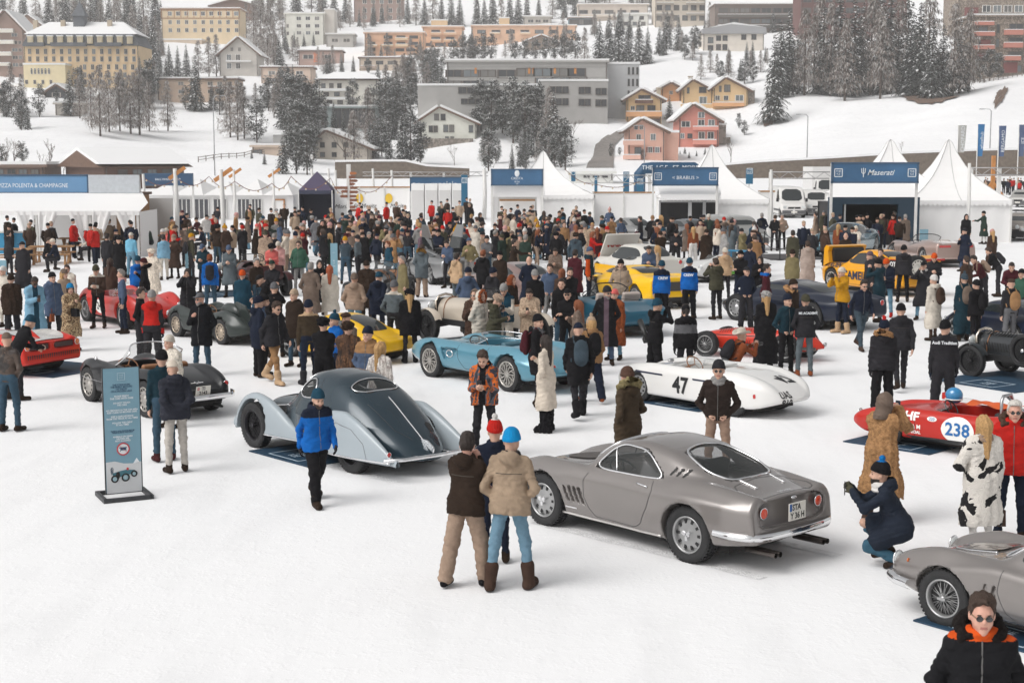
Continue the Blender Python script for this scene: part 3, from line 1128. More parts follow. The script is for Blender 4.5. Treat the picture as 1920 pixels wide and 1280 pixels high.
 # ---------------------------------------------------------------- cars: helpers
class Sp:
 """monotone cubic through points (x, v)"""
 def __init__(s,pts):
  p=sorted(pts)
  s.x=np.array([a for a,_ in p],float)
  s.y=np.array([b for _,b in p],float)
  h=np.diff(s.x)
  d=np.diff(s.y)/h
  m=np.zeros_like(s.y)
  m[0],m[-1]=d[0],d[-1]
  for i in range(1,len(d)):
   if d[i-1]*d[i]>0:
    w1,w2=2*h[i]+h[i-1],h[i]+2*h[i-1]
    m[i]=(w1+w2)/(w1/d[i-1]+w2/d[i])
  s.m=m
 def __call__(s,x):
  x=np.asarray(x,float)
  q=np.clip(x,s.x[0],s.x[-1])
  i=np.clip(np.searchsorted(s.x,q,side='right')-1,0,len(s.x)-2)
  h=s.x[i+1]-s.x[i]
  t=(q-s.x[i])/h
  return((1+2*t)*(1-t)**2*s.y[i]+t*(1-t)**2*h*s.m[i]+t*t*(3-2*t)*s.y[i+1]+t*t*(t-1)*h*s.m[i+1])
def polyd(poly,a,b):
 """signed distance-like value of a convex polygon given counter-clockwise"""
 d=None
 n=len(poly)
 for i in range(n):
  p,q=poly[i],poly[(i+1)%n]
  nx,ny=q[1]-p[1],p[0]-q[0]
  L=math.hypot(nx,ny)
  e=((a-p[0])*nx+(b-p[1])*ny)/L
  d=e if d is None else smax(d,e,.03)
 return d
def bodyf(S):
 top,fen,wid,bot=Sp(S['top']),Sp(S['fen']),Sp(S['wid']),Sp(S['bot'])
 yf=Sp(S.get('yf',[(-9,.6),(9,.6)]))
 fb,cr,zw,tum,und,r=S.get('fb',.16),S.get('crown',.12),S.get('zw',.5),S.get('tum',.08),S.get('und',.12),S.get('r',.09)
 roof=Sp(S['roof'])if 'roof' in S else None
 cw=Sp(S['cw'])if roof else None
 ct,zb=S.get('ct',.35),S.get('zb',.85)
 ccr=S.get('ccr',.1)
 fl=S.get('flare',0)
 R_=S['R']
 def base(x,y,z):
  ay=np.sqrt(y*y+4e-4)
  W0=wid(x)
  s=np.sqrt(1+((wid(x+.01)-wid(x-.01))/.02)**2)
  up=np.maximum(z-zw,0)/.5
  dn=np.maximum(zw-z,0)/.4
  W=W0*(1-tum*up*up-und*dn*dn)
  if fl:
   for xw in(S['wb']/2,-S['wb']/2):
    dd=np.sqrt((x-xw)**2+(z-R_)**2)
    W=W+fl*np.exp(-((dd-R_-.05)/.09)**2)
  T=smax(top(x)-cr*y*y,fen(x)-.22*((ay-yf(x))/fb)**2,.1)
  f=smax(smax(z-T,(ay-W)/s,r),bot(x)-z,.07)
  if roof is not None:
   c=smax(z-roof(x)+2*np.maximum(x-roof.x[-1],0)+2*np.maximum(roof.x[0]-x,0)+ccr*y*y,ay-(cw(x)-ct*np.maximum(z-zb,-.06)),S.get('cr_',.12))
   c=np.maximum(c,S.get('cbot',zb-.25)-z)
   f=smin(f,c,S.get('ck',.07))
  for t in S.get('tail',[]):
   f=smax(f,(t[0]+t[1]*(z-.6)-x),t[2])
  for t in S.get('add',[]):
   f=smin(f,t(x,ay,z,y),.05)
  return f
 return base
def carved(S,base):
 ra=S.get('arch',S['R']+.055)
 tr=S['track']
 wells=[(S['wb']/2,S['R'],S.get('yin',tr-.15),S.get('archf',ra)),(-S['wb']/2,S.get('Rr',S['R']),S.get('yin',tr-.15),S.get('archr',ra))]
 def f(x,y,z):
  d=base(x,y,z)
  ay=np.abs(y)
  for xw,zc,yi,a in wells:
   if a<=0:
    continue
   c=np.sqrt((x-xw)**2+(z-zc)**2)-a
   d=smax(d,-np.maximum(c,yi-ay),.012)
  for xc,a,b,zf,n in S.get('pit',[]):
   e=(np.abs((x-xc)/a)**n+np.abs(y/b)**n)**(1/n)-1
   d=smax(d,-np.maximum(e*min(a,b),zf-z),.03)
  for c,rr in S.get('holes',[]):
   e=np.sqrt(((x-c[0])/rr[0])**2+((ay-c[1])/rr[1])**2+((z-c[2])/rr[2])**2)-1
   d=smax(d,-e*min(rr),.012)
  for poly,dep in S.get('slots',[]):
   d=np.maximum(d,-np.maximum(polyd(poly,x,z),-(base(x,y,z)+dep))-0*y)
  for t in S.get('cut',[]):
   d=smax(d,-t(x,ay,z,y),.012)
  if S.get('hollow'):
   zb=S['hollow']
   inner=smax(base(x,y,z)+.045,zb-z,.02)
   inner=np.maximum(inner,np.maximum(x-S.get('hx',(-9,9))[1],S.get('hx',(-9,9))[0]-x))
   d=np.maximum(d,-inner)
  for ax,poly in S.get('glass',[]):
   if ax=='side':
    d=np.maximum(d,-np.maximum(np.maximum(polyd(poly,x,z),-(base(x,y,z)+.10)),.2-ay))
   else:
    d=np.maximum(d,-np.maximum(np.maximum(polyd(poly,x,y),-(base(x,y,z)+.10)),S.get('zb',.85)-.05-z))
  return d
 return f
def proj(f,A,B,axis,side=1,lim=None):
 """points on the outside of f: axis 'y' from (x, z), axis 'z' from (x, y), axis 'x' from (y, z) at the front (side 1) or rear (-1)"""
 A,B=np.asarray(A,float),np.asarray(B,float)
 lo=np.zeros_like(A)
 hi=np.full_like(A,{'y':1.3,'z':1.8,'x':3.2}[axis])
 if lim is not None:
  lo=lo+lim
 for _ in range(26):
  m=(lo+hi)/2
  if axis=='y':
   v=f(A,side*m,B)
  elif axis=='z':
   v=f(A,B,m)
  else:
   v=f(side*m,A,B)
  ins=v<0
  lo=np.where(ins,m,lo)
  hi=np.where(ins,hi,m)
 m=(lo+hi)/2
 if axis=='y':
  P=np.stack([A,side*m,B],1)
 elif axis=='z':
  P=np.stack([A,B,m],1)
 else:
  P=np.stack([side*m,A,B],1)
 g=grad(f,P)
 return P,g/np.maximum(np.linalg.norm(g,axis=1,keepdims=True),1e-9)
def dense(pts,n=40,closed=False):
 p=np.array(pts+([pts[0]]if closed else[]),float)
 L=np.r_[0,np.cumsum(np.linalg.norm(np.diff(p,axis=0),axis=1))]
 t=np.linspace(0,L[-1],n+(1 if closed else 0))
 if closed:
  t=t[:-1]
 return np.stack([np.interp(t,L,p[:,i])for i in range(p.shape[1])],1)
def roundpoly(poly,n=48,it=2):
 p=[np.array(q,float)for q in poly]
 for _ in range(it):
  o=[]
  for i in range(len(p)):
   a,b=p[i],p[(i+1)%len(p)]
   o+=[a*.82+b*.18,a*.18+b*.82]
  p=o
 return dense([tuple(q)for q in p],n,True)
def patch(f,poly,axis,side,m,name,parent,off=.004,rings=5,n=40,rnd=2,lim=None):
 """a sheet lying on the body inside a convex outline"""
 o=roundpoly(poly,n,rnd)if rnd else dense(poly,n,True)
 c=o.mean(0)
 A=np.concatenate([c+(o-c)*t for t in np.linspace(1,.12,rings)])
 P,N=proj(f,A[:,0],A[:,1],axis,side,lim)
 P=P+N*off
 n=len(o)
 Q=[]
 for i in range(rings-1):
  for j in range(n):
   Q.append((i*n+j,i*n+(j+1)%n,(i+1)*n+(j+1)%n,(i+1)*n+j))
 k=(rings-1)*n
 Q+=[(k+j,k+j+1,k+(n-2-j),k+(n-1-j))for j in range(n//2-1)]
 Q=np.array(Q)
 a,b,d=P[Q[0,0]],P[Q[0,1]],P[Q[0,3]]
 if np.cross(b-a,d-a).dot(N[0])<0:
  Q=Q[:,::-1]
 return O(name,npmesh(name,P,Q,(m,),None,True,N),parent)
def strip(f,pts,axis,side,r,m,name,parent,off=.0,closed=False,n=40,rnd=False,lim=None,sides=6):
 p=roundpoly(pts,n,2)if rnd else dense(pts,n,closed)
 P,N=proj(f,p[:,0],p[:,1],axis,side,lim)
 P=P+N*off
 return MB().tube(P,r,sides,closed=closed or rnd).build(name,m,parent)
def decal(f,body,size,m,name,parent,c,axis='y',side=1,off=.006,rot=0,sx=1,bold=0,lim=None,flip=False,font=None):
 """lettering laid onto the body; c = (x, z) on the flank, (y, z) on the tail"""
 o=text(name,body,size,m,None,bold=bold,ext=0)
 me=o.data.copy()
 import bmesh
 bm=bmesh.new()
 bm.from_mesh(me)
 bmesh.ops.triangulate(bm,faces=bm.faces)
 for _ in range(4):
  ed=[e for e in bm.edges if e.calc_length()>max(.035,size*.12)]
  if not ed:
   break
  bmesh.ops.subdivide_edges(bm,edges=ed,cuts=1)
  bmesh.ops.triangulate(bm,faces=[f for f in bm.faces if len(f.verts)>3])
 bm.to_mesh(me)
 bm.free()
 v=np.empty(len(me.vertices)*3)
 me.vertices.foreach_get('co',v)
 v=v.reshape(-1,3)
 bpy.data.objects.remove(o)
 u=v[:,0]*sx
 w_=v[:,1]
 cr,sr=math.cos(rot),math.sin(rot)
 u,w_=u*cr-w_*sr,u*sr+w_*cr
 sg={('y',1):-1,('y',-1):1,('x',-1):-1,('x',1):1,('z',1):-1}[(axis,side)]
 P,N=proj(f,c[0]+sg*u,c[1]+w_,axis,side,lim)
 P=P+N*off
 me.vertices.foreach_set('co',P.astype(np.float32).ravel())
 me.update()
 return O(name,me,parent,m)
WHEELS={}
def wheel_meshes(Rr,wd,style,rimc):
 key=(Rr,wd,style,rimc)
 if key in WHEELS:
  return WHEELS[key]
 ri=Rr*{'wire':.66,'steel':.64,'alloy':.72,'thin':.78,'disc':.66,'mesh':.72}[style]
 h=wd/2
 t=MB().lathe([(ri,-h*.8),(ri+.01,-h*.95),(Rr*.93,-h),(Rr*.985,-h*.8),(Rr,-h*.3),(Rr,h*.3),(Rr*.985,h*.8),(Rr*.93,h),(ri+.01,h*.95),(ri,h*.8)],40,0,'y')
 k=44
 for i in range(k):
  a=2*PI*i/k
  for yy in(-.62,0,.62):
   t.box((Rr*math.cos(a+.05*(yy!=0)),h*yy,Rr*math.sin(a+.05*(yy!=0))),(.012,h*.5,Rr*.09),0,M=Matrix.Rotation(-a-.05*(yy!=0),3,'Y'))
 tm=t.mesh('tyre',RUBBER)
 rm=mat('rim_%s'%rimc,COLS.get(rimc,rimc)if isinstance(rimc,str)else rimc,.35,.75 if rimc not in(_0,)else .3)
 b=MB()
 b.lathe([(ri*.97,-h*.7),(ri*1.02,-h*.92),(ri*1.04,h*.92),(ri*.985,h*.98),(ri*.93,h*.86),(ri*.90,h*.3)],36,0,'y')
 b.lathe([(ri*.9,h*.18),(.001,h*.1)],24,1,'y')
 if style in('wire','thin'):
  n=22
  for i in range(n):
   for s,y0,y1 in((1,.3,.85),(-1,.1,.45)):
    a=2*PI*(i+.25*s)/n
    e=a+.26*(1 if i%2 else-1)
    b.tube([(ri*.17*math.cos(a),h*y1,ri*.17*math.sin(a)),(ri*.93*math.cos(e),h*y0,ri*.93*math.sin(e))],.0042,3,0,False)
  b.lathe([(ri*.2,h*.2),(ri*.17,h*.95),(ri*.1,h*1.1),(.001,h*1.12)],14,0,'y')
  b.box((0,h*1.1,0),(ri*.5,.02,.03),0)
 elif style=='steel':
  b.lathe([(ri*.92,h*.35),(ri*.62,h*.62),(ri*.38,h*.5),(ri*.2,h*.75),(.001,h*.8)],32,0,'y')
  for i in range(10):
   a=2*PI*i/10
   b.box((ri*.74*math.cos(a),h*.565,ri*.74*math.sin(a)),(.05,.012,.032),1,M=Matrix.Rotation(-a,3,'Y'))
  b.lathe([(ri*.17,h*.7),(ri*.15,h*1.05),(.001,h*1.08)],10,2,'y')
  for i in range(3):
   a=2*PI*i/3+.4
   b.box((ri*.16*math.cos(a),h*1.0,ri*.16*math.sin(a)),(ri*.3,.03,.035),2,M=Matrix.Rotation(-a,3,'Y'))
 elif style in('alloy','mesh'):
  n=5 if style=='alloy' else 12
  for i in range(n):
   a=2*PI*i/n
   wdt=ri*(.26 if n==5 else .09)
   p0,p1=Vector((ri*.1*math.cos(a),h*.75,ri*.1*math.sin(a))),Vector((ri*.95*math.cos(a),h*.7,ri*.95*math.sin(a)))
   b.bar(p0,p1,wdt,.03,0,(0,1,0))
   if n==12:
    p2=Vector((ri*.95*math.cos(a+.4),h*.68,ri*.95*math.sin(a+.4)))
    b.bar(p0*.4+p1*.6,p2,wdt*.8,.03,0,(0,1,0))
  b.lathe([(ri*.2,h*.5),(ri*.18,h*.9),(.001,h*.92)],14,0,'y')
 else:
  b.lathe([(ri*.93,h*.55),(ri*.8,h*.8),(ri*.72,h*.62),(ri*.35,h*.7),(ri*.3,h*.9),(.001,h*.95)],28,0,'y')
  for i in range(12):
   a=2*PI*i/12
   b.box((ri*.8*math.cos(a),h*.8,ri*.8*math.sin(a)),(.035,.012,.035),1,M=Matrix.Rotation(-a,3,'Y'))
 WHEELS[key]=(tm,b.mesh('rim',[rm,BLACK,CHROME]))
 return WHEELS[key]
def wheel(parent,x,y,Rr,wd=.17,style='wire',rimc='silver',steer=0,z=None,name='wheel'):
 e=E(name,(x,y,Rr if z is None else z),(0 if y>=0 else PI)+steer)
 e.parent=parent
 t,r=wheel_meshes(Rr,wd,style,rimc)
 O('tyre',t,e)
 O('rim',r,e)
 return e
def wheels(root,S,style='wire',rimc='silver',wd=.17,steer=0,sides=(1,-1),rear=True):
 for s in sides:
  wheel(root,S['wb']/2,s*(S['track']-0),S['R'],wd,style,rimc,steer)
  if rear:
   wheel(root,-S['wb']/2,s*(S.get('trackr',S['track'])),S.get('Rr',S['R']),S.get('wdr',wd),style,rimc)
def seat(root,x,y,z,m=LEATHER,w_=.46,h=.55):
 b=MB().box((0,0,.06),(.5,w_,.14)).box((-.27,0,h/2+.02),(.14,w_,h),M=Matrix.Rotation(-.22,3,'Y'))
 me=b.mesh('seat',m)
 o=O('seat',me,root,None,(x,y,z))
 md=o.modifiers.new('b','BEVEL')
 md.width=.045
 md.segments=3
 return o
def steering(root,x,y,z,r=.19,m=None,tilt=.9):
 b=MB()
 M=Matrix.Rotation(tilt,3,'Y')
 b.tube([M@Vector((0,r*math.cos(a),r*math.sin(a)))for a in np.linspace(0,2*PI,21)[:-1]],.013,6,closed=True)
 for a in(0,2.1,4.2):
  b.bar((0,0,0),M@Vector((0,r*math.cos(a),r*math.sin(a))),.02,.008)
 b.bar((0,0,0),(.35,0,-.12),.03)
 return b.build('steering_wheel',m or BLACK,root,loc=(x,y,z))
def nose(base,y,z,end=1,sink=.02):
 """x of the body's front (end 1) or rear face at (y, z)"""
 P,N=proj(base,[y],[z],'x',end)
 return float(P[0,0])-end*sink
def lamp(root,name,x,y,z,r,m,axis=(1,0,0),ring=True):
 b=MB().ball((0,0,0),(r*.45,r,r),0,14,8)
 if ring:
  b.tube([(0,r*1.02*math.cos(a),r*1.02*math.sin(a))for a in np.linspace(0,2*PI,19)[:-1]],r*.12,6,1,closed=True)
 return b.build(name,[m,CHROME],root,loc=(x,y,z),rot=(0,0,0 if axis[0]>0 else PI))
def plate(root,x,y,z,l1,l2=None,w_=.32,h=.16,rz=PI,tilt=0,bg=PLATE,fs=.085,col=INK,blue=False,crest=False):
 e=MB().box((0,0,0),(.012,w_,h)).build('licence_plate',bg,root,loc=(x,y,z),rot=(0,tilt,rz))
 rows=[(l1,h*.24),(l2,-h*.24)]if l2 else[(l1,0)]
 for s,dz in rows:
  text('plate_lettering',s,fs,col,e,(.008,(-.02 if blue and dz>0 else 0),dz-fs*.02),(PI/2,0,PI/2),ext=.001,bold=.002,sx=.9)
 if blue:
  MB().box((.0075,-w_/2+.025,h*.25),(.003,.04,h*.42)).build('country_band',mat('plate_blue',(.02,.10,.32),.4),e)
 if crest:
  k=MB().box((.0075,-w_/2+.045,h*.24),(.003,.04,.05),0).box((.01,-w_/2+.045,h*.24),(.002,.028,.009),1).box((.0115,-w_/2+.045,h*.24),(.002,.009,.028),1)
  k.build('crest',[mat('plate_red',(.5,.02,.02),.4),PLATE],e)
 return e
def bodymesh(S,f,h,m,root,name='body',sy=None):
 xs=[p[0]for p in S['wid']]
 wm=max(p[1]for p in S['wid'])+.06+S.get('flare',0)
 zt=max([p[1]for p in S['top']+S['fen']+S.get('roof',[])])+S.get('zpad',.03)
 P,Q,N=implicit(f,(min(xs)-.03,-wm,min(p[1]for p in S['bot'])-.03),(max(xs)+.03,wm,zt),h)
 return O(name,npmesh(name,P,Q,(m,),None,True,N),root)
def carroot(name,label,px,pf,pr,S,side=1,cat='car',group=None,dz=0,fit=True,scale=None):
 """stands a car so that the wheels of its near side touch the ground at photo pixels PF (front) and PR (rear); side 1 = its left side is near"""
 a,b=G(*pf),G(*pr)
 d=(a-b)
 s=scale or(max(.88,min(1.1,d.length/S['wb']))if fit else 1)
 u=d.normalized()
 left=Vector((-u.y,u.x,0))
 mid=(a+b)/2-left*(side*(S['track']+.06)*s)
 root=E(name,(mid.x,mid.y,dz),math.atan2(u.y,u.x),label,cat,group)
 root.scale=(s,s,s)
 return root
def underbody(root,S,z=.16):
 w_=S['track']-.12
 MB().box((0,0,z+.06),(S['wb']+.9,w_*2,.12)).build('chassis',DARK,root)
def mattress(px_root,L,W,label,off=(0,0),rz=0):
 """blue printed mat under a car"""
 M=px_root.matrix_basis
 e=E('floor_mat',M@Vector((off[0],off[1],0)),px_root.rotation_euler.z+rz,label,'mat','blue mats under the parked cars')
 e.location.z=.012
 MB().box((0,0,0),(L,W,.016)).build('mat_sheet',mat('mat_blue',(.012,.045,.085),.6,var=.3,scale=3),e)
 lw=.022
 b=MB()
 for x in(-.42,.42):
  b.box((x,W*.30,.0095),(lw,W*.28,.003))
 for y in(-.14,.14):
  b.box((0,W*.30+y*W,.0095),(.86,lw,.003))
 b.build('printed_frame',mat('mat_print',(.5,.6,.68),.6),e)
 text(_s22,'THE\nICE',.16,mat('mat_print',(.5,.6,.68),.6),e,(0,W*.30,.010),(0,0,PI),ext=.001)
 return e
 # ---------------------------------------------------------------- the grey fastback coupe in front
def grey_coupe():
 S=dict(wb=2.4,R=.33,track=.70,arch=.375,top=[(2.0,.55),(1.9,.64),(1.5,.76),(1.0,.83),(.55,.87),(0,.87),(-.6,.87),(-1.2,.90),(-1.75,.875),(-2.05,.85),(-2.2,.865),(-2.4,.86)],fen=[(2.0,.52),(1.9,.63),(1.6,.79),(1.25,.865),(.8,.865),(.3,.835),(-.2,.825),(-.6,.87),(-1.05,.935),(-1.4,.93),(-1.9,.885),(-2.35,.84)],wid=[(2.02,.02),(2.0,.3),(1.94,.5),(1.8,.66),(1.5,.785),(1.2,.825),(.6,.81),(0,.805),(-.6,.83),(-1.2,.868),(-1.7,.83),(-2.1,.74),(-2.4,.68)],bot=[(2.0,.34),(1.7,.24),(1,.19),(-1,.19),(-1.7,.28),(-2.4,.40)],yf=[(2,.55),(1.2,.62),(0,.66),(-1.2,.62),(-2.3,.56)],fb=.2,zw=.55,tum=.10,und=.16,r=.10,roof=[(.78,.76),(.62,.86),(.40,1.06),(.12,1.215),(-.25,1.262),(-.65,1.225),(-1.05,1.11),(-1.45,.975),(-1.75,.885),(-2.0,.78)],cw=[(.7,.62),(.3,.70),(-.2,.71),(-.7,.70),(-1.2,.66),(-1.6,.55),(-1.9,.40)],ct=.52,zb=.85,ccr=.13,ck=.06,tail=[(-2.10,.12,.05)],hollow=.80,hx=(-1.6,.62))
 side_q=[(.30,.875),(-.50,.885),(-.72,.90),(-.36,1.145),(.02,1.165),(.12,1.10)]
 front_q=[(.36,-.53),(.66,-.46),(.72,0),(.66,.46),(.36,.53),(.155,.42),(.12,0),(.155,-.42)]
 rear_q=[(-.78,-.36),(-.70,0),(-.78,.36),(-1.22,.48),(-1.50,.36),(-1.54,0),(-1.50,-.36),(-1.22,-.48)]
 side_ccw=[(-.76,.895),(-.50,.875),(.38,.865),(.16,1.11),(.02,1.18),(-.38,1.165)]
 front_ccw=[(.12,0),(.155,-.42),(.36,-.53),(.66,-.46),(.72,0),(.66,.46),(.36,.53),(.155,.42)]
 rear_ccw=[(-1.54,0),(-1.50,-.36),(-1.22,-.48),(-.78,-.36),(-.70,0),(-.78,.36),(-1.22,.48),(-1.50,.36)]
 S['glass']=[('side',side_ccw),('top',front_ccw),('top',rear_ccw)]
 def vent(x0,z0,x1,z1,wv,n,dx):
  out=[]
  for i in range(n):
   a=x0-i*dx
   out.append(([(a-wv,z0),(a,z0),(a+x1,z1),(a+x1-wv,z1)],.05))
  return out
 S['slots']=vent(.74,.40,.09,.60,.042,4,.085)+[(p,.025)for p,_ in vent(-.80,.945,-.06,1.035,.028,3,.095)]
 tailpanel=lambda x,ay,z,y:np.maximum(x+2.035-.10*(z-.6),(((ay/.60)**4+(np.abs(z-.655)/.155)**4)**.25-1)*.15)
 S['cut']=[tailpanel]
 base=bodyf(S)
 f=carved(S,base)
 root=carroot('sports_car','silver grey fastback coupe with four slanted vents in the front wing',0,(1020,984),(1290,1054),S)
 P=mat('paint_warm_grey',(.225,.205,.195),.26,.4,coat=.8)
 bodymesh(S,f,.024,P,root)
 underbody(root,S)
 MB().box((-.45,0,.30),(2.2,1.3,.1)).box((.55,0,.62),(.2,1.25,.3)).build('cabin_floor',DARK,root)
 for s in(1,-1):
  seat(root,-.35,s*.33,.42,LEATHER)
  patch(base,side_ccw,'y',s,GLASS,'side_window',root,-.008,lim=.2)
  strip(base,side_ccw,'y',s,.013,CHROME,'window_trim',root,.004,rnd=True,n=60,lim=.2)
  strip(base,[(.13,1.13),(.0,.885)],'y',s,.009,CHROME,'quarter_light_bar',root,.004,n=8,lim=.2)
  strip(base,[(.95,.235),(.4,.225),(-.4,.225),(-.78,.235)],'y',s,.016,mat('alloy_trim',(.6,.58,.56),.3,.8),'sill_trim',root,.004)
  strip(base,[(.42,.80),(.47,.70),(.45,.5),(.38,.36),(.30,.27),(-.35,.26),(-.47,.33),(-.60,.55),(-.66,.75),(-.62,.86)],'y',s,.0055,BLACK,'door_gap',root,-.002,n=70)
  strip(base,[(-.40,.80),(-.58,.785)],'y',s,.012,CHROME,'door_handle',root,.012,n=6)
  lamp(root,_s24,-2.075,s*.50,.685,.062,mat('tail_lens',(.55,.045,.012),.15,coat=1),(-1,0,0))
  b=MB()
  ang=[(-1.62,.80),(-1.85,.80),(-2.03,.745),(-2.14,.66),(-2.185,.45),(-2.205,.2),(-2.21,0)]
  b.grid([[(x-dx*.3*(y<.7),s*(y+dx*(y>.7)),z)for dx,z in((0,.40),(.035,.40),(.055,.435),(.035,.475),(0,.48))]for x,y in dense(ang,26)],0,flip=(s<0))
  b.build('bumper',CHROME,root)
  for q,yy in enumerate((.40,.48)):
   MB().lathe([(.032,0),(.034,.42),(.024,.43),(.022,.30)],12,0,'x').build('exhaust_pipe',[mat('exhaust_steel',(.16,.14,.13),.35,1)],root,loc=(-2.24,s*yy,.235))
  strip(base,[(-1.52,s*.27),(-1.78,s*.25)],'z',1,.011,CHROME,'boot_hinge',root,.006,n=8)
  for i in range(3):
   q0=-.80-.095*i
   patch(base,[(q0-.028,.945),(q0,.945),(q0-.06,1.035),(q0-.088,1.035)],'y',s,INK,'quarter_vent_shade',root,.004,rnd=0,rings=3,n=16,lim=.2)  # black patch paints the shade inside each carved vent slot
 wheels(root,S,'steel','silver',.19)
 for q,nm in((front_ccw,'windscreen'),(rear_ccw,'rear_window')):
  patch(base,q,'z',1,GLASS,nm,root,-.008)
  strip(base,q,'z',1,.015,CHROME,'window_trim',root,.004,rnd=True,n=70)
 strip(base,[(-1.60,-.44),(-1.72,-.5),(-1.9,-.52),(-2.0,-.49),(-2.02,0),(-2.0,.49),(-1.9,.52),(-1.72,.5),(-1.60,.44),(-1.57,0)],'z',1,.0055,BLACK,'boot_gap',root,-.002,closed=True,n=70)
 strip(base,[(1.55,-.42),(.72,-.44),(.66,0),(.72,.44),(1.55,.42),(1.68,0)],'z',1,.005,BLACK,'bonnet_gap',root,-.002,closed=True,n=70)
 patch(base,[(.74,-.30),(1.3,-.24),(1.5,0),(1.3,.24),(.74,.30)],'z',1,mat('bonnet_mesh',(.07,.06,.055),.5,bump=.5,bscale=90),'bonnet_scoop',root,.012)
 decal(base,'Ferrari',.085,CHROME,'boot_lettering',root,(-1.96,-.02),'z',1,.005,rot=-PI/2,sx=1.0)
 patch(base,[(.80,.315),(.60,.315),(.60,.335),(.80,.335)],'y',1,CHROME,'wing_badge',root,.004,rnd=0,rings=3,n=16)
 e=plate(root,-2.155,0,.655,'STA','Y 36 H',.30,.20,PI,.0,blue=True,fs=.098)
 MB().ball((0,0,0),(.02,.05,.018)).build('boot_badge',CHROME,root,loc=(-2.105,0,.805))
 strip(base,[(.62,-.30),(.30,-.06)],'z',1,.007,BLACK,'wiper',root,.016,n=10)
 steering(root,.22,.33,.80)
 return root
def teardrop_coupe():
 S=dict(wb=2.65,R=.365,track=.66,archf=-1,archr=-1,top=[(1.9,.40),(1.75,.62),(1.2,.82),(.6,.90),(.2,.92),(-.6,.92),(-1.2,.80),(-1.8,.58),(-2.25,.38),(-2.35,.3)],fen=[(2,.2),(-2.3,.2)],wid=[(1.93,.02),(1.88,.16),(1.7,.26),(1.2,.36),(.5,.55),(0,.68),(-.5,.72),(-1.0,.70),(-1.6,.58),(-2.0,.44),(-2.25,.26),(-2.36,.03)],bot=[(1.9,.32),(1,.26),(-1.5,.26),(-2.3,.28)],zw=.42,tum=.10,und=.1,r=.14,crown=.35,roof=[(.78,.74),(.6,.92),(.42,1.12),(.2,1.30),(-.15,1.375),(-.55,1.35),(-.95,1.22),(-1.35,1.02),(-1.75,.76),(-2.1,.52),(-2.32,.32)],cw=[(.75,.46),(.4,.60),(0,.70),(-.5,.73),(-1,.70),(-1.5,.58),(-2.0,.40),(-2.33,.16)],ct=.40,zb=.75,ccr=.30,cr_=.22,ck=.12,zpad=.05,cbot=.27)
 base=bodyf(S)
 S['hollow']=.86
 S['hx']=(-1.05,.48)
 rwin=[(-1.12,-.02),(-1.10,-.27),(-1.0,-.40),(-.87,-.40),(-.80,-.2),(-.78,0),(-.80,.2),(-.87,.40),(-1.0,.40),(-1.10,.27)]
 door_q=[(-.22,1.03),(-.13,.97),(.12,.96),(.27,1.02),(.24,1.12),(.10,1.23),(-.08,1.25),(-.19,1.16)]
 fro=[(.20,-.2),(.30,-.38),(.44,-.34),(.50,0),(.44,.34),(.30,.38),(.20,.2)]
 S['glass']=[('side',door_q),('top',rwin),('top',fro)]
 f=carved(S,base)
 root=carroot('teardrop_car','two-tone teardrop coupe, dark slate body between pale grey wings',0,(480,838),(660,886),S)
 P=mat('paint_slate',(.018,.036,.050),.25,.2,coat=.6,spec=.3)
 PG=mat('paint_pale_grey',(.33,.375,.405),.3,0,coat=.5,spec=.3)
 bodymesh(S,f,.028,P,root)
 underbody(root,S,.2)
 for q,nm in((rwin,'rear_window'),(fro,'windscreen')):
  patch(base,q,'z',1,GLASS,nm,root,-.008)
  strip(base,q,'z',1,.011,CHROME,'window_trim',root,.003,rnd=True,n=60)
 def fender(prof,yc,hw,zb,skirt):
  T=Sp(prof)
  x0,x1=prof[0][0],prof[-1][0]
  Wd=Sp(hw)
  def g(x,y,z):
   a=np.maximum((np.abs(y-yc)/np.maximum(Wd(x),1e-3)),1e-4)
   top=zb+(T(x)-zb)*np.maximum(1-np.clip(a,0,1.4)**2.6,-.2)
   d=smax((z-top)*.7,(np.abs(y-yc)-Wd(x))*.8,.06)
   return smax(d,zb-z,.03)
  return g
 for s in(1,-1):
  g0=fender([(-.42,.30),(-.1,.36),(.3,.50),(.7,.70),(1.05,.84),(1.35,.885),(1.62,.82),(1.82,.64),(1.92,.42)],s*.66,[(-.42,.05),(0,.10),(.5,.15),(1.0,.185),(1.5,.19),(1.8,.16),(1.93,.06)],.27,False)
  def g(x,y,z,g0=g0):
   d=g0(x,y,z)
   c=np.sqrt((x-1.325)**2+(z-.365)**2)-.43
   c=np.maximum(c,np.abs(y-s*.69)-.135-.2*(s*(y-s*.69)>0))
   return smax(d,-c,.012)
  Pp,Q,N=implicit(g,(-.5,s*.66-.24,.2),(2.0,s*.66+.24,.95),.028)
  O('front_wing',npmesh('front_wing',Pp,Q,(PG,),None,True,N),root)
  g1=fender([(-2.36,.34),(-2.1,.50),(-1.8,.66),(-1.45,.82),(-1.15,.90),(-.88,.885),(-.65,.74),(-.52,.5),(-.46,.3)],s*.72,[(-2.36,.05),(-2.0,.11),(-1.5,.17),(-1.1,.20),(-.75,.18),(-.55,.12),(-.46,.04)],.25,True)
  Pp,Q,N=implicit(g1,(-2.42,s*.72-.26,.18),(-.4,s*.72+.26,.96),.028)
  fw=O('rear_wing',npmesh('rear_wing',Pp,Q,(PG,),None,True,N),root)
  strip(g1,[(-1.85,.30),(-1.75,.5),(-1.45,.68),(-1.1,.74),(-.8,.66),(-.66,.45),(-.62,.28)],'y',s,.006,mat('gap_grey',(.2,.21,.22),.5),'wheel_spat_edge',fw,.0,lim=.6,n=50)
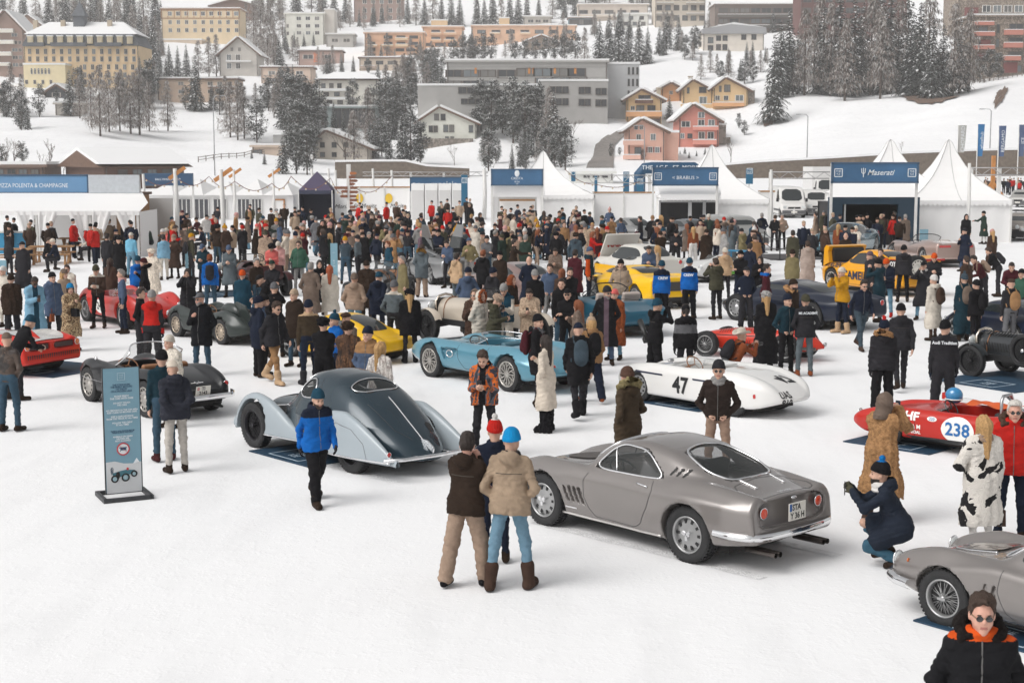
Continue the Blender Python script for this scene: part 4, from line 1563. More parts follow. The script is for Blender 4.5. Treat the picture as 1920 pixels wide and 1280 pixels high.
  strip(g1,[(-2.32,.29),(-1.5,.275),(-.5,.275)],'y',s,.014,CHROME,'lower_trim',fw,.004,lim=.6)
  strip(g0,[(.9,.285),(.3,.285),(-.4,.285)],'y',s,.013,CHROME,'lower_trim',root,.004,lim=.5)
  patch(base,door_q,'y',s,GLASS,'side_window',root,-.008,lim=.2)
  strip(base,door_q,'y',s,.012,CHROME,'window_trim',root,.003,rnd=True,lim=.2)
  strip(base,[(.46,.95),(.5,.6),(.4,.36),(-.2,.33),(-.44,.5),(-.40,.95),(-.25,1.28)],'y',s,.005,BLACK,'door_gap',root,-.002,n=60,lim=.1)
  lamp(root,_s24,-2.30,s*.76,.42,.035,REDLENS,(-1,0,0))
  patch(base,[(1.45,.52),(.75,.56),(.72,.70),(1.42,.68)],'y',s,BLACK,'bonnet_grille',root,.003,rnd=1,lim=.05)
  strip(base,[(1.5,.62),(.72,.74)],'y',s,.012,CHROME,'bonnet_trim',root,.006,lim=.05,n=14)
  seat(root,-.35,s*.28,.5,TAN)
 wheel(root,1.325,.70,.365,.17,'wire',_2,.0)
 wheel(root,1.325,-.70,.365,.17,'wire',_2,.0)
 for s in(1,-1):
  wheel(root,-1.325,s*.68,.365,.17,'wire',_2)
 strip(base,[(-1.28,0),(-1.8,0),(-2.14,0)],'z',1,.007,STEEL,'spine_trim',root,.006)
 MB().prism([(-2.05,.54),(-2.36,.36),(-2.38,.44),(-2.24,.52)],-.012,.012).build('tail_fin',CHROME,root)
 b=MB().tube([(-2.30,.86,.34),(-2.44,.6,.345),(-2.50,0,.35),(-2.44,-.6,.345),(-2.30,-.86,.34)],.028,8)
 b.tube([(-2.47,.3,.345),(-2.2,.28,.33)],.015,5).tube([(-2.47,-.3,.345),(-2.2,-.28,.33)],.015,5)
 b.build('bumper',CHROME,root)
 plate(root,-2.47,-.55,.29,'GE','69',.26,.22,PI,fs=.10,crest=True)
 strip(base,[(-1.30,-.40),(-1.85,-.32),(-2.08,-.16)],'z',1,.005,BLACK,'boot_gap',root,-.002)
 strip(base,[(-1.30,.40),(-1.85,.32),(-2.08,.16)],'z',1,.005,BLACK,'boot_gap',root,-.002)
 patch(base,[(-1.78,-.40),(-1.95,-.36),(-1.97,-.24),(-1.80,-.26)],'z',1,BLACK,'tail_lamp_window',root,.003)
 mattress(root,1.7,1.95,'blue printed mat under the teardrop coupe',(.25,.05))
 return root
GREY=grey_coupe()
TEAR=teardrop_coupe()
nose_=nose
# ---------------------------------------------------------------- the other cars
def screen(root,x,zb,h,w,lean=.25,wrap=.35,frame=CHROME,r=.011,top=.9,name='windscreen',m=None):
 """curved glass windscreen with a bright frame"""
 n,k=16,6
 Pt=[]
 for j in range(k+1):
  v=j/k
  row=[]
  for i in range(n+1):
   t=-1+2*i/n
   ww=w*(1-(1-top)*v)
   row.append(Vector((x-lean*v-wrap*(abs(t)**2.4),ww*t,zb+h*v*(1-.35*abs(t)**5))))
  Pt.append(row)
 g=MB().grid(Pt).build(name,m or CGLASS,root)
 loop=Pt[0]+[Pt[j][n]for j in range(1,k)]+Pt[k][::-1]+[Pt[j][0]for j in range(k-1,0,-1)]
 MB().tube(loop,r,6,closed=True).build('screen_frame',frame,g)
 return g
def rearcar(root_name,label,A,B,S,over,cat='car',group=None):
 """stands a car by the two lower corners A, B of its tail, A on its left side"""
 a,b=G(*A),G(*B)
 left=(a-b).normalized()
 u=Vector((left.y,-left.x,0))
 c=(a+b)/2+u*(over+S['wb']/2)
 r=E(root_name,(c.x,c.y,0),math.atan2(u.y,u.x),label,cat,group)
 return r
def spyder():
 S=dict(wb=2.45,R=.345,track=.67,arch=.385,top=[(2.0,.48),(1.8,.62),(1.3,.76),(.6,.86),(0,.86),(-.8,.86),(-1.3,.80),(-1.8,.68),(-2.05,.56)],fen=[(2.0,.46),(1.85,.66),(1.55,.82),(1.2,.87),(.8,.84),(.3,.80),(-.4,.80),(-.8,.87),(-1.2,.90),(-1.6,.84),(-1.95,.70),(-2.05,.62)],wid=[(2.04,.02),(2.0,.35),(1.9,.58),(1.5,.74),(1.1,.78),(.3,.76),(-.4,.77),(-1.1,.80),(-1.6,.76),(-1.95,.66),(-2.1,.45),(-2.14,.02)],bot=[(2,.36),(1.6,.24),(-1.5,.24),(-2.1,.36)],yf=[(2,.52),(1.2,.60),(-1.2,.60),(-2,.56)],fb=.17,zw=.52,tum=.07,und=.12,pit=[(-.20,.66,.56,.42,3.2)])
 base=bodyf(S)
 root=carroot('convertible','black open two-seater with a tall wraparound windscreen, behind the pale blue sign stand',0,(167,752),(272,782),S)
 P=paint('#0b0d12')
 bodymesh(S,carved(S,base),.034,P,root)
 underbody(root,S)
 wheels(root,S,'disc','#b9b4ae',.17)
 screen(root,.62,.84,.40,.66,.42,.52,r=.016,top=.86)
 for s in(1,-1):
  seat(root,-.35,s*.27,.40,TAN,.42,.5)
  lamp(root,_s24,nose(base,.58,.62,-1,.01),s*.58,.62,.05,REDLENS,(-1,0,0))
  MB().ball((0,0,0),(.05,.03,.04)).build('door_mirror',CHROME,root,loc=(.95,s*.68,.90))
  strip(base,[(.45,.82),(.42,.4),(.30,.29),(-.5,.29),(-.58,.5),(-.60,.85)],'y',s,.005,INK,'door_gap',root,-.001)
  MB().lathe([(.028,0),(.028,.3),(.02,.3)],10,0,'x').build('exhaust_pipe',STEEL,root,loc=(-2.22,s*.36,.22))
  strip(base,[(1.55,.50),(.45,.47),(-1.9,.47)],'y',s,.006,CHROME,'side_trim',root,.002,n=60)
 steering(root,.30,.30,.80,m=TAN)
 b=MB().grid([[(x-d*.4,y,z)for d,z in((0,.37),(.04,.38),(.055,.42),(.04,.46),(0,.47))]for x,y in dense([(-1.75,-.80),(-2.0,-.76),(-2.16,-.62),(-2.22,0),(-2.16,.62),(-2.0,.76),(-1.75,.80)],30)],0,flip=True)
 b.build('bumper',CHROME,root)
 plate(root,-2.17,0,.55,'TI','2143',.30,.18,PI,.25,fs=.095,crest=True)
 strip(base,[(-1.0,-.46),(-1.9,-.42),(-2.02,0),(-1.9,.42),(-1.0,.46)],'z',1,.005,INK,'boot_gap',root,-.001)
 b=MB().bar((-1.93,-.13,.672),(-1.93,.13,.672),.014).bar((-1.9,-.05,.69),(-1.97,0,.66),.014).bar((-1.9,.05,.69),(-1.97,0,.66),.014)
 b.build('boot_badge',CHROME,root)
 return root
def blue_roadster():
 S=dict(wb=2.4,R=.325,track=.69,arch=.36,top=[(2.15,.43),(1.9,.56),(1.2,.70),(.5,.78),(0,.77),(-.8,.79),(-1.3,.75),(-1.9,.62),(-2.2,.48)],fen=[(2.15,.44),(1.9,.61),(1.5,.74),(1.1,.77),(.6,.755),(0,.74),(-.6,.785),(-1.1,.815),(-1.6,.75),(-2.1,.57),(-2.25,.46)],wid=[(2.24,.02),(2.2,.40),(2.05,.60),(1.6,.76),(1.1,.81),(.4,.79),(-.4,.80),(-1.1,.83),(-1.6,.79),(-2.0,.64),(-2.22,.38),(-2.27,.02)],bot=[(2.2,.36),(1.8,.28),(1.4,.22),(-1.5,.22),(-2.2,.36)],yf=[(2,.58),(1.2,.62),(-1.2,.60),(-2,.5)],fb=.2,zw=.56,tum=.12,und=.16,r=.11,pit=[(-.25,.62,.56,.40,3.0)],slots=[([(.42,.50),(.72,.40),(.80,.62),(.30,.64)],.07)])
 base=bodyf(S)
 root=carroot('roadster','sky blue open roadster with a dark vent behind its front wheel',0,(806,706),(953,734),S)
 P=mat('paint_sky_blue',(.095,.27,.36),.28,.2,coat=.6)
 bodymesh(S,carved(S,base),.034,P,root)
 underbody(root,S)
 wheels(root,S,'mesh','#b8b4ae',.19)
 screen(root,.52,.76,.16,.62,.22,.62,r=.008,top=.84)
 for s in(1,-1):
  seat(root,-.42,s*.28,.36,mat('seat_blue',(.05,.13,.17),.5),.42,.46)
  strip(base,[(.30,.80),(.26,.45),(.12,.28),(-.62,.28),(-.66,.5),(-.60,.83)],'y',s,.005,INK,'door_gap',root,-.001)
  MB().tube([(.10*math.cos(a),0,.065*math.sin(a))for a in np.linspace(0,2*PI,17)[:-1]],.012,6,closed=True).build('vent_ring',CHROME,root,loc=(.55,s*.77,.53))
  lamp(root,_s24,nose(base,.42,.52,-1,.01),s*.42,.52,.04,REDLENS,(-1,0,0))
  strip(base,[(2.0,.40),(1.75,.35),(1.62,.31)],'y',s,.012,CHROME,'nose_trim',root,.003)
 steering(root,.22,.30,.74,m=LEATHER)
 MB().ball((0,0,0),(.03,.09,.035)).build('mirror',CHROME,root,loc=(.42,0,.87))
 return root
def white_racer():
 S=dict(wb=2.4,R=.31,track=.66,arch=-1,archf=.30,archr=-1,yin=.5,top=[(2.0,.42),(1.8,.56),(1.2,.70),(.5,.78),(0,.77),(-.6,.80),(-1.1,.80),(-1.7,.70),(-2.05,.52),(-2.2,.40)],fen=[(2.0,.42),(1.8,.60),(1.3,.75),(.7,.80),(0,.80),(-.7,.83),(-1.2,.82),(-1.8,.68),(-2.2,.42)],wid=[(2.08,.02),(2.04,.34),(1.9,.55),(1.5,.72),(1.0,.80),(.2,.82),(-.6,.83),(-1.3,.80),(-1.8,.68),(-2.1,.46),(-2.22,.22),(-2.25,.02)],bot=[(2,.30),(1.5,.17),(-1.5,.17),(-2.2,.34)],yf=[(2,.5),(0,.66),(-2,.5)],fb=.24,zw=.5,tum=.12,und=.10,r=.11,pit=[(-.02,.52,.50,.34,2.6)])
 base=bodyf(S)
 root=carroot('race_car','white streamlined open racer number 47 with enclosed wheels',0,(1196,752),(1372,781),S)
 bodymesh(S,carved(S,base),.034,mat('paint_racing_white',(.74,.73,.71),.3,coat=1),root)
 underbody(root,S,.13)
 wheels(root,S,'disc','silver',.15)
 NV=mat('stripe_navy',(.012,.017,.045),.4)
 for s in(1,-1):
  patch(base,[(.46,.60),(1.25,.60),(1.25,.632),(.46,.632)],'y',s,NV,'stripe',root,.004,rnd=0,n=30)
  patch(base,[(-1.0,.60),(-.30,.60),(-.30,.632),(-1.0,.632)],'y',s,NV,'stripe',root,.004,rnd=0,n=30)
  decal(base,'47',.44,mat('number_black',(.012,.012,.014),.5),'race_number',root,(.0,.45),'y',s,.008,bold=.012,lim=.3,sx=.9)
  lamp(root,'headlight',nose(base,.42,.48),s*.42,.48,.07,LENS)
  patch(base,[(-1.74,.40),(-1.69,.40),(-1.69,.48),(-1.74,.48)],'y',s,REDLENS,'side_lamp',root,.006,n=16,rings=3)
 decal(base,'UAS',.15,INK,'plate_lettering',root,(.30,.46),'x',-1,.006,bold=.004)
 decal(base,'910',.15,INK,'plate_lettering',root,(.30,.33),'x',-1,.006,bold=.004)
 decal(base,'47',.40,mat('number_black',(.012,.012,.014),.5),'race_number',root,(-1.70,-.12),'z',1,.005,rot=-PI/2,bold=.012)
 screen(root,.46,.74,.20,.40,.10,.55,frame=CGLASS,r=.005,top=.9)
 screen(root,.12,.77,.12,.18,.05,.12,frame=STEEL,r=.004,name='passenger_fairing')
 steering(root,.16,.22,.80,.19,TAN,.7)
 MB().ball((0,0,0),(.06,.08,.04)).build('mirror',STEEL,root,loc=(.58,.45,.86))
 MB().box((0,0,0),(.62,.36,.03)).build('tonneau',mat('tonneau_white',(.70,.69,.68),.5),root,loc=(-.05,-.26,.80))
 seat(root,-.30,.22,.32,LEATHER,.4,.42)
 mattress(root,1.5,1.6,'blue printed mat under the white racer number 47',(.3,.0))
 return root
def red_racer():
 S=dict(wb=2.3,R=.30,track=.64,arch=.335,top=[(2.0,.44),(1.7,.56),(1.2,.68),(.5,.76),(0,.76),(-.6,.76),(-1.2,.78),(-1.8,.72),(-2.1,.6)],fen=[(2.0,.46),(1.75,.60),(1.3,.71),(.8,.74),(.2,.745),(-.6,.75),(-1.2,.80),(-1.7,.77),(-2.1,.62)],wid=[(2.08,.02),(2.04,.40),(1.95,.58),(1.6,.70),(1.1,.755),(0,.76),(-1.1,.775),(-1.7,.74),(-2.05,.62),(-2.14,.02)],bot=[(2,.32),(1.6,.20),(-1.5,.20),(-2.1,.34)],yf=[(2,.55),(0,.6),(-2,.56)],fb=.2,zw=.5,tum=.10,und=.06,r=.09,pit=[(-.28,.62,.56,.36,4)])
 base=bodyf(S)
 root=carroot('race_car','red open racer number 238 with an orange cloth and a blue helmet on its deck',0,(1674,836),(1864,865),S)
 bodymesh(S,carved(S,base),.034,paint('#b3241a'),root)
 underbody(root,S,.13)
 wheels(root,S,'alloy',_2,.18)
 W_=mat('decal_white',(.78,.77,.74),.5)
 NB=mat('decal_blue',(.015,.13,.36),.5)
 for s in(1,-1):
  patch(base,[(-.32+.33*math.cos(a),.475+.24*math.sin(a))for a in np.linspace(0,2*PI,25)[:-1]],'y',s,W_,'number_disc',root,.005,rnd=0,n=48)
  decal(base,'238',.33,NB,'race_number',root,(-.32,.475),'y',s,.010,bold=.008,sx=1.0)
  patch(base,[(.20+.10*math.cos(a),.62+.045*math.sin(a))for a in np.linspace(0,2*PI,17)[:-1]],'y',s,W_,'class_disc',root,.005,rnd=0,n=24,rings=3)
  decal(base,'220',.075,NB,'race_number',root,(.20,.62),'y',s,.012)
  decal(base,'HF',.20,W_,'lettering',root,(.62 if s>0 else .60,.62),'y',s,.009,bold=.008,sx=1.25)
  decal(base,'F & M',.11,W_,'lettering',root,(.56,.44),'y',s,.007,bold=.003)
  decal(base,'SPECIAL',.075,W_,'lettering',root,(.56,.34),'y',s,.007,bold=.003)
  patch(base,[(-.78,.20),(.78,.20),(.74,.27),(-.80,.29)],'y',s,mat('sill_black',(.02,.02,.021),.5),'sill',root,.008,rnd=0)
  lamp(root,'headlight',nose(base,.50,.52),s*.50,.52,.075,LENS)
  strip(base,[(.55,.74),(.55,.24)],'y',s,.005,INK,'panel_gap',root,-.001)
  seat(root,-.62,s*.27,.34,BLACK,.42,.46)
 screen(root,.50,.74,.16,.60,.16,.35,frame=CGLASS,r=.005)
 steering(root,.08,.27,.78,.17,BLACK,.6)
 b=MB()
 b.tube([(-1.02,.50,.70),(-1.0,.46,1.06),(-1.0,.40,1.14),(-1.0,.12,1.14),(-1.0,.06,1.06),(-1.02,.04,.70)],.032,8)
 b.tube([(-1.0,.26,1.12),(-1.5,.26,.76)],.026,8)
 b.build('roll_bar',STEEL,root)
 h=E('racing_helmet',root.matrix_basis@Vector((.25,-.12,.93)),root.rotation_euler.z+.3,'blue racing helmet with a white band lying on the red racer 238','helmet')
 hp=O('helmet_shell',hat_mesh('helmet'),h,mat('helmet_blue',(.02,.20,.42),.2,coat=1))
 hp.rotation_euler=(0,0,-PI/2)
 MB().tube([(.135*math.cos(a)*1.02,.13*math.sin(a),-.035)for a in np.linspace(0,2*PI,25)[:-1]],(.012),5,closed=True).build('helmet_band',W_,h)
 n=26
 cl=[]
 for i in range(n):
  row=[]
  for j in range(n):
   x,y=-.95+.95*i/(n-1),-.66+.62*j/(n-1)
   row.append((x,y+.03*math.sin(9*x),.845+.035*math.sin(11*x+5*y)*math.cos(8*y)-.25*max(0,-.52-y)))
  cl.append(row)
 o=MB().grid(cl).build('orange_cloth',mat('cloth_bright_orange',(.62,.10,.015),.7,bump=.3),None)
 o.matrix_basis=root.matrix_basis.copy()
 tag(o,'crumpled orange cloth draped over the cockpit of the red racer 238','cloth')
 MB().box((0,0,0),(.10,.16,.12)).build('rear_view_mirror',paint('#b3241a'),root,loc=(.46,-.22,.92))
 mattress(root,1.6,1.7,'blue printed mat under the red racer number 238',(1.0,.05))
 return root
def front_grey():
 S=dict(wb=2.4,R=.335,track=.68,arch=.385,top=[(2.05,.50),(1.9,.62),(1.5,.77),(1.0,.86),(.5,.92),(0,.9),(-1.2,.9),(-2.1,.7)],fen=[(2.05,.58),(1.95,.68),(1.65,.82),(1.25,.90),(.8,.88),(.2,.83),(-.6,.86),(-1.1,.92),(-1.7,.84),(-2.1,.64)],wid=[(2.1,.02),(2.07,.48),(2.0,.64),(1.7,.76),(1.25,.83),(.5,.81),(-.5,.82),(-1.2,.85),(-1.8,.76),(-2.1,.5),(-2.15,.02)],bot=[(2.05,.40),(1.7,.30),(1.2,.20),(-1.5,.20),(-2.1,.36)],yf=[(2,.58),(1.2,.60),(-1.2,.6),(-2,.5)],fb=.19,zw=.60,tum=.10,und=.22,r=.10,roof=[(.72,.80),(.55,.92),(.1,1.2),(-.4,1.26),(-.9,1.16),(-1.6,.9),(-1.9,.75)],cw=[(.7,.6),(0,.68),(-1,.65),(-1.9,.4)],ct=.5,zb=.88,slots=[([(.52+.11*i,.46),(.56+.11*i,.46),(.52+.11*i,.66),(.48+.11*i,.66)],.05)for i in range(2)])
 base=bodyf(S)
 root=carroot('sports_car','grey front-engined coupe cut off by the lower right edge of the frame',0,(1812,1186),(2080,1262),S)
 P=mat('paint_warm_grey',(.225,.205,.195),.26,.4,coat=.8)
 bodymesh(S,carved(S,base),.034,P,root)
 underbody(root,S)
 wheels(root,S,'wire','silver',.19)
 fro=[(.12,-.4),(.40,-.52),(.62,-.45),(.68,0),(.62,.45),(.40,.52),(.12,.4),(.06,0)]
 patch(base,fro,'z',1,DGLASS,'windscreen',root,.004)
 strip(base,fro,'z',1,.014,CHROME,'window_trim',root,.006,rnd=True)
 patch(base,[(.78,-.26),(1.3,-.24),(1.46,0),(1.3,.24),(.78,.26)],'z',1,P,'bonnet_scoop',root,.02)
 strip(base,[(.80,.30),(1.2,.27),(1.45,.16)],'z',1,.014,CHROME,'bonnet_trim',root,.008)
 for s in(1,-1):
  patch(base,[(.34,.93),(-.3,.94),(-.5,1.0),(-.2,1.16),(.1,1.14)][::1],'y',s,DGLASS,'side_window',root,.004,lim=.2)
  lamp(root,'headlight',nose(base,.56,.62),s*.56,.62,.09,LENS)
  lamp(root,'side_repeater',1.72,s*.725,.68,.026,AMBER,ring=False)
  b=MB().grid([[(x+d*.6,s*(y+d*.5),z)for d,z in((-.02,.36),(.045,.37),(.07,.42),(.045,.47),(-.02,.48))]for x,y in dense([(1.62,.82),(1.85,.76),(2.05,.62),(2.14,.42),(2.15,.36)],16)],0,flip=(s>0))
  b.build('bumper',CHROME,root)
  lamp(root,_s24,nose(base,.40,.60,-1,.01),s*.40,.60,.06,REDLENS,(-1,0,0))
  MB().ball((0,0,0),(.07,.05,.04)).build('fog_lamp',CHROME,root,loc=(2.06,s*.34,.55))
  strip(base,[(.42,.84),(.46,.6),(.38,.34),(.28,.27)],'y',s,.005,BLACK,'door_gap',root,-.002)
 strip(base,[(.34,.42),(.34,.22),(.30,0),(.34,-.22),(.34,-.42)],'x',1,.02,CHROME,'grille_rim',root,.01)if False else None
 MB().tube([(2.09-abs(y)*.12,y,.50+zz)for y,zz in((-.4,0),(-.36,.07),(0,.09),(.36,.07),(.4,0),(.36,-.07),(0,-.09),(-.36,-.07))],.014,6,closed=True).build('grille_rim',CHROME,root)
 mattress(root,1.6,1.6,'blue printed mat under the grey coupe at the frame edge',(.62,-.05))
 return root
def barchetta(label,pf,pr,col,side=1,wst='wire',rimc='silver',fin=False,pont=True,sc='windscreen',seatm=None,disc=None,fit=True,hump=0,hollowdoor=True,kind='race_car',res=.052,z0=0,pit=True,low=0,h47=None):
 S=dict(wb=2.32,R=.33,track=.65,arch=.37,top=[(2.05,.42),(1.8,.58),(1.2,.70),(.5,.76),(0,.76),(-.8,.76),(-1.4,.72),(-2.0,.55)],fen=[(2.05,.40),(1.85,.62),(1.5,.80),(1.16,.87),(.8,.82),(.3,.70),(-.3,.70),(-.8,.82),(-1.16,.88),(-1.6,.80),(-2.0,.54)],wid=[(2.1,.02),(2.06,.36),(1.9,.56),(1.5,.73),(1.1,.79),(.4,.75),(-.4,.76),(-1.1,.80),(-1.6,.74),(-1.95,.54),(-2.08,.3),(-2.1,.02)],bot=[(2,.32),(1.5,.22),(-1.5,.22),(-2.05,.34)],yf=[(2,.52),(1.2,.6),(-1.2,.58),(-2,.45)],fb=.17,zw=.5,tum=.10,und=.14,r=.11,pit=[(-.2,.52,.52,.36,3)]if pit else[])
 base=bodyf(S)
 root=carroot(kind,label,0,pf,pr,S,side,fit=fit)
 P=paint(col)
 bodymesh(S,carved(S,base),res,P,root)
 underbody(root,S,.14)
 wheels(root,S,wst,rimc,.17)
 if pit:
  screen(root,.42,.74,.20,.55,.16,.4,frame=CGLASS,r=.006)
  for s in(1,-1):
   seat(root,-.42,s*.26,.36,seatm or LEATHER,.4,.44)
  steering(root,.12,side*.26,.80,.18,TAN)
 for s in(1,-1):
  lamp(root,'headlight',nose(base,.52,.58),s*.52,.58,.085,LENS)
  lamp(root,_s24,nose(base,.3,.47,-1,.01),s*.3,.47,.04,REDLENS,(-1,0,0))
  if disc:
   patch(base,[(-.15+.25*math.cos(a),.48+.18*math.sin(a))for a in np.linspace(0,2*PI,25)[:-1]],'y',s,mat('decal_white',(.78,.77,.74),.5),'number_disc',root,.006,rnd=0,n=32)
   decal(base,disc,.26,INK,'race_number',root,(-.15,.48),'y',s,.012,bold=.006)
 if fin:
  f2=lambda x,y,z:smax(ellipsoid(x,y,z,(-.95,side*.26,.78),(.5,.17,.26)),-.45-x-.25,.04)if False else ellipsoid(x,y,z,(-.95,side*.26,.78),(.46,.16,.27))
  Pp,Q,N=implicit(f2,(-1.45,side*.26-.2,.6),(-.45,side*.26+.2,1.1),.03)
  O('headrest_fairing',npmesh('headrest_fairing',Pp,Q,(P,),None,True,N),root)
  MB().prism([(-1.0,.9),(-1.25,1.1),(-1.7,1.02),(-2.0,.6),(-1.6,.62)],side*.26-.02,side*.26+.02).build('tail_fin',P,root)
 return root,base,S
def tail_racer():
 S=dict(wb=2.4,R=.32,Rr=.34,track=.70,arch=.37,top=[(1.9,.4),(1.2,.62),(.5,.8),(0,.86),(-.6,.84),(-1.2,.80),(-1.7,.78),(-2.0,.74)],fen=[(1.9,.4),(1.3,.82),(.8,.7),(0,.7),(-.7,.84),(-1.2,.90),(-1.6,.86),(-2.0,.78)],wid=[(1.95,.02),(1.9,.4),(1.5,.8),(.8,.82),(-.4,.82),(-1.1,.88),(-1.7,.87),(-2.02,.82),(-2.1,.78)],bot=[(1.9,.2),(-1.4,.2),(-2.1,.30)],yf=[(2,.6),(-2,.62)],fb=.22,zw=.55,tum=.1,und=.06,tail=[(-2.0,.10,.05)])
 base=bodyf(S)
 root=rearcar('race_car','bright red low racer seen from its slatted tail, at the left edge',(38,712),(158,692),S,.78)
 P=paint('#c42a1c')
 S['cut']=[(lambda x,ay,z,y,yc=yc:np.maximum(x+1.93,(((np.abs(ay-.36))/.30)**4+(np.abs(z-.64)/.075)**4)**.25*.1-.1))for yc in(0,)]
 bodymesh(S,carved(S,base),.034,P,root)
 underbody(root,S)
 wheels(root,S,'alloy','silver',.22)
 for i in range(24):
  y=-.72+1.44*i/23
  MB().box((0,0,0),(.04,.024,.11)).build('tail_slot',INK,root,loc=(-2.005-.0,y,.43),rot=(0,-.1,0))
 for s in(1,-1):
  lamp(root,_s24,-2.0,s*.72,.66,.065,AMBER,(-1,0,0))
  MB().box((0,0,0),(.05,.54,.11)).build('mesh_panel',mat('dark_mesh',(.05,.02,.018),.6),root,loc=(-1.94,s*.36,.64))
 patch(base,[(-1.85,-.62),(-.4,-.5),(-.2,0),(-.4,.5),(-1.85,.62),(-1.9,0)],'z',1,mat('engine_cover_glass',(.55,.53,.50),.12,.25,var=.35,scale=3,coat=1),'engine_cover',root,.02,rings=7)
 MB().prism([(-1.25,.84),(-1.75,.80),(-1.4,1.0)],.1,.14).build('air_scoop',P,root)
 mattress(root,2.2,2.0,'blue printed mat behind the red racer at the left edge',(-1.3,-.6))
 return root
def monoposto():
 S=dict(wb=2.28,R=.34,track=.66,arch=-1,archf=-1,archr=-1,top=[(1.75,.40),(1.5,.56),(1.0,.68),(.4,.76),(0,.78),(-.6,.82),(-1.2,.80),(-1.6,.68),(-1.95,.45)],fen=[(2,.1),(-2,.1)],wid=[(1.78,.02),(1.72,.16),(1.5,.26),(1.0,.34),(.3,.38),(-.5,.41),(-1.1,.40),(-1.5,.30),(-1.85,.14),(-2.0,.02)],bot=[(1.75,.28),(1,.2),(-1,.2),(-1.9,.34)],zw=.48,tum=.45,und=.25,r=.16,crown=.9,pit=[(-.42,.34,.27,.45,2.4)])
 base=bodyf(S)
 root=carroot('race_car','slim red single-seater with a louvred bonnet and open wire wheels',0,(1322,668),(1470,680),S)
 P=paint('#c2331f')
 bodymesh(S,carved(S,base),.034,P,root)
 for x,r,tr in((1.14,.34,.66),(-1.14,.37,.66)):
  for s in(1,-1):
   wheel(root,x,s*tr,r,.20,'wire','silver')
  MB().tube([(x,-tr,r),(x,tr,r)],.025,6).bar((x-.2,-.5,r-.06),(x+.2,.5,r-.06),.02).build('axle',STEEL,root)
 for s in(1,-1):
  for i in range(15):
   x=.95-.075*i
   strip(base,[(x,s*.10),(x-.02,s*.27)],'z',1,.010,mat('louvre_red',(.16,.015,.01),.4),'louvre',root,.006,n=6,sides=4)
  for i in range(10):
   x=.55-.06*i
   strip(base,[(x,.38),(x-.02,.50)],'y',s,.008,mat('louvre_red',(.16,.015,.01),.4),'louvre',root,.004,n=5,sides=4)
  strip(base,[(1.1,.56),(-.3,.60)],'y',s,.012,INK,'side_stripe',root,.004)
 MB().tube([(.6,.40,.36),(-.5,.46,.34),(-1.9,.48,.38)],.045,8).build('exhaust_pipe',mat('exhaust_steel',(.30,.25,.22),.3,1),root)
 screen(root,-.06,.77,.16,.25,.12,.22,frame=CGLASS,r=.005)
 steering(root,-.18,0,.78,.17,TAN,.4)
 MB().ball((0,0,0),(.05,.06,.06)).build('fuel_cap',STEEL,root,loc=(-1.97,0,.46))
 return root
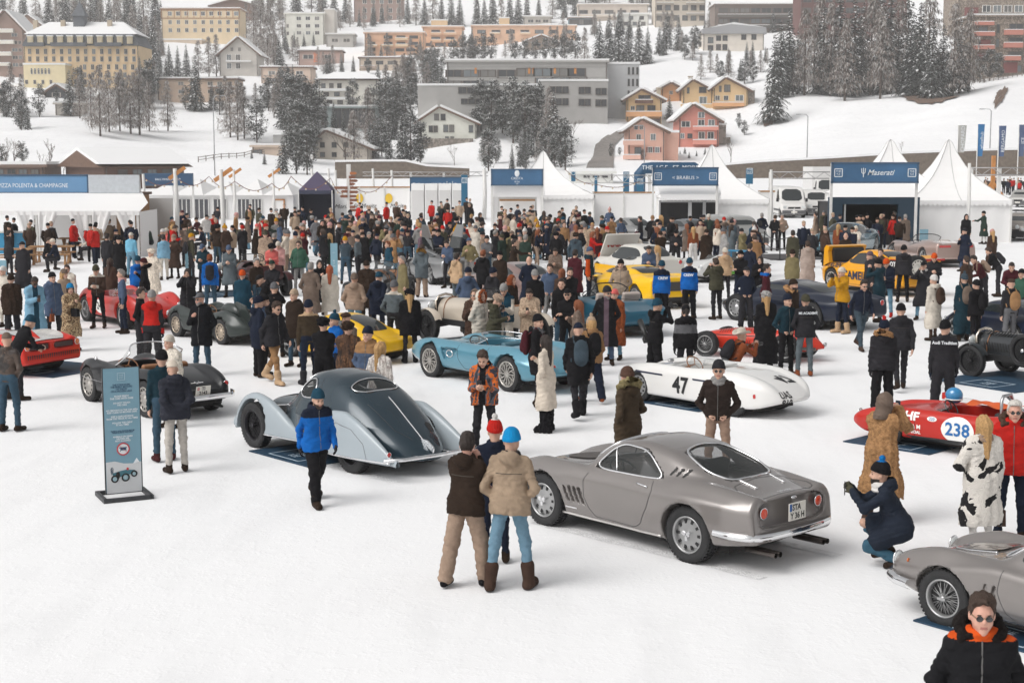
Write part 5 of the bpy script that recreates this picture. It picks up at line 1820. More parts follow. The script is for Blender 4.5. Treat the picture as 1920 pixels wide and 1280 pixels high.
def prewar(label,pf,pr,col,side=1,wb=2.9,bonnet='#2a2b2c',louv=True,spare=True,wings=True,body_h=.95,rimc=_0,fit=True,dz=0,matlab=None,R_=.39,straps=True):
 S=dict(wb=wb,R=R_,track=.68)
 root=carroot('vintage_car',label,0,pf,pr,S,side,dz=dz,fit=fit)
 P=paint(col)
 PB=mat('bonnet_%s'%bonnet,bonnet,.3,.4,coat=.6)
 hf=wb/2
 for s in(1,-1):
  MB().box((0,s*.38,.50),(wb+.7,.08,.14)).build('chassis_rail',BLACK,root)
  for xx in(hf,-hf):
   MB().tube([(xx-.42,s*.42,.44),(xx,s*.42,.36),(xx+.42,s*.42,.44)],.03,5).build('leaf_spring',BLACK,root)
  wheel(root,hf,s*.68,R_,.15,'thin',rimc)
  wheel(root,-hf,s*.68,R_,.15,'thin',rimc)
  lamp(root,'headlight',hf+.25,s*.36,.85,.13,LENS)
  if wings:
   for xx in(hf,-hf):
    arc=[(xx+(R_+.07)*math.cos(a),R_+(R_+.07)*math.sin(a))for a in np.linspace(.1,2.7,14)]
    MB().grid([[(x,s*(.68+y),z-abs(y)*.25)for y in(-.11,-.05,0,.05,.11)]for x,z in arc],flip=(s>0)).build('wing',P if xx<0 or side else P,root)
 for xx in(hf,-hf):
  MB().tube([(xx,-.66,R_),(xx,.66,R_)],.035,6).build('axle',BLACK,root)
 def sect(x,w_,zt,n=12):
  return[(x,w_*math.cos(a)if abs(math.cos(a))<1 else w_,.52+(zt-.52)*min(1,max(0,math.sin(a))**.55))for a in np.linspace(0,PI,n)]
 MB().grid([sect(hf+.12-t*(hf+.12-.15),.30+.08*t,1.06+.06*t)for t in np.linspace(0,1,5)]).build('bonnet',PB,root)
 MB().grid([sect(.15,.40,1.14),sect(-.1,.46,1.16),sect(-.25,.50,1.12)]).build('scuttle',P,root)
 b=MB()
 for s in(1,-1):
  b.grid([[(x,s*.50,.52),(x,s*(.52),body_h-.05),(x,s*.47,body_h+(.1 if x<-.8 else 0))]for x in np.linspace(-.25,-1.45,6)],flip=(s>0))
 b.grid([[(-1.45,y,.5),(-1.62,y,.7),(-1.45,y,body_h+.1)]for y in(-.5,0,.5)])
 b.box((-.85,0,.52),(1.2,1.0,.04))
 b.build('body_tub',P,root)
 g=MB().box((0,0,0),(.05,.56,.56),0)
 g.tube([(.03,-.3,-.3),(.03,-.31,.2),(.03,-.2,.32),(.03,0,.36),(.03,.2,.32),(.03,.31,.2),(.03,.3,-.3)],.035,6,1)
 for i in range(9):
  g.box((.03,-.24+.06*i,-.02),(.02,.012,.52),1)
 g.build('radiator',[BLACK,mat('nickel',(.72,.64,.55),.2,1)],root,loc=(hf+.14,0,.78))
 if louv:
  for s in(1,-1):
   for i in range(14):
    MB().box((0,0,0),(.02,.01,.22),M=Matrix.Rotation(.25,3,'Y')).build('louvre',INK,root,loc=(hf-.1-.085*i,s*(.335+.005*i),.76))
    if i<13:
     MB().box((0,0,0),(.022,.16,.02),M=Matrix.Rotation(-s*.42,3,'X')).build('louvre',INK,root,loc=(hf-.1-.085*i,s*.17,1.06))
 if straps:
  for x in(.35,hf-.15):
   MB().tube([(p[0],p[1]*1.02,p[2]+.008)for p in sect(x,.36-.05*(x>.5),1.11-.03*(x>.5))],.016,5).build('bonnet_strap',TAN,root)
 if spare:
  wheel(root,-.05,side*.66,R_,.15,'thin',rimc,z=.80)
  MB().ball((0,0,0),(.05,.02,.05)).build('spare_hub',CHROME,root,loc=(-.05,side*.75,.80))
 screen(root,-.12,1.12,.26,.44,.06,.02,frame=BLACK,r=.014,top=1)
 for s in(1,-1):
  seat(root,-.72,s*.23,.52,TAN,.42,.5)
 steering(root,-.35,-side*.22,1.12,.21,BLACK,.5)
 if matlab:
  mattress(root,2.2,2.6,matlab,(.4,side*.5))
 return root
def coupe(label,pf,pr,col,side=1,kind='sports_car',H_=1.2,L0=2.05,L1=-2.15,wb=2.6,nose=.45,hood=.78,deck=.86,wst='alloy',rimc='silver',R_=.33,hw=.90,tailz=.80,open_=False,roofx=(.85,.0,-.6,-1.55),m=None,res=.055,tl=None,fit=True,glass=DGLASS,roofm=None,kamm=True,metal=0,dz=0,extra=None):
 a,b,c,d=roofx
 S=dict(wb=wb,R=R_,track=hw-.16,arch=R_+.045,top=[(L0,nose),(L0-.25,nose+.10),(wb/2,hood-.08),(.7,hood),(0,.84),(-.8,deck-.02),(-wb/2,deck),(L1+.4,(deck+tailz)/2),(L1,tailz)],fen=[(L0,nose),(L0-.25,nose+.13),(wb/2+.1,hood),(wb/2-.5,hood+.01),(0,.80),(-wb/2+.4,deck),(-wb/2,deck+.03),(L1+.4,deck-.01),(L1,tailz)],wid=[(L0+.05,.02),(L0+.02,hw*.5),(L0-.12,hw*.74),(L0-.45,hw*.92),(wb/2,hw*.97),(.3,hw*.96),(-.5,hw*.97),(-wb/2,hw),(L1+.5,hw*.95),(L1,hw*.82)]+([]if kamm else[(L1-.08,.02)]),bot=[(L0,.26),(L0-.5,.17),(-1.2,.17),(L1,.34)],yf=[(2,hw*.68),(-2,hw*.68)],fb=.24,zw=.55,tum=.12,und=.10,r=.09)
 if kamm:
  S['tail']=[(L1,.08,.06)]
 if not open_:
  S.update(roof=[(a,hood-.05),((a+b)/2,(hood+H_)/2+.05),(b,H_-.02),((b+c)/2,H_),(c,H_-.03),((c+d)/2,(H_+deck)/2+.04),(d,deck-.02),(d-.25,deck-.12)],cw=[(a,hw*.74),(b,hw*.78),(c,hw*.76),(d,hw*.62)],ct=.5,zb=.85,ccr=.12)
 else:
  S['pit']=[((a+d)/2-.1,.62,hw*.68,.42,3.5)]
 base=bodyf(S)
 root=carroot(kind,label,0,pf,pr,S,side,fit=fit,dz=dz)
 P=m or paint(col)
 bodymesh(S,carved(S,base),res,P,root)
 underbody(root,S,.14)
 wheels(root,S,wst,rimc,.2)
 if not open_:
  fro=[(b+.03,-hw*.46),((a+b)/2+.05,-hw*.62),(a-.12,-hw*.58),(a-.04,0),(a-.12,hw*.58),((a+b)/2+.05,hw*.62),(b+.03,hw*.46)]
  rea=[(d+.12,-hw*.44),(c-.08,-hw*.45),(c-.04,0),(c-.08,hw*.45),(d+.12,hw*.44),(d+.08,0)]
  patch(base,fro,'z',1,glass,'windscreen',root,.005)
  patch(base,rea,'z',1,glass,'rear_window',root,.005)
  for s in(1,-1):
   patch(base,[(d+.35,.90),(a-.22,.885),((a+b)/2-.04,(H_+.88)/2+.03),(b-.02,H_-.10),(c,H_-.11)],'y',s,glass,'side_window',root,.005,lim=.2)
 else:
  screen(root,a-.1,.82,.34,hw*.68,.42,.22,frame=BLACK,r=.016,top=.88)
  for s in(1,-1):
   seat(root,-.35,s*.36,.40,mat('pale_leather',(.45,.38,.34),.5),.48,.56)
  steering(root,.2,side*.34,.82)
 for s in(1,-1):
  lamp(root,'headlight',nose_(base,hw*.66,nose+.02),s*hw*.66,nose+.02,.08,LENS)
  if tl=='bar':
   MB().box((0,0,0),(.05,.46,.09)).build(_s24,REDLENS,root,loc=(L1+.02,s*.45,tailz-.12))
  else:
   lamp(root,_s24,L1+.01,s*hw*.62,tailz-.12,.07,REDLENS,(-1,0,0))
  strip(base,[(a-.15,.80),(a-.12,.4),(a-.28,.25),(d+.75,.25),(d+.55,.5),(d+.5,.84)],'y',s,.005,INK,'door_gap',root,-.001,n=30)
 if extra:
  extra(root,base,S,P)
 return root
def boxcar(label,pf,pr,col,side=1,kind='van',L0=2.3,L1=-3.0,wb=3.2,H_=2.3,hood=1.1,hw=.98,ws=(1.75,.95),R_=.34,win=True,cargo=False,res=.07,fit=True,scale=None,trim=True,backwin=False,extra=None,m=None):
 S=dict(wb=wb,R=R_,track=hw-.14,arch=R_+.06,top=[(L0,hood-.25),(L0-.12,hood-.06),(ws[0],hood+.08),(ws[1],H_-.06),(ws[1]-.4,H_),(L1+.2,H_),(L1,H_-.05)],fen=[(L0,.3),(L1,.3)],wid=[(L0+.05,.02),(L0+.03,hw*.7),(L0-.1,hw*.88),(L0-.5,hw*.98),(0,hw),(L1+.1,hw),(L1-.02,hw*.93),(L1-.06,.02)],bot=[(L0,.28),(L0-.5,.24),(L1,.32)],zw=.8,tum=.012,und=.05,r=.10,crown=.04)
 base=bodyf(S)
 root=carroot(kind,label,0,pf,pr,S,side,fit=fit,scale=scale)
 P=m or paint(col)
 bodymesh(S,carved(S,base),res,P,root)
 underbody(root,S,.2)
 wheels(root,S,'disc','#8d8b88',.2)
 x0,x1=ws
 patch(base,[(hood+.16,-hw*.8),(hood+.12,0),(hood+.16,hw*.8),(H_-.16,hw*.70),(H_-.13,0),(H_-.16,-hw*.70)][::-1]and[(-hw*.8,hood+.16),(hw*.8,hood+.16),(hw*.70,H_-.18),(-hw*.70,H_-.18)],'x',1,DGLASS,'windscreen',root,.008,rnd=1)
 for s in(1,-1):
  patch(base,[(x1-.35 if not backwin else x1-.9,hood+.10),(x0-.12,hood+.12),(x1+.10,H_-.22),(x1-.35 if not backwin else x1-.9,H_-.22)],'y',s,DGLASS,'side_window',root,.008,rnd=1)
  if backwin:
   patch(base,[(L1+.25,hood+.10),(x1-1.0,hood+.10),(x1-1.0,H_-.22),(L1+.35,H_-.22)],'y',s,DGLASS,'rear_side_window',root,.008,rnd=1)
  MB().box((0,0,0),(.05,.34,.16)).build('headlight',LENS,root,loc=(L0+.0,s*hw*.66,hood-.28),rot=(0,-.2,-s*.25))
  MB().box((0,0,0),(.09,.16,.26)).build('door_mirror',BLACK,root,loc=(x0-.25,s*(hw+.12),hood+.22))
  if trim:
   patch(base,[(L1+.4,.52),(L0-.5,.52),(L0-.5,.66),(L1+.4,.66)],'y',s,mat('plastic_grey',(.09,.09,.095),.7),'side_trim',root,.012,rnd=0)
  MB().box((0,0,0),(.04,.12,.3)).build(_s24,REDLENS,root,loc=(L1-.03,s*hw*.86,.95))
 MB().box((0,0,0),(.10,hw*1.8,.28)).build('front_bumper',mat('plastic_grey',(.09,.09,.095),.7),root,loc=(L0+.0,0,.44))
 MB().box((0,0,0),(.06,hw*.95,.14)).build('grille',BLACK,root,loc=(L0+.03,0,hood-.34))
 plate(root,L0+.06,0,.45,'',None,.46,.11,0)
 if extra:
  extra(root,base,S,P)
 return root
spyder();blue_roadster();white_racer();red_racer();front_grey();tail_racer();monoposto()
RT,_,_=barchetta('red pontoon-wing open racer behind the man in brown shearling, its nose to the right',(231,617),(161,602),'#b52218',-1,'wire','silver',disc='24',seatm=mat('seat_red',(.30,.03,.03),.5))
GD,_,_=barchetta('dark grey-green finned open racer behind the man with the flat cap',(331,631),(414,646),'#2c3331',1,'disc','#b9aa98',fin=True)
YL=coupe('yellow fastback hidden behind the two people in fur',(545,668),(668,682),'#e0b012',1,wst='five' if False else 'alloy',wb=2.4,L1=-2.0,L0=1.95,hw=.82,H_=1.2,kamm=False,tailz=.62,deck=.80,roofx=(.6,.1,-.4,-1.5),extra=lambda r,b,S,P:plate(r,-2.02,.0,.48,'ZH 23',None,.3,.1,PI,fs=.07))
YF=coupe('bright yellow mid-engined supercar with a mesh tail, behind the two blue crew jackets',(1108,562),(1197,579),'#e8b60e',1,wst='mesh',wb=2.58,L1=-2.05,H_=1.12,deck=.92,tailz=.90,roofx=(1.2,.35,-.1,-.95),extra=lambda r,b,S,P:(patch(b,[(-.62,.52),(.62,.52),(.62,.78),(-.62,.78)],'x',-1,mat('tail_mesh',(.05,.045,.04),.6),'tail_mesh',r,.012,rnd=1),[lamp(r,'tail_lamp_ring',-2.07,y,.66,.10,STEEL,(-1,0,0))for y in(-.45,.45)],MB().box((0,0,0),(.12,1.2,.14)).build('diffuser',BLACK,r,loc=(-1.98,0,.32))))
NS=coupe('long low navy supercar with silver wheels behind the woman in the long black coat',(1377,600),(1524,618),'#141c2e',1,wst='disc',rimc='#b4b4b4',wb=2.64,L0=2.1,L1=-2.3,H_=1.12,hood=.72,nose=.40,deck=.86,tailz=.78,hw=.98,R_=.34,roofx=(1.25,.35,-.15,-1.3))
NR=coupe('navy sports car with five-spoke silver wheels, half hidden by the vintage tourer',(1790,633),(1900,652),'#131c30',1,wst='alloy',wb=2.5,H_=1.22)
YR=coupe('yellow rally coupe with raised panels and a red wing',(1545,540),(1668,556),'#dd9a10',1,kind='rally_car',wst='disc',rimc='#d8d4cc',wb=2.5,H_=1.34,hood=.86,nose=.6,deck=.98,tailz=.95,hw=.88,R_=.34,roofx=(.85,.15,-.55,-1.4),extra=lambda r,b,S,P:(decal(b,'CAMEL',.36,mat('rally_navy',(.01,.02,.06),.5),'lettering',r,(.05,.52),'y',1,.008,bold=.012),decal(b,'CITROEN',.19,mat('rally_navy',(.01,.02,.06),.5),'lettering',r,(1.25,.79),'y',1,.01,bold=.006,sx=1.2),MB().prism([(1.45,.85),(1.75,.72),(1.72,1.30),(1.62,1.40),(1.45,1.37),(1.52,1.2)],-.75,.75,0).build('raised_bonnet',P,r),MB().prism([(1.38,.9),(1.46,.86),(1.54,1.2),(1.46,1.32),(1.40,1.28)],-.6,.6,0).build('bonnet_lining',BLACK,r),MB().box((-1.95,0,1.12),(.5,1.7,.06)).bar((-1.9,-.7,.9),(-1.9,-.7,1.12),.06).bar((-1.9,.7,.9),(-1.9,.7,1.12),.06).build('rear_wing',paint('#b21d18'),r),text('lettering','TOTAL',.2,WHITE,r,(-1.9,.865,1.0),(PI/2,0,PI),bold=.005),MB().box((-1.9,.855,1.0),(.7,.015,.26)).build('wing_end_plate',INK,r),wheel(r,-2.25,.3,.36,.22,'disc','#d8d4cc',z=.92,steer=PI/2-.1),MB().prism([(-1.3,.98),(-2.05,.94),(-2.1,1.1),(-1.6,1.22)],-.78,.78).build('raised_tail',P,r)))
RC=coupe('rose gold convertible parked in front of the open dark blue tent',(1655,487),(1750,503),'#8d7468',1,kind='convertible',open_=True,wb=2.93,L0=2.4,L1=-2.45,hw=.97,R_=.36,hood=.86,deck=.98,tailz=.95,roofx=(.85,.0,-.6,-1.55),m=mat('paint_rose_gold',(.42,.30,.26),.28,.5,coat=1),tl='bar',wst='alloy')
TG=coupe('teal blue modern coupe on the roped-off grey platform',(1500,486),(1592,470),'#3d5f6b',-1,wb=2.93,L0=2.4,L1=-2.35,hw=.97,R_=.37,H_=1.36,hood=.95,nose=.55,deck=1.02,tailz=.98,roofx=(1.0,.1,-.5,-1.9),m=mat('paint_teal',(.09,.18,.22),.25,.5,coat=1),dz=.06)
DL=coupe('stainless steel wedge coupe with gullwing doors raised, among the crowd',(752,520),(822,537),'#777777',1,wb=2.41,L0=2.0,L1=-2.15,H_=1.14,hood=.74,nose=.5,deck=.90,tailz=.86,hw=.93,m=mat('brushed_steel',(.42,.42,.42),.33,.95),tl='bar',roofx=(.95,.1,-.3,-1.9),extra=lambda r,b,S,P:[MB().prism([(.55,0),(-.55,0),(-.5,.42),(.42,.42)],-.03,.03,0).prism([(.42,.42),(-.5,.42),(-.40,.85),(.2,.85)],-.02,.02,1).build('gullwing_door',[DGLASS,P],r,loc=(.0,s*.46,1.10),rot=(-s*.22,0,0))for s in(1,-1)]+[MB().box((0,0,0),(.05,.09,1.1),M=Matrix.Rotation(PI/2,3,'X')).build('window_louvre',BLACK,r,loc=(-.7-.22*i,0,1.12-.05*i))for i in range(5)])
BC=coupe('dusky pink fastback coupe wedged in the crowd',(880,562),(962,577),'#6d5650',1,wb=2.5,H_=1.22,deck=.9,hw=.84,m=mat('paint_dusky',(.26,.17,.15),.3,.3,coat=1))
BR=coupe('teal vintage-style round-tailed coupe hidden behind the man in the black jacket',(1040,608),(1140,632),'#1d4f63',1,wb=2.6,H_=1.25,hw=.80,kamm=False,L1=-2.0,tailz=.66,deck=.82,wst='wire',roofx=(.5,.0,-.5,-1.4),open_=True)
SC=coupe('silver grey coupe at the back of the crowd beside the middle tent',(1120,452),(1185,460),'#777674',1,wb=2.6,H_=1.25,m=mat('paint_silver',(.36,.36,.355),.3,.7,coat=1))
SC2=coupe('dark silver coupe in front of the glass doors',(1225,455),(1290,463),'#555',1,wb=2.6,H_=1.25,m=mat('paint_dark_silver',(.2,.2,.2),.3,.7,coat=1))
SV=boxcar('silver hatchback seen between people by the white tent wall',(1375,470),(1318,462),'#8c8c8a',-1,'car',L0=2.0,L1=-2.0,wb=2.5,H_=1.5,hood=.95,hw=.86,ws=(1.0,.35),trim=False,backwin=True)
RL=coupe('white rally hatchback with yellow flanks and an upright bonnet',(1110,528),(1205,543),'#c9c6bf',1,kind='rally_car',wb=2.5,L0=1.95,L1=-1.9,H_=1.38,hood=.9,nose=.62,deck=1.0,tailz=.98,hw=.86,roofx=(.9,.2,-.9,-1.7),wst='disc',extra=lambda r,b,S,P:(patch(b,[(-1.8,.35),(1.8,.35),(1.8,.66),(-1.8,.66)],'y',1,paint('#e0a812'),'yellow_flank',r,.006,rnd=0),MB().box((0,0,0),(.95,1.3,.05),0).build('raised_bonnet',paint('#d9d5ce'),r,loc=(1.15,0,1.25),rot=(0,1.0,0)),MB().box((0,0,0),(.16,1.36,.052),0).build('bonnet_stripe',paint('#c4481c'),r,loc=(1.38,0,.93),rot=(0,1.0,0)),text('lettering','MARTINI',.26,paint('#a3271d'),r,(1.115,0,1.28),(PI/2-.57,0,-PI/2),bold=.01)))
LM,LB,LS=barchetta('white, blue and green open prototype racer among the crowd',(1318,532),(1425,520),'#d4d4d2',1,'alloy',_2,disc='26',fit=False)
for s in(1,-1):
 patch(LB,[(-1.5,.24),(1.5,.24),(1.4,.36),(-1.4,.36)],'y',s,paint('#5fae2c'),'green_sill',LM,.008,rnd=0)
 patch(LB,[(.45,.4),(1.3,.4),(1.3,.66),(.45,.62)],'y',s,paint('#2f86ad'),'blue_panel',LM,.008,rnd=0)
MB().box((-1.9,0,1.0),(.45,1.6,.05)).bar((-1.9,-.6,.6),(-1.9,-.6,1.0),.05).bar((-1.9,.6,.6),(-1.9,.6,1.0),.05).build('rear_wing',paint('#2f7fa8'),LM)
prewar('grey bonneted vintage tourer with a side-mounted spare wheel and leather straps',(1818,706),(2010,735),'#20262a',1,2.95,'#34373a',matlab='blue printed mat beside the grey vintage tourer')
prewar('cream vintage racing car with strapped bonnet behind the woman in the pink skirt',(800,640),(930,660),'#cfc3b3',1,2.7,'#cfc3b3',louv=False,spare=False,rimc=_0,matlab='blue printed mat under the cream vintage racer')
prewar('maroon open vintage tourer behind the man in the blue rucksack',(395,546),(470,560),'#3c1618',1,2.8,'#46484a',spare=False,matlab='blue printed mat under the maroon tourer',fit=False)
prewar('black vintage open car behind the woman in the cream coat',(640,582),(700,560),'#17181a',-1,2.6,'#26282b',spare=False,fit=False)
PANDA=boxcar('boxy grey and brown four-wheel-drive hatchback with a roof rack',(1905,456),(1965,444),'#6e6862',1,'car',L0=1.75,L1=-1.75,wb=2.2,H_=1.5,hood=.92,hw=.76,ws=(.95,.45),R_=.31,res=.045,fit=False,backwin=True,m=mat('paint_panda',(.24,.215,.19),.4,coat=.6),extra=lambda r,b,S,P:(MB().tube([(.4,-.6,1.6),(.4,.6,1.6),(-1.3,.6,1.6),(-1.3,-.6,1.6)],.03,6,closed=True).tube([(-.2,-.6,1.6),(-.2,.6,1.6)],.02).tube([(-.7,-.6,1.6),(-.7,.6,1.6)],.02).bar((.4,-.6,1.48),(.4,-.6,1.6),.03).bar((.4,.6,1.48),(.4,.6,1.6),.03).bar((-1.3,-.6,1.48),(-1.3,-.6,1.6),.03).bar((-1.3,.6,1.48),(-1.3,.6,1.6),.03).build('roof_rack',BLACK,r),[lamp(r,'spot_lamp',1.80,y,.78,.10,LENS)for y in(-.25,.25)],[MB().box((0,0,0),(.04,.12,.12)).build('indicator',AMBER,r,loc=(1.72,y,.66))for y in(-.66,.66)],MB().box((0,0,0),(.12,1.3,.3)).build('bull_bar',BLACK,r,loc=(1.80,0,.40))))
boxcar('silver estate car behind the boxy hatchback at the right edge',(1905,392),(1960,384),'#9a9894',1,'car',L0=2.1,L1=-2.2,wb=2.7,H_=1.5,hood=.95,hw=.86,ws=(.9,.2),fit=False,backwin=True,trim=False,scale=1.0)
boxcar('white panel van with grey bumper parked left of the dark blue tent',(1480,412),(1430,402),'#d6d4d1',-1,'van',fit=False)
boxcar('smaller white van parked beside the panel van',(1525,408),(1485,398),'#d2d0cd',-1,'van',H_=1.95,hood=1.05,hw=.95,L0=2.2,L1=-2.5,wb=3.0,fit=False,trim=False)
boxcar('white box truck parked behind the two vans',(1548,388),(1500,380),'#cfcdca',-1,'truck',H_=2.5,hood=1.3,hw=1.05,L0=2.4,L1=-3.2,wb=3.4,ws=(2.0,1.5),fit=False,trim=False,extra=lambda r,b,S,P:MB().box((-1.6,0,2.15),(4.6,2.3,2.7)).build('cargo_box',mat('cargo_white',(.66,.65,.64),.5),r))
# tyre tracks pressed into the snow along some cars
TRACK=mat('tyre_track_snow',(.755,.755,.76),.85,var=.22,scale=5,bump=1.0,bscale=38)
def tracks(root,x0,x1,tr):
 M=root.matrix_basis
 for s in(1,-1):
  n=26
  P=[]
  for i in range(n):
   x=x0+(x1-x0)*i/(n-1)
   c=s*tr+.05*math.sin(x*.7)+.012*((x-x0)if x<x0 else 0)
   w_=.09+.012*math.sin(7*x+s)
   P.append([(M@Vector((x,c-w_,0)))[:2]+(.0045,),(M@Vector((x,c+w_,0)))[:2]+(.0045,)])
  tag(MB().grid(P).build('tyre_track',TRACK),kind='structure')
tracks(GREY,-2.2,1.4,.70)
tracks(TEAR,-2.3,1.2,.68)
# ---------------------------------------------------------------- terrain: the frozen lake and the hillside behind it
TAB={-260:[(225,347),(262,330),(300,285),(350,245),(400,205),(430,160),(560,105),(640,60),(820,-30),(1100,-150)],100:[(225,347),(262,330),(300,288),(350,250),(400,215),(430,165),(560,110),(640,60),(820,-20),(1100,-150)],400:[(225,350),(262,335),(300,300),(350,272),(400,238),(450,172),(560,122),(640,82),(820,-15),(1100,-150)],700:[(225,352),(262,335),(300,316),(350,292),(400,238),(450,190),(560,126),(640,84),(820,-10),(1100,-150)],1000:[(225,352),(262,332),(300,320),(345,288),(365,226),(450,152),(560,112),(640,72),(820,-10),(1100,-150)],1300:[(225,352),(262,335),(264,320),(300,304),(345,285),(400,184),(450,165),(520,100),(650,55),(820,-20),(1100,-150)],1600:[(225,352),(262,333),(264,299),(300,277),(380,192),(420,172),(520,95),(650,35),(820,-40),(1100,-150)],1920:[(225,350),(262,330),(264,286),(300,263),(380,163),(420,140),(520,62),(650,0),(820,-70),(1100,-200)],2300:[(225,350),(262,330),(264,284),(300,255),(380,150),(420,126),(520,40),(650,-30),(820,-100),(1100,-220)]}
TCX=sorted(TAB)
def rowof(px,Y):
 px=np.clip(np.asarray(px,float),TCX[0],TCX[-1])
 Y=np.asarray(Y,float)
 vals=np.stack([np.interp(Y,*np.array(TAB[c]).T)+0*px for c in TCX])
 i=np.clip(np.searchsorted(TCX,px)-1,0,len(TCX)-2)
 a,b=np.array(TCX)[i],np.array(TCX)[i+1]
 t=(px-a)/(b-a)
 t=t*t*(3-2*t)
 j=np.arange(vals.shape[-1])if vals.ndim==2 else 0
 if vals.ndim==2:
  return vals[i,j]*(1-t)+vals[i+1,j]*t
 return vals[i]*(1-t)+vals[i+1]*t
def zrow(row,Y):
 u=(CY-row)/F
 return H+(-math.sin(TH)+math.cos(TH)*u)*Y/(math.cos(TH)+math.sin(TH)*u)
def terr(X,Y):
 X,Y=np.asarray(X,float),np.asarray(Y,float)
 px=CX+F*X/np.maximum(Y*.9926,1)
 z=zrow(rowof(px,Y),Y)
 k=np.clip((Y-205)/25,0,1)
 n=.5*np.sin(X*.09+1.3*np.sin(Y*.05))+.35*np.sin(X*.21-Y*.13)+.2*np.sin(Y*.33+X*.05)
 return np.where(Y<225,0,z)*k+n*np.clip((Y-270)/60,0,1)
def hit(px,row):
 """the point of the hillside seen at photo pixel (px, row)"""
 Ys=np.arange(226,800,1.0)
 r=rowof(np.full_like(Ys,px),Ys)
 m=np.nonzero(r<=row)[0]
 Y=float(Ys[m[0]])if len(m)else 800.
 p=AT(px,row,Y)
 p.z=float(terr(p.x,Y))
 return p
SNOW,n_,b_=new_mat('snow')
b_.inputs['Roughness'].default_value=.75
b_.inputs['Subsurface Weight'].default_value=0
b_.inputs['Specular IOR Level'].default_value=.3
tc=n_.nodes.new('ShaderNodeTexCoord')
def noise(n,vec,sc,det=5,dist=0,rough=.6):
 x=n.nodes.new('ShaderNodeTexNoise')
 x.inputs['Scale'].default_value=sc
 x.inputs['Detail'].default_value=det
 x.inputs['Distortion'].default_value=dist
 x.inputs['Roughness'].default_value=rough
 n.links.new(vec,x.inputs['Vector'])
 return x.outputs[0]
mp=n_.nodes.new('ShaderNodeMapping')
mp.inputs['Rotation'].default_value=(0,0,.45)
mp.inputs['Scale'].default_value=(1,.22,1)
n_.links.new(tc.outputs['Object'],mp.inputs[0])
fa=noise(n_,tc.outputs['Object'],.35,6)
fb=noise(n_,mp.outputs[0],1.6,8,.4)
cr=n_.nodes.new('ShaderNodeValToRGB')
cr.color_ramp.elements[0].position=.30
cr.color_ramp.elements[0].color=(.775,.775,.78,1)
cr.color_ramp.elements[1].position=.55
cr.color_ramp.elements[1].color=(.855,.855,.86,1)
mxv=n_.nodes.new('ShaderNodeMath')
mxv.operation='MULTIPLY_ADD'
mxv.inputs[1].default_value=.45
n_.links.new(fa,mxv.inputs[0])
mm=n_.nodes.new('ShaderNodeMath')
mm.operation='MULTIPLY'
mm.inputs[1].default_value=.62
n_.links.new(fb,mm.inputs[0])
n_.links.new(mm.outputs[0],mxv.inputs[2])
n_.links.new(mxv.outputs[0],cr.inputs[0])
n_.links.new(cr.outputs[0],b_.inputs['Base Color'])
f1=noise(n_,tc.outputs['Object'],7,8,.3,.7)
f2=noise(n_,mp.outputs[0],3.2,6,.6)
ad=n_.nodes.new('ShaderNodeMath')
ad.operation='ADD'
n_.links.new(f1,ad.inputs[0])
n_.links.new(f2,ad.inputs[1])
f3=noise(n_,tc.outputs['Object'],3.4,3,0,.8)
f4=noise(n_,tc.outputs['Object'],22,2,.4,.6)
mk_=n_.nodes.new('ShaderNodeMapRange')
mk_.inputs['From Min'].default_value=.50
mk_.inputs['From Max'].default_value=.62
n_.links.new(f3,mk_.inputs['Value'])
mu=n_.nodes.new('ShaderNodeMath')
mu.operation='MULTIPLY_ADD'
n_.links.new(mk_.outputs[0],mu.inputs[0])
n_.links.new(f4,mu.inputs[1])
n_.links.new(ad.outputs[0],mu.inputs[2])
ad=mu
bp=n_.nodes.new('ShaderNodeBump')
bp.inputs['Strength'].default_value=.14
bp.inputs['Distance'].default_value=.035
n_.links.new(ad.outputs[0],bp.inputs['Height'])
n_.links.new(bp.outputs[0],b_.inputs['Normal'])
Yr=np.concatenate([np.linspace(-40,220,40),np.arange(224,300,2.),np.arange(300,480,4.),np.arange(480,840,8.)])
U=np.linspace(-1,1,220)
YY,UU=np.meshgrid(Yr,U,indexing='ij')
XX=UU*np.maximum(120,.62*YY)
ZZ=terr(XX.ravel(),YY.ravel()).reshape(XX.shape)
V=np.stack([XX,YY,ZZ],-1).reshape(-1,3)
a_,b2=XX.shape
ii=(np.arange(a_-1)[:,None]*b2+np.arange(b2-1)[None]).ravel()
Q=np.stack([ii,ii+1,ii+b2+1,ii+b2],1)
tag(O('ground',npmesh('ground',V,Q,(SNOW,))),kind='structure')
SNOWM=mat('roof_snow',(.80,.80,.80),.8,bump=.4,bscale=3)
def sheet(name,L,Rr,m,off=.25,n=24,kind='structure'):
 """a strip draped on the hillside between two lists of photo pixels"""
 l,r=dense(L,n),dense(Rr,n)
 P=[]
 for a,b in zip(l,r):
  row=[]
  for t in np.linspace(0,1,6):
   p=hit(*(a*(1-t)+b*t))
   row.append((p.x,p.y,p.z+off))
  P.append(row)
 return tag(MB().grid(P,flip=True).build(name,m),kind=kind)
sheet('road',[(1097,322),(1110,300),(1117,277),(1133,263),(1172,250)],[(1150,322),(1150,300),(1153,276),(1162,266),(1182,254)],mat('road_grit',(.22,.20,.185),.9,var=.3,scale=1.2))
GRASSM=spots('dead_grass',[(0,'#6a5344'),(.45,'#4e3b30'),(.55,'#7c6556'),(.68,'#8b7767')],3,6)
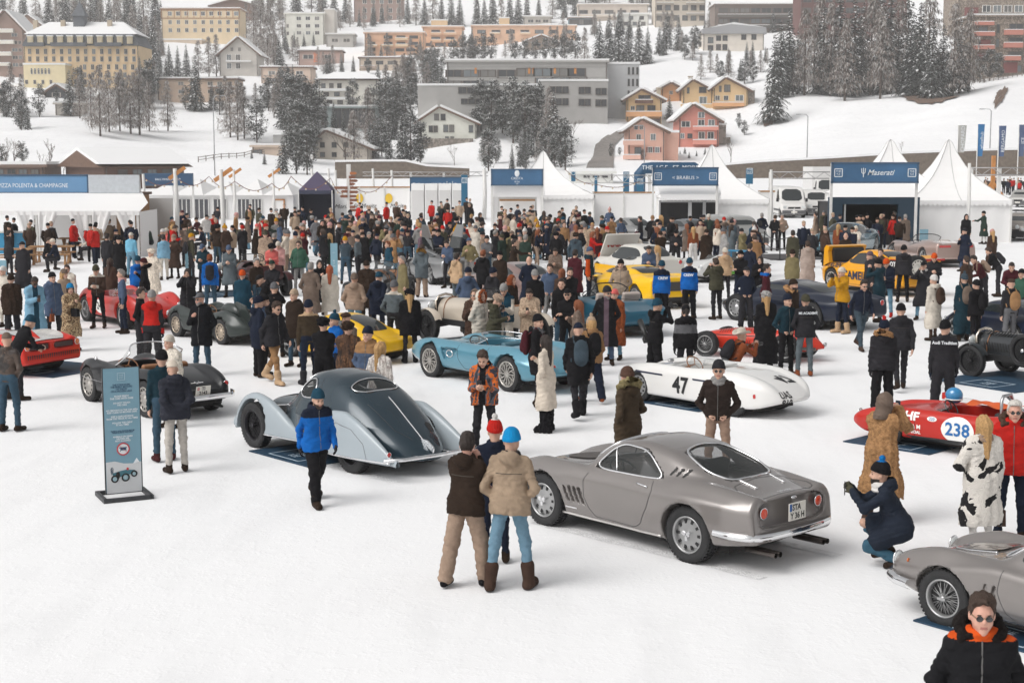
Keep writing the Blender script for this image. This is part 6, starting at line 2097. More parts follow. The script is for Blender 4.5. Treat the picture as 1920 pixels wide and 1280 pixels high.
for c in([(1690,183),(1720,181),(1790,177),(1800,178),(1798,184),(1760,196),(1720,198),(1695,192)],[(1862,200),(1872,170),(1888,163),(1890,170),(1878,196),(1866,210)],[(1430,222),(1445,214),(1462,216),(1452,228),(1432,235)]):
 c0=np.mean(c,0)
 o=dense(c,26,True)
 P=[]
 for i,p in enumerate(np.concatenate([o,o[:1]])):
  P.append([tuple(hit(*(c0+(p-c0)*t*(1+.12*math.sin(i*2.7))))+Vector((0,0,.3)))for t in(1,.6,.05)])
 tag(MB().grid(P,flip=True).build('bare_grass_patch',GRASSM),kind='structure')
 # ---------------------------------------------------------------- buildings
WIN_F=mat('window_frame',(.55,.50,.45),.6)
WIN_W=mat('window_white',(.72,.70,.67),.6)
WIN_D=mat('window_dark',(.10,.08,.07),.6)
PANE=mat('window_pane',(.055,.060,.065),.12,spec=.7)
PANES=[PANE,PANE,mat('window_curtain',(.17,.165,.155),.5),mat('window_shade',(.09,.085,.08),.3),mat('window_sky',(.16,.18,.19),.1,spec=.8)]  # last pane: a sky reflection painted into its pale bluish colour
def frame_mesh(m,arch=False,_c={}):
 k=(m.name,arch)
 if k not in _c:
  b=MB()
  b.box((0,-.04,.47),(1,.1,.06)).box((-.46,-.04,0),(.08,.1,.88)).box((.46,-.04,0),(.08,.1,.88)).box((0,-.06,-.47),(1.08,.16,.06)).box((0,-.035,0),(.05,.06,.88))
  if arch:
   b.prism([(.5*math.cos(a),.5+.28*math.sin(a))for a in np.linspace(0,PI,9)],-.09,.0)
  p=MB().box((0,.0,0),(.84,.03,.88))
  if arch:
   p.prism([(.42*math.cos(a),.5+.2*math.sin(a))for a in np.linspace(0,PI,9)],-.11,.0)
  _c[k]=(b.mesh('window',m),p.mesh('pane',PANE))
 return _c[k]
def wallmat(c,key='plaster',var=.10):
 if isinstance(c,str):
  v=np.array(srgb(c))
  v=v.mean()*.30+v*np.array([.69,.67,.63])
  c_=tuple(np.clip(v*1.32,0,.72))
  return mat('%s_%s'%(key,c),c_,.85,var=var,scale=.35,bump=.2,bscale=4)
 return mat('%s_%s'%(key,c),c,.85,var=var,scale=.35,bump=.2,bscale=4)
WOODR=mat('roof_timber',(.13,.075,.05),.8,var=.3,scale=2)
def bld(label,px0,px1,base,eave,wall='#c9b79c',depth=11,yaw=0,roof='flat',ridge=None,wins=(),balc=(),ov=1.0,fascia=None,name='house',cat='house',Y=None,fr=WIN_F,chim=(),snow=True,extra=None,sunk=5,wm=None,arch=False,group=None,rx=None):
 """front wall between photo columns px0..px1, rows eave..base; windows as (column, row, width, height, nx, ny, dx, dy) in photo pixels"""
 p=hit((px0+px1)/2,base)
 Y=Y or p.y
 a,b=AT(px0,base,Y),AT(px1,base,Y)
 W=(b.x-a.x)/math.cos(yaw)
 Hh=AT(px0,eave,Y).z-a.z
 s=W/(px1-px0)
 k=Hh/(base-eave)
 root=E(name,a,yaw,label,cat,group)
 wm=wm or wallmat(wall)
 w=MB()
 if roof=='front':
  rz=AT(px0,ridge,Y).z-a.z
  mx=W/2 if rx is None else(rx-px0)*s
  hr=Hh if rx is None else Hh-.25*(W-2*mx)*(rz-Hh)/max(mx,1)
  w.prism([(0,-sunk),(W,-sunk),(W,hr),(mx,rz),(0,Hh)],0,depth)
 elif roof=='shed':
  rz=AT(px0,ridge,Y).z-a.z
  w.prism([(0,-sunk),(W,-sunk),(W,Hh),(0,rz)],0,depth)
 else:
  w.box((W/2,depth/2,(Hh-sunk)/2),(W,depth,Hh+sunk))
 w.build('wall',wm,root)
 FM=fascia or WOODR
 t=.42
 def slope(x0,z0,x1,z1):
  n=Vector((-(z1-z0),x1-x0)).normalized()
  if n.y<0:
   n=-n
  q=lambda x,z,d:(x+n.x*d,z+n.y*d)
  MB().prism([q(x0,z0,.0),q(x1,z1,.0),q(x1,z1,t),q(x0,z0,t)],-ov,depth+ov).build('roof',FM,root)
  if snow:
   MB().prism([q(x0,z0,t+.02),q(x1,z1,t+.02),q(x1,z1,t+.55),q(x0,z0,t+.45)],-ov+.12,depth+ov-.1).build('roof_snow',SNOWM,root)
 if roof=='front':
  m,m2=(rz-Hh)/mx,(rz-hr)/(W-mx)
  slope(-ov,Hh-ov*m,mx,rz)
  slope(W+ov,hr-ov*m2,mx,rz)
 elif roof=='shed':
  m=(rz-Hh)/W
  slope(-ov,rz+ov*m,W+ov,Hh-ov*m)
 elif roof=='flat':
  MB().box((W/2,depth/2,Hh+.2),(W+ov,depth+ov,.4)).build('roof',FM if fascia else wm,root)
  if snow:
   MB().box((W/2,depth/2,Hh+.62),(W+ov-.2,depth+ov-.2,.42)).build('roof_snow',SNOWM,root)
 elif roof in('side','hip'):
  rz=AT(px0,ridge,Y).z-a.z
  ins=0 if roof=='side' else min(W*.28,depth*.6)
  x0,x1=-ov,W+ov
  v=lambda zz,g:[(x0-g,-ov-g,Hh-.15+zz),(x1+g,-ov-g,Hh-.15+zz),(x1+g,depth+ov+g,Hh-.15+zz),(x0-g,depth+ov+g,Hh-.15+zz),(x0+ins,depth/2,rz+zz),(x1-ins,depth/2,rz+zz)]
  F_=[(0,1,5,4),(2,3,4,5),(1,2,5),(3,0,4),(3,2,1,0)]
  MB().add(v(0,0),F_).build('roof',FM,root)
  if snow:
   MB().add(v(.45,-.12),F_[:4]).build('roof_snow',SNOWM,root)
 for q in wins:
  c,r,ww,hh,nx,ny,dx,dy=(list(q[:8])+[1,1,0,0][len(q)-4:])[:8]if len(q)<8 else q[:8]
  fm,pm=frame_mesh(q[8]if len(q)>8 else fr,arch)
  for j in range(int(ny)):
   for i in range(int(nx)):
    o=O('window',fm,root,None,((c+i*dx-px0)*s,-.03,(base-r-j*dy)*k),None,(ww*s*1.16,1,hh*k*1.14))
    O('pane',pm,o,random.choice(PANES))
 ys=sorted({q[1]+j*q[6+1-0]for q in wins if len(q)>=8 for j in range(int(q[5]))})if wins else[]
 if roof in('flat','none','hip')and len(ys)>1:
  for r0,r1 in zip(ys,ys[1:]):
   if 8<r1-r0<30:
    MB().box((W/2,-.05,(base-(r0+r1)/2)*k),(W+.12,.14,.22)).build('string_course',wm,root)
 for x in(.25,W-.25):
  MB().tube([(x,-.12,0),(x,-.12,Hh)],.09,5).build('drainpipe',WIN_D,root)
 for x0,x1,r0,r1,c in balc:
  bx=MB().box(((x0+x1)/2*s-px0*s,-.7,(base-(r0+r1)/2)*k),((x1-x0)*s,1.4,(r1-r0)*k))
  bx.build('balcony',wallmat(c),root)
  if snow:
   MB().box(((x0+x1)/2*s-px0*s,-.7,(base-r0)*k+.12),((x1-x0)*s-.1,1.2,.2)).build('balcony_snow',SNOWM,root)
 for x,r in chim:
  zz=(base-r)*k
  MB().box(((x-px0)*s,depth*.45,zz-1.5),(1.0,1.0,3.5)).box(((x-px0)*s,depth*.45,zz+.5),(1.3,1.3,.25)).build('chimney',wallmat('#a89880'),root)
 if extra:
  extra(root,W,Hh,s,k,depth)
 return root
def wing(root,x0,x1,z0,z1,y0,y1,m,name='wing',sn=True):
 MB().box(((x0+x1)/2,(y0+y1)/2,(z0+z1)/2),(x1-x0,y1-y0,z1-z0)).build(name,m,root)
 if sn:
  MB().box(((x0+x1)/2,(y0+y1)/2,z1+.25),(x1-x0+.3,y1-y0+.3,.5)).build('roof_snow',SNOWM,root)
def hotel_x(root,W,Hh,s,k,d):
 Z=lambda r:(165-r)*k
 X=lambda c:(c-47)*s
 slate=mat('slate',(.10,.11,.125),.7,var=.2,scale=1)
 MB().prism([(-.4,Hh),(W+.4,Hh),(W-1.5,Hh+3.2),(1.5,Hh+3.2)],-.3,d,0).build('mansard',slate,root)
 for i in range(11):
  x=W*(i+.8)/11.6
  dm=MB().box((x,-.35,Hh+1.5),(1.5,1.2,2.0)).build('dormer',wallmat('#d8b98c'),root)
  fm,pm=frame_mesh(WIN_F)
  O('window',fm,dm,None,(x,-.98,Hh+1.5),None,(1.0,1,1.5))
  MB().box((x,-.4,Hh+2.65),(1.9,1.6,.3)).build('roof_snow',SNOWM,dm)
 v=[(.2,-.2,Hh+3.2),(W-.2,-.2,Hh+3.2),(W-.2,d,Hh+3.2),(.2,d,Hh+3.2),(5,d/2,Hh+7.2),(W-6,d/2,Hh+7.2)]
 MB().add(v,[(0,1,5,4),(1,2,5),(3,0,4),(2,3,4,5)]).build('roof_snow',SNOWM,root)
 t=MB().box((X(143),d*.4,Hh+7),(3.2,3.2,3.4))
 t.build('roof_turret',slate,root)
 MB().add([(X(143)-2,d*.4-2,Hh+8.6),(X(143)+2,d*.4-2,Hh+8.6),(X(143)+2,d*.4+2,Hh+8.6),(X(143)-2,d*.4+2,Hh+8.6),(X(143),d*.4,Hh+13)],[(0,1,4),(1,2,4),(2,3,4),(3,0,4)]).build('turret_roof',slate,root)
 for x in(60,112,200):
  MB().box((X(x),d*.35,Hh+6),(1.2,1.2,3)).build('chimney',wallmat('#a89880'),root)
 wing(root,X(58),X(135),-6,Z(124),-6,0,wallmat('#d9b98a'))
 fm,pm=frame_mesh(WIN_W,True)
 for i in range(6):
  o=O('window',fm,root,None,(X(73+6.4*i),-6.05,Z(137)),None,(3.8*s,1,9*k))
  O('pane',pm,o)
 fm,pm=frame_mesh(WIN_F)
 for i in range(4):
  o=O('window',fm,root,None,(X(63+15*i),-6.05,Z(156)),None,(5*s,1,8*k))
  O('pane',pm,o)
 for x0,x1 in((49,88),(100,166),(182,232)):
  MB().box(((X(x0)+X(x1))/2,-.8,Hh+.3),(X(x1)-X(x0),1.2,1.0)).build('balcony',slate,root)
bld('large pale yellow grand hotel with a snowy mansard roof and a small turret',47,262,165,86,'#d2ae7c',16,roof='none',wins=[(58,97,5.5,9,14,1,15,0),(58,111,5.5,9,14,1,15,0),(160,126,5.5,9,7,1,15,0),(160,141,5.5,9,7,1,15,0),(145,154,5.5,9,8,1,15,0)],extra=hotel_x,name='hotel',cat='hotel')
bld('brownish pink apartment block with white balconies at the left edge',-20,47,142,58,'#8d7064',14,roof='front',ridge=22,wins=[(30,66,10,6,1,5,0,14),(40,80,5,6,1,4,0,14)],balc=[(-10,30,56,62,'#c9c2ba'),(-10,30,77,83,'#c9c2ba'),(-10,25,99,105,'#c9c2ba'),(-10,22,119,124,'#c9c2ba')],name=_s23,cat=_s21)
bld('small snow roofed house behind the yellow hotel roof',28,78,70,48,'#8f6d58',10,roof='front',ridge=30,wins=[(45,58,5,6,2,1,15,0)])
bld('orange cream hotel with half-timbered top floor above the larches',304,450,82,18,'#d6b286',15,roof='flat',wins=[(320,26,7,7,9,1,15.5,0,WIN_W),(320,42,6,7,9,1,15.5,0,WIN_W),(320,57,6,7,9,1,15.5,0,WIN_W)],fascia=mat('hotel_eave',(.35,.2,.12),.8),extra=lambda r,W,Hh,s,k,d:([MB().box((W/2,-.06,z),(W+.1,.12,.35)).build('timber_beam',mat('timber_orange',(.45,.22,.09),.8),r)for z in(Hh-.3,Hh-3.6)],[MB().box((W*i/12,-.05,Hh-2),(.28,.12,3.3)).build('timber_beam',mat('timber_orange',(.45,.22,.09),.8),r)for i in range(13)],wing(r,-1,W*.55,-7,1.0,-7,0,wallmat('#b9a48c'))),name='hotel',cat='hotel')
bld('brown timber chalet behind the half-timbered hotel',395,482,40,12,'#6e4f3e',12,roof='front',ridge=0,wins=[(425,22,6,6,3,1,15,0)])
bld('grey white chalet with arched windows between the bare larches',412,484,142,102,'#a9a5a0',13,roof='front',ridge=72,wins=[(436,93,5,7,2,1,14,0),(430,108,8,10,2,1,17,0,WIN_W),(430,124,8,10,2,1,17,0,WIN_W)],balc=[(425,472,115,117,'#b9b9bb')])
bld('white four-storey block with flat roof above the pink terraces',535,608,85,27,'#c9c5bd',13,roof='flat',wins=[(561,35,8,6,3,1,17,0,WIN_W),(561,49,8,6,3,1,17,0,WIN_W),(561,62,8,6,3,1,17,0,WIN_W),(540,49,4,6,1,2,0,14)],extra=lambda r,W,Hh,s,k,d:wing(r,W,W+4,-4,Hh+2,2,d,wallmat('#b5b0aa')),name=_s23,cat=_s21)
bld('long low beige house below the half-timbered hotel',296,445,192,150,'#b59a82',10,roof='flat',wins=[(340,157,9,6,2,1,22,0),(395,157,9,6,3,1,18,0),(340,172,9,6,2,1,22,0),(395,172,9,6,3,1,18,0)],fascia=WOODR,balc=[(392,440,163,166,'#8a6e5c')])
bld('low pinkish house with long flat roof right of the grey white chalet',490,585,158,128,'#bfa592',10,roof='flat',wins=[(510,137,12,6,3,1,26,0,WIN_W),(510,150,12,6,3,1,26,0)],fascia=WOODR)
bld('dusky pink terrace house with an orange door panel',560,640,122,97,'#a8857a',10,roof='flat',wins=[(578,107,18,7,1,1,0,0),(615,107,12,7,1,1,0,0)],fascia=WOODR,extra=lambda r,W,Hh,s,k,d:MB().box((W*.4,-.05,Hh*.55),(8*s,.1,18*k)).build('door_panel',wallmat('#c96a35'),r))
bld('grey concrete garage block beside the white four-storey block',612,664,88,66,'#9c9a97',10,roof='flat',wins=[(628,76,12,6,2,1,22,0)],name='garage',cat=_s21)
bld('white villa with hipped snowy roof and terraces',598,708,202,150,'#c8c3bb',13,roof='hip',ridge=136,wins=[(607,161,7,8,3,1,15,0,WIN_D),(612,177,9,7,3,1,20,0,WIN_D),(618,192,9,7,3,1,20,0,WIN_D)],balc=[(600,660,168,171,'#d0ccc6'),(600,660,184,187,'#d0ccc6')],extra=lambda r,W,Hh,s,k,d:wing(r,-26*s,0,-4,34*k,-1,d,wallmat('#cfc9c0')),name='villa',cat='villa')
bld('teal glazed annex below the white villa',602,705,244,203,'#a99a8c',10,roof='flat',wins=[(607,222,9,32,1,1,0,0,WIN_D),(634,222,12,32,5,1,15,0,WIN_D)],name='annex',cat=_s21,wm=wallmat('#7d8f93'))
bld('brown roofed farmhouse with white gable behind the navy gazebo',587,692,304,268,'#b9b0a4',14,roof='front',rx=612,ridge=247,wins=[(605,272,8,9,3,1,22,0,WIN_D),(605,290,8,8,3,1,22,0,WIN_D)])
bld('white chalet with wide snowy gable and dark timber eaves',786,893,268,228,'#cdc6bd',13,roof='front',rx=824,ridge=203,wins=[(819,220,8,11,2,1,12,0,WIN_D),(808,242,7,11,2,1,9,0,WIN_D),(836,241,8,12,2,1,11,0,WIN_D),(883,242,7,12,1,1,0,0,WIN_D),(838,259,6,5,2,1,10,0,WIN_D)],extra=lambda r,W,Hh,s,k,d:MB().box((W/2,-1.6,-.6),(W*.9,.8,3.2)).build('terrace_wall',spots('rubble',[(0,'#8a8178'),(.5,'#6f675f'),(.6,'#a1988e')],.8,5),r),name='chalet',cat='chalet')
bld('orange stepped apartment block, taller part',793,868,90,52,'#d49a6c',12,roof='flat',wins=[(817,60,14,6,2,1,27,0,WIN_D),(817,73,14,6,2,1,27,0,WIN_D),(800,84,14,5,3,1,24,0,WIN_D)],balc=[(808,828,62,66,'#d99f72'),(832,856,62,66,'#d99f72'),(808,828,75,79,'#d99f72'),(832,856,75,79,'#d99f72')],fascia=wallmat('#c9a184'),extra=lambda r,W,Hh,s,k,d:wing(r,W*.2,W*.6,Hh,Hh+3,3,9,wallmat('#dba76f')),name=_s23,cat=_s21)
bld('orange stepped apartment block, lower left part with balconies',684,795,108,63,'#d49a6c',14,roof='flat',wins=[(697,82,12,5,1,3,0,11,WIN_D),(728,70,14,5,3,1,24,0,WIN_D),(728,82,14,5,3,1,24,0,WIN_D),(750,94,14,5,2,1,20,0,WIN_D)],balc=[(742,765,72,76,'#dfa97c'),(742,765,84,88,'#dfa97c'),(690,708,85,88,'#dfa97c'),(716,738,85,88,'#dfa97c')],fascia=wallmat('#c9a184'),name=_s23,cat=_s21)
bld('beige low house under the orange stepped apartments',674,768,135,110,'#b8a692',10,roof='flat',wins=[(690,118,12,6,3,1,22,0,WIN_D)],fascia=WOODR,balc=[(676,705,124,128,'#a58f80')])
bld('long orange row of flats behind the dark pines',885,1080,80,50,'#cfa07a',12,roof='flat',wins=[(903,60,14,6,7,1,27,0,WIN_D)],balc=[(918,938,62,65,'#d9ab86'),(975,995,62,65,'#d9ab86')],fascia=wallmat('#c9a184'),extra=lambda r,W,Hh,s,k,d:wing(r,W*.26,W*.36,Hh,Hh+3.5,3,9,wallmat('#dba76f')),name=_s23,cat=_s21)
bld('pinkish brown villa cut by the top of the frame',664,755,40,-6,'#94756a',14,roof='side',ridge=-20,wins=[(684,3,7,8,5,1,16,0,WIN_W),(684,20,7,8,5,1,16,0,WIN_W),(684,33,7,6,5,1,16,0,WIN_W)],name='villa',cat='villa')
bld('grey flat roofed pavilion above the orange row of flats',982,1034,48,33,'#a39e98',8,roof='flat',wins=[(995,40,10,5,3,1,14,0)],name='pavilion',cat=_s21)
bld('blue glass fronted house above the dark pines',1066,1110,48,35,'#5f7f92',9,roof='flat',wins=[(1073,42,8,9,5,1,8.5,0,WIN_D)],fascia=WOODR)
bld('pale terraced apartment house above the blue glass house',1084,1215,38,10,'#b9aca0',12,roof='flat',wins=[(1094,23,14,6,5,1,24,0,WIN_D)],balc=[(1088,1212,28,32,'#c4b7ab')],name=_s23,cat=_s21)
bld('white house with brown windows right of the terraced flats',1160,1216,52,28,'#d2cbc2',10,roof='flat',wins=[(1183,34,7,6,2,1,20,0,WIN_D),(1174,45,7,6,3,1,16,0,WIN_D)])
bld('small snowy chalet among the dark pines',985,1045,92,80,'#8a7868',9,roof='front',ridge=68,wins=[(1010,84,6,6,2,1,14,0,WIN_D)],name='chalet',cat='chalet')
CONC=mat('concrete_grey',(.37,.36,.345),.8,var=.08,scale=.4,bump=.1,bscale=3)
CONC2=mat('concrete_pale',(.44,.445,.45),.75,var=.06,scale=.4)
def school_x(root,W,Hh,s,k,d):
 X=lambda c:(c-838)*s
 Z=lambda r:(222-r)*k
 wing(root,X(1139),X(1200),-6,Z(119),3,d+4,CONC2,'end_block')
 fm,pm=frame_mesh(WIN_D)
 for j in range(4):
  for i in range(3):
   o=O('window',fm,root,None,(X(1180+8*i),2.95,Z(132+22*j)),None,(4*s,1,14*k))
   O('pane',pm,o)
 wing(root,X(787),X(1010),-6,Z(163),-7,-.05,CONC,'lower_block')
 wing(root,X(1010),X(1136),-6,Z(155),-7,-.05,CONC,'lower_block')
 for x0,x1,r,h,n in((861,925,172,12,4),(866,920,192,10,4),(1028,1064,171,13,3),(1082,1105,172,13,2),(1113,1134,174,13,2),(1028,1064,193,13,3),(1082,1105,194,13,2),(1113,1134,195,13,2)):
  for i in range(n):
   w_=(x1-x0)/n
   o=O('window',fm,root,None,(X(x0+w_*(i+.5)),-7.08,Z(r)),None,(w_*s*.97,1,h*k))
   O('pane',pm,o)
 OR=mat('blind_orange',(.55,.22,.05),.7)
 for c in(892,992,1000,1040,1078):
  MB().box((X(c),-.06,Z(133)),(4*s,.08,11*k)).build('sun_blind',OR,root)
 for i in range(5):
  MB().box((W/2,-.02,Z(118)-i*3.3*.98-1),(W,.06,.07)).build('panel_joint',mat('joint_grey',(.25,.25,.245),.8),root)
bld('large pale grey concrete school with long window bands and orange blinds',838,1138,222,117,'#999',22,roof='flat',wm=CONC,wins=[(851,138,27,12,3,1,32,0,WIN_D),(950,139,30,14,1,1,0,0,WIN_D),(985,136,30,14,4,1,32,0,WIN_D),(851,155,27,6,3,1,32,0,WIN_D),(1020,151,30,9,1,1,0,0,WIN_D),(1052,151,30,11,2,1,32,0,WIN_D)],extra=school_x,name='school',cat='school')
def tower_x(root,W,Hh,s,k,d):
 pass
bld('beige apartment tower cut by the top edge, left of the terraces',1228,1322,52,-30,'#b5aa9b',16,roof='flat',wins=[(1236,-4,9,9,6,3,16,19,WIN_D)],balc=[(1230,1262,6,10,'#8d8276'),(1230,1262,26,30,'#8d8276'),(1286,1320,6,10,'#8d8276'),(1286,1320,26,30,'#8d8276')],name=_s23,cat=_s21)
bld('dark terraced building behind the tall spruces',1340,1530,62,10,'#6d5d54',16,roof='flat',wins=[(1356,20,16,8,9,2,20,20,WIN_D)],balc=[(1345,1525,28,33,'#55504c'),(1345,1525,48,53,'#55504c')],name=_s23,cat=_s21)
bld('red walled block behind the tall spruces',1500,1700,70,-20,'#5d2f2a',16,roof='flat',wins=[(1512,0,14,9,9,3,20,20,WIN_D)],name=_s23,cat=_s21)
bld('modern white house with a grey roof and snow on top',1318,1432,98,64,'#c5bdb3',13,roof='flat',wins=[(1347,72,8,9,2,1,12,0,WIN_D),(1394,70,8,9,2,1,19,0,WIN_D),(1332,76,9,10,1,2,0,15,WIN_D),(1347,89,8,10,2,1,12,0,WIN_D)],extra=lambda r,W,Hh,s,k,d:(MB().prism([(-.5,Hh),(W+.8,Hh),(W+.5,Hh+2.2),(W*.45,Hh+3.2),(-.3,Hh+1.6)],-.8,d).build('roof',mat('zinc_roof',(.33,.33,.34),.6),r),MB().prism([(W*.1,Hh+2.2),(W*.98,Hh+2.35),(W*.5,Hh+3.9)],-.4,d).build('roof_snow',SNOWM,r)))
YEL,ORA='#d8a765','#cf8f45'
bld('yellow gabled house with timber balcony, left of the hillside group',1175,1240,238,187,YEL,11,roof='front',rx=1203,ridge=170,wins=[(1208,184,20,9,1,1,0,0,WIN_D),(1186,203,7,7,1,1,0,0,WIN_W),(1200,203,13,9,2,1,21,0,WIN_D)],balc=[(1190,1223,188,194,'#5d3a26'),(1173,1240,210,219,ORA)],chim=[(1238,168)],extra=lambda r,W,Hh,s,k,d:MB().box((W*.55,-.3,10*k),(W*.8,.5,10*k)).build('garage_opening',WIN_D,r))
bld('small orange gabled house peeking between the yellow houses',1240,1277,190,167,'#c9863f',9,roof='front',ridge=157,wins=[(1258,174,6,6,1,1,0,0)])
bld('yellow house with arched window, left half of the upper pair',1280,1336,198,168,YEL,11,roof='front',rx=1299,ridge=152,wins=[(1290,170,4,10,1,1,0,0,WIN_D),(1317,169,12,10,1,1,0,0,WIN_D),(1318,188,13,12,1,1,0,0,WIN_W)],chim=[(1298,146)],balc=[(1276,1336,196,203,YEL)])
bld('yellow house with round-topped window, right half of the upper pair',1337,1402,200,166,YEL,12,roof='front',rx=1360,ridge=148,wins=[(1350,167,4,10,1,1,0,0,WIN_D),(1363,166,10,12,1,1,0,0,WIN_D),(1386,184,14,10,1,1,0,0,WIN_W),(1345,184,8,8,2,1,16,0,WIN_W)],balc=[(1335,1394,193,200,ORA)],extra=lambda r,W,Hh,s,k,d:wing(r,W,W+14*s,-3,Hh*.9,1,d,spots('rubble',[(0,'#8a8178'),(.5,'#6f675f'),(.6,'#a1988e')],.8,5)))
PK_='#c78f78'
bld('pale pink house with red shutters and a broad snowy roof',1177,1246,302,244,PK_,11,roof='front',rx=1203,ridge=226,wins=[(1192,239,6,8,2,1,10,0,WIN_W),(1197,258,8,11,1,1,0,0,WIN_W),(1224,257,9,11,1,1,0,0,WIN_W),(1196,283,11,12,1,1,0,0,WIN_D),(1219,281,8,10,2,1,13,0,WIN_W)],balc=[(1168,1206,264,272,'#cf9a86'),(1168,1200,291,299,'#cf9a86')],extra=lambda r,W,Hh,s,k,d:(wing(r,W,W+27*s,-3,Hh*.92,1.5,d,wallmat(PK_)),[MB().box(((c-1177)*s,-.06,(302-281)*k),(3*s,.08,10*k)).build('shutter',wallmat('#7d3a33'),r)for c in(1213,1225.5,1238)]))
bld('salmon red house with an arched window and two balconies',1272,1347,283,222,'#c26a55',12,roof='front',rx=1299,ridge=198,wins=[(1285,233,15,10,1,1,0,0,WIN_W),(1314,216,11,10,1,1,0,0,WIN_W),(1314,230,11,10,2,1,19,0,WIN_W),(1279,255,7,9,1,1,0,0,WIN_W),(1293,255,8,8,1,1,0,0,WIN_D),(1315,254,11,12,2,1,17,0,WIN_W)],balc=[(1298,1345,238,244,'#c9725d'),(1298,1342,263,271,'#c9725d')],extra=lambda r,W,Hh,s,k,d:(wing(r,W,W+16*s,-3,Hh*.8,2,d,spots('rubble',[(0,'#8a8178'),(.5,'#6f675f'),(.6,'#a1988e')],.8,5)),wing(r,W+2,W+26*s,-6,Hh*.42,3,d,spots('rubble',[(0,'#8a8178'),(.5,'#6f675f'),(.6,'#a1988e')],.8,5))))
STONE=spots('block_stone',[(0,'#8d8073'),(.42,'#6d6258'),(.52,'#9c8e80'),(.62,'#7d7065')],1.1,5,rough=.9)
bld('stone apartment building with salmon balconies at the right edge',1822,2000,142,32,'#857769',18,roof='flat',wm=STONE,wins=[(1840,56,16,9,1,3,0,26,WIN_D),(1902,51,24,11,1,4,0,26,WIN_D),(1868,54,5,15,1,3,0,27,WIN_D),(1930,51,20,11,3,4,24,26,WIN_D)],balc=[(1823,1860,61,68,'#b8654f'),(1823,1860,86,93,'#b8654f'),(1879,1913,57,66,'#b8654f'),(1879,1913,81,90,'#b8654f'),(1879,1910,106,114,'#b8654f'),(1823,1858,42,48,'#b8654f')],extra=lambda r,W,Hh,s,k,d:[MB().box(((c-1822)*s,-.3,(142-rr)*k),(w*s,.5,h*k)).build('red_panel',wallmat('#6d2420'),r)for c,rr,w,h in((1845,80,18,10),(1893,127,26,20),(1838,105,14,10))],name=_s23,cat=_s21)
bld('stone building with red bay behind the salmon balconies',1795,1990,60,-30,'#857769',18,roof='flat',wm=STONE,wins=[(1848,17,14,12,6,1,20,0,WIN_W),(1848,36,14,8,6,1,20,0,WIN_D)],extra=lambda r,W,Hh,s,k,d:MB().box((24*s,-.6,28*k),(24*s,1.2,34*k)).build('red_bay',wallmat('#6d2420'),r),name=_s23,cat=_s21)
bld('small dark barn below the yellow hotel',86,128,188,174,'#3b3f46',8,roof='front',ridge=161,wins=[(106,178,14,7,1,1,0,0)],name='barn',cat='barn')
bld('low pale garage wall among the larches',104,152,216,196,'#b9b2aa',6,roof='flat',name='garage',cat=_s21,wins=[(128,207,16,9,1,1,0,0)])
bld('low brown lakeside building with a sweeping snow roof',196,326,334,312,'#5f4336',16,yaw=.6,roof='side',ridge=282,wins=[(225,323,14,9,4,1,24,0,WIN_D)],name='pavilion',cat=_s21,Y=205)
bld('long low timber shed behind the left marquee',-30,84,336,314,'#6b5448',8,roof='flat',wins=[(0,322,14,8,4,1,22,0,WIN_D)],name='shed',cat='shed',Y=215)
bld('low beige bungalow under the pines by the railing',473,534,292,276,'#b7a290',8,roof='flat',wins=[(483,285,16,7,1,1,0,0,WIN_D)],extra=lambda r,W,Hh,s,k,d:wing(r,W*.6,W*.95,Hh,Hh+2.6,2,6,wallmat('#8d8d8f')))
bld('white villa far down the street behind the truss',1070,1150,338,326,'#cfcac3',8,roof='flat',wins=[(1100,331,10,4,3,1,17,0,WIN_D)],Y=240)
# walls, fences and street lamps on the bank
def bankwall(label,pts,Y,m,name='stone_wall'):
 """pts of (column, base row, top row)"""
 r=E(name,AT(pts[0][0],pts[0][1],Y),0,label,'wall')
 o=r.location
 for i in range(len(pts)-1):
  (a,a0,a1),(b,b0,b1)=pts[i],pts[i+1]
  P=[AT(a,a0,Y),AT(b,b0,Y),AT(b,b1,Y),AT(a,a1,Y)]
  v=[p-o-Vector((0,0,2 if j<2 else 0))for j,p in enumerate(P)]
  bk=[p+Vector((0,.7,0))for p in v]
  MB().add(v+bk,[(0,1,2,3),(5,4,7,6),(3,2,6,7),(0,4,5,1),(1,5,6,2),(4,0,3,7)]).build('wall_section',m,r)
  c=[v[3]+Vector((0,-.1,0)),v[2]+Vector((0,-.1,0)),bk[2]+Vector((0,1.2,0)),bk[3]+Vector((0,1.2,0))]
  MB().add(c+[p+Vector((0,0,.35))for p in c],[(0,1,2,3),(7,6,5,4),(0,4,5,1),(1,5,6,2),(2,6,7,3),(3,7,4,0)]).build('snow_cap',SNOWM,r)
WALLST=mat('bank_stone','#6a5f54',.9,var=.35,scale=1.6,bump=1.0,bscale=2.2)
bankwall('long grey brown retaining wall at the foot of the right snow slope',[(1335,334,312),(1430,333,304),(1560,333,297),(1700,332,288),(1830,331,283),(1960,330,280)],262,WALLST)
bankwall('lower stone wall between the signpost and the middle tent',[(628,336,304),(700,336,303),(760,336,303),(800,336,312),(880,336,316)],262,WALLST)
def post_fence(label,pts,n,h=1.1):
 r=E('fence',hit(*pts[0]),0,label,'fence')
 d=dense(pts,n)
 prev=None
 pm=MB().box((0,0,h/2),(.16,.16,h)).mesh('fence_post',mat('fence_wood',(.2,.17,.15),.8))
 for q in d:
  p=hit(*q)-r.location
  O('fence_post',pm,r,None,p)
  if prev is not None:
   for z in(.45,.95):
    MB().bar(prev+Vector((0,0,z)),p+Vector((0,0,z)),.07,.12).build('rail',mat('fence_wood',(.2,.17,.15),.8),r)
  prev=p
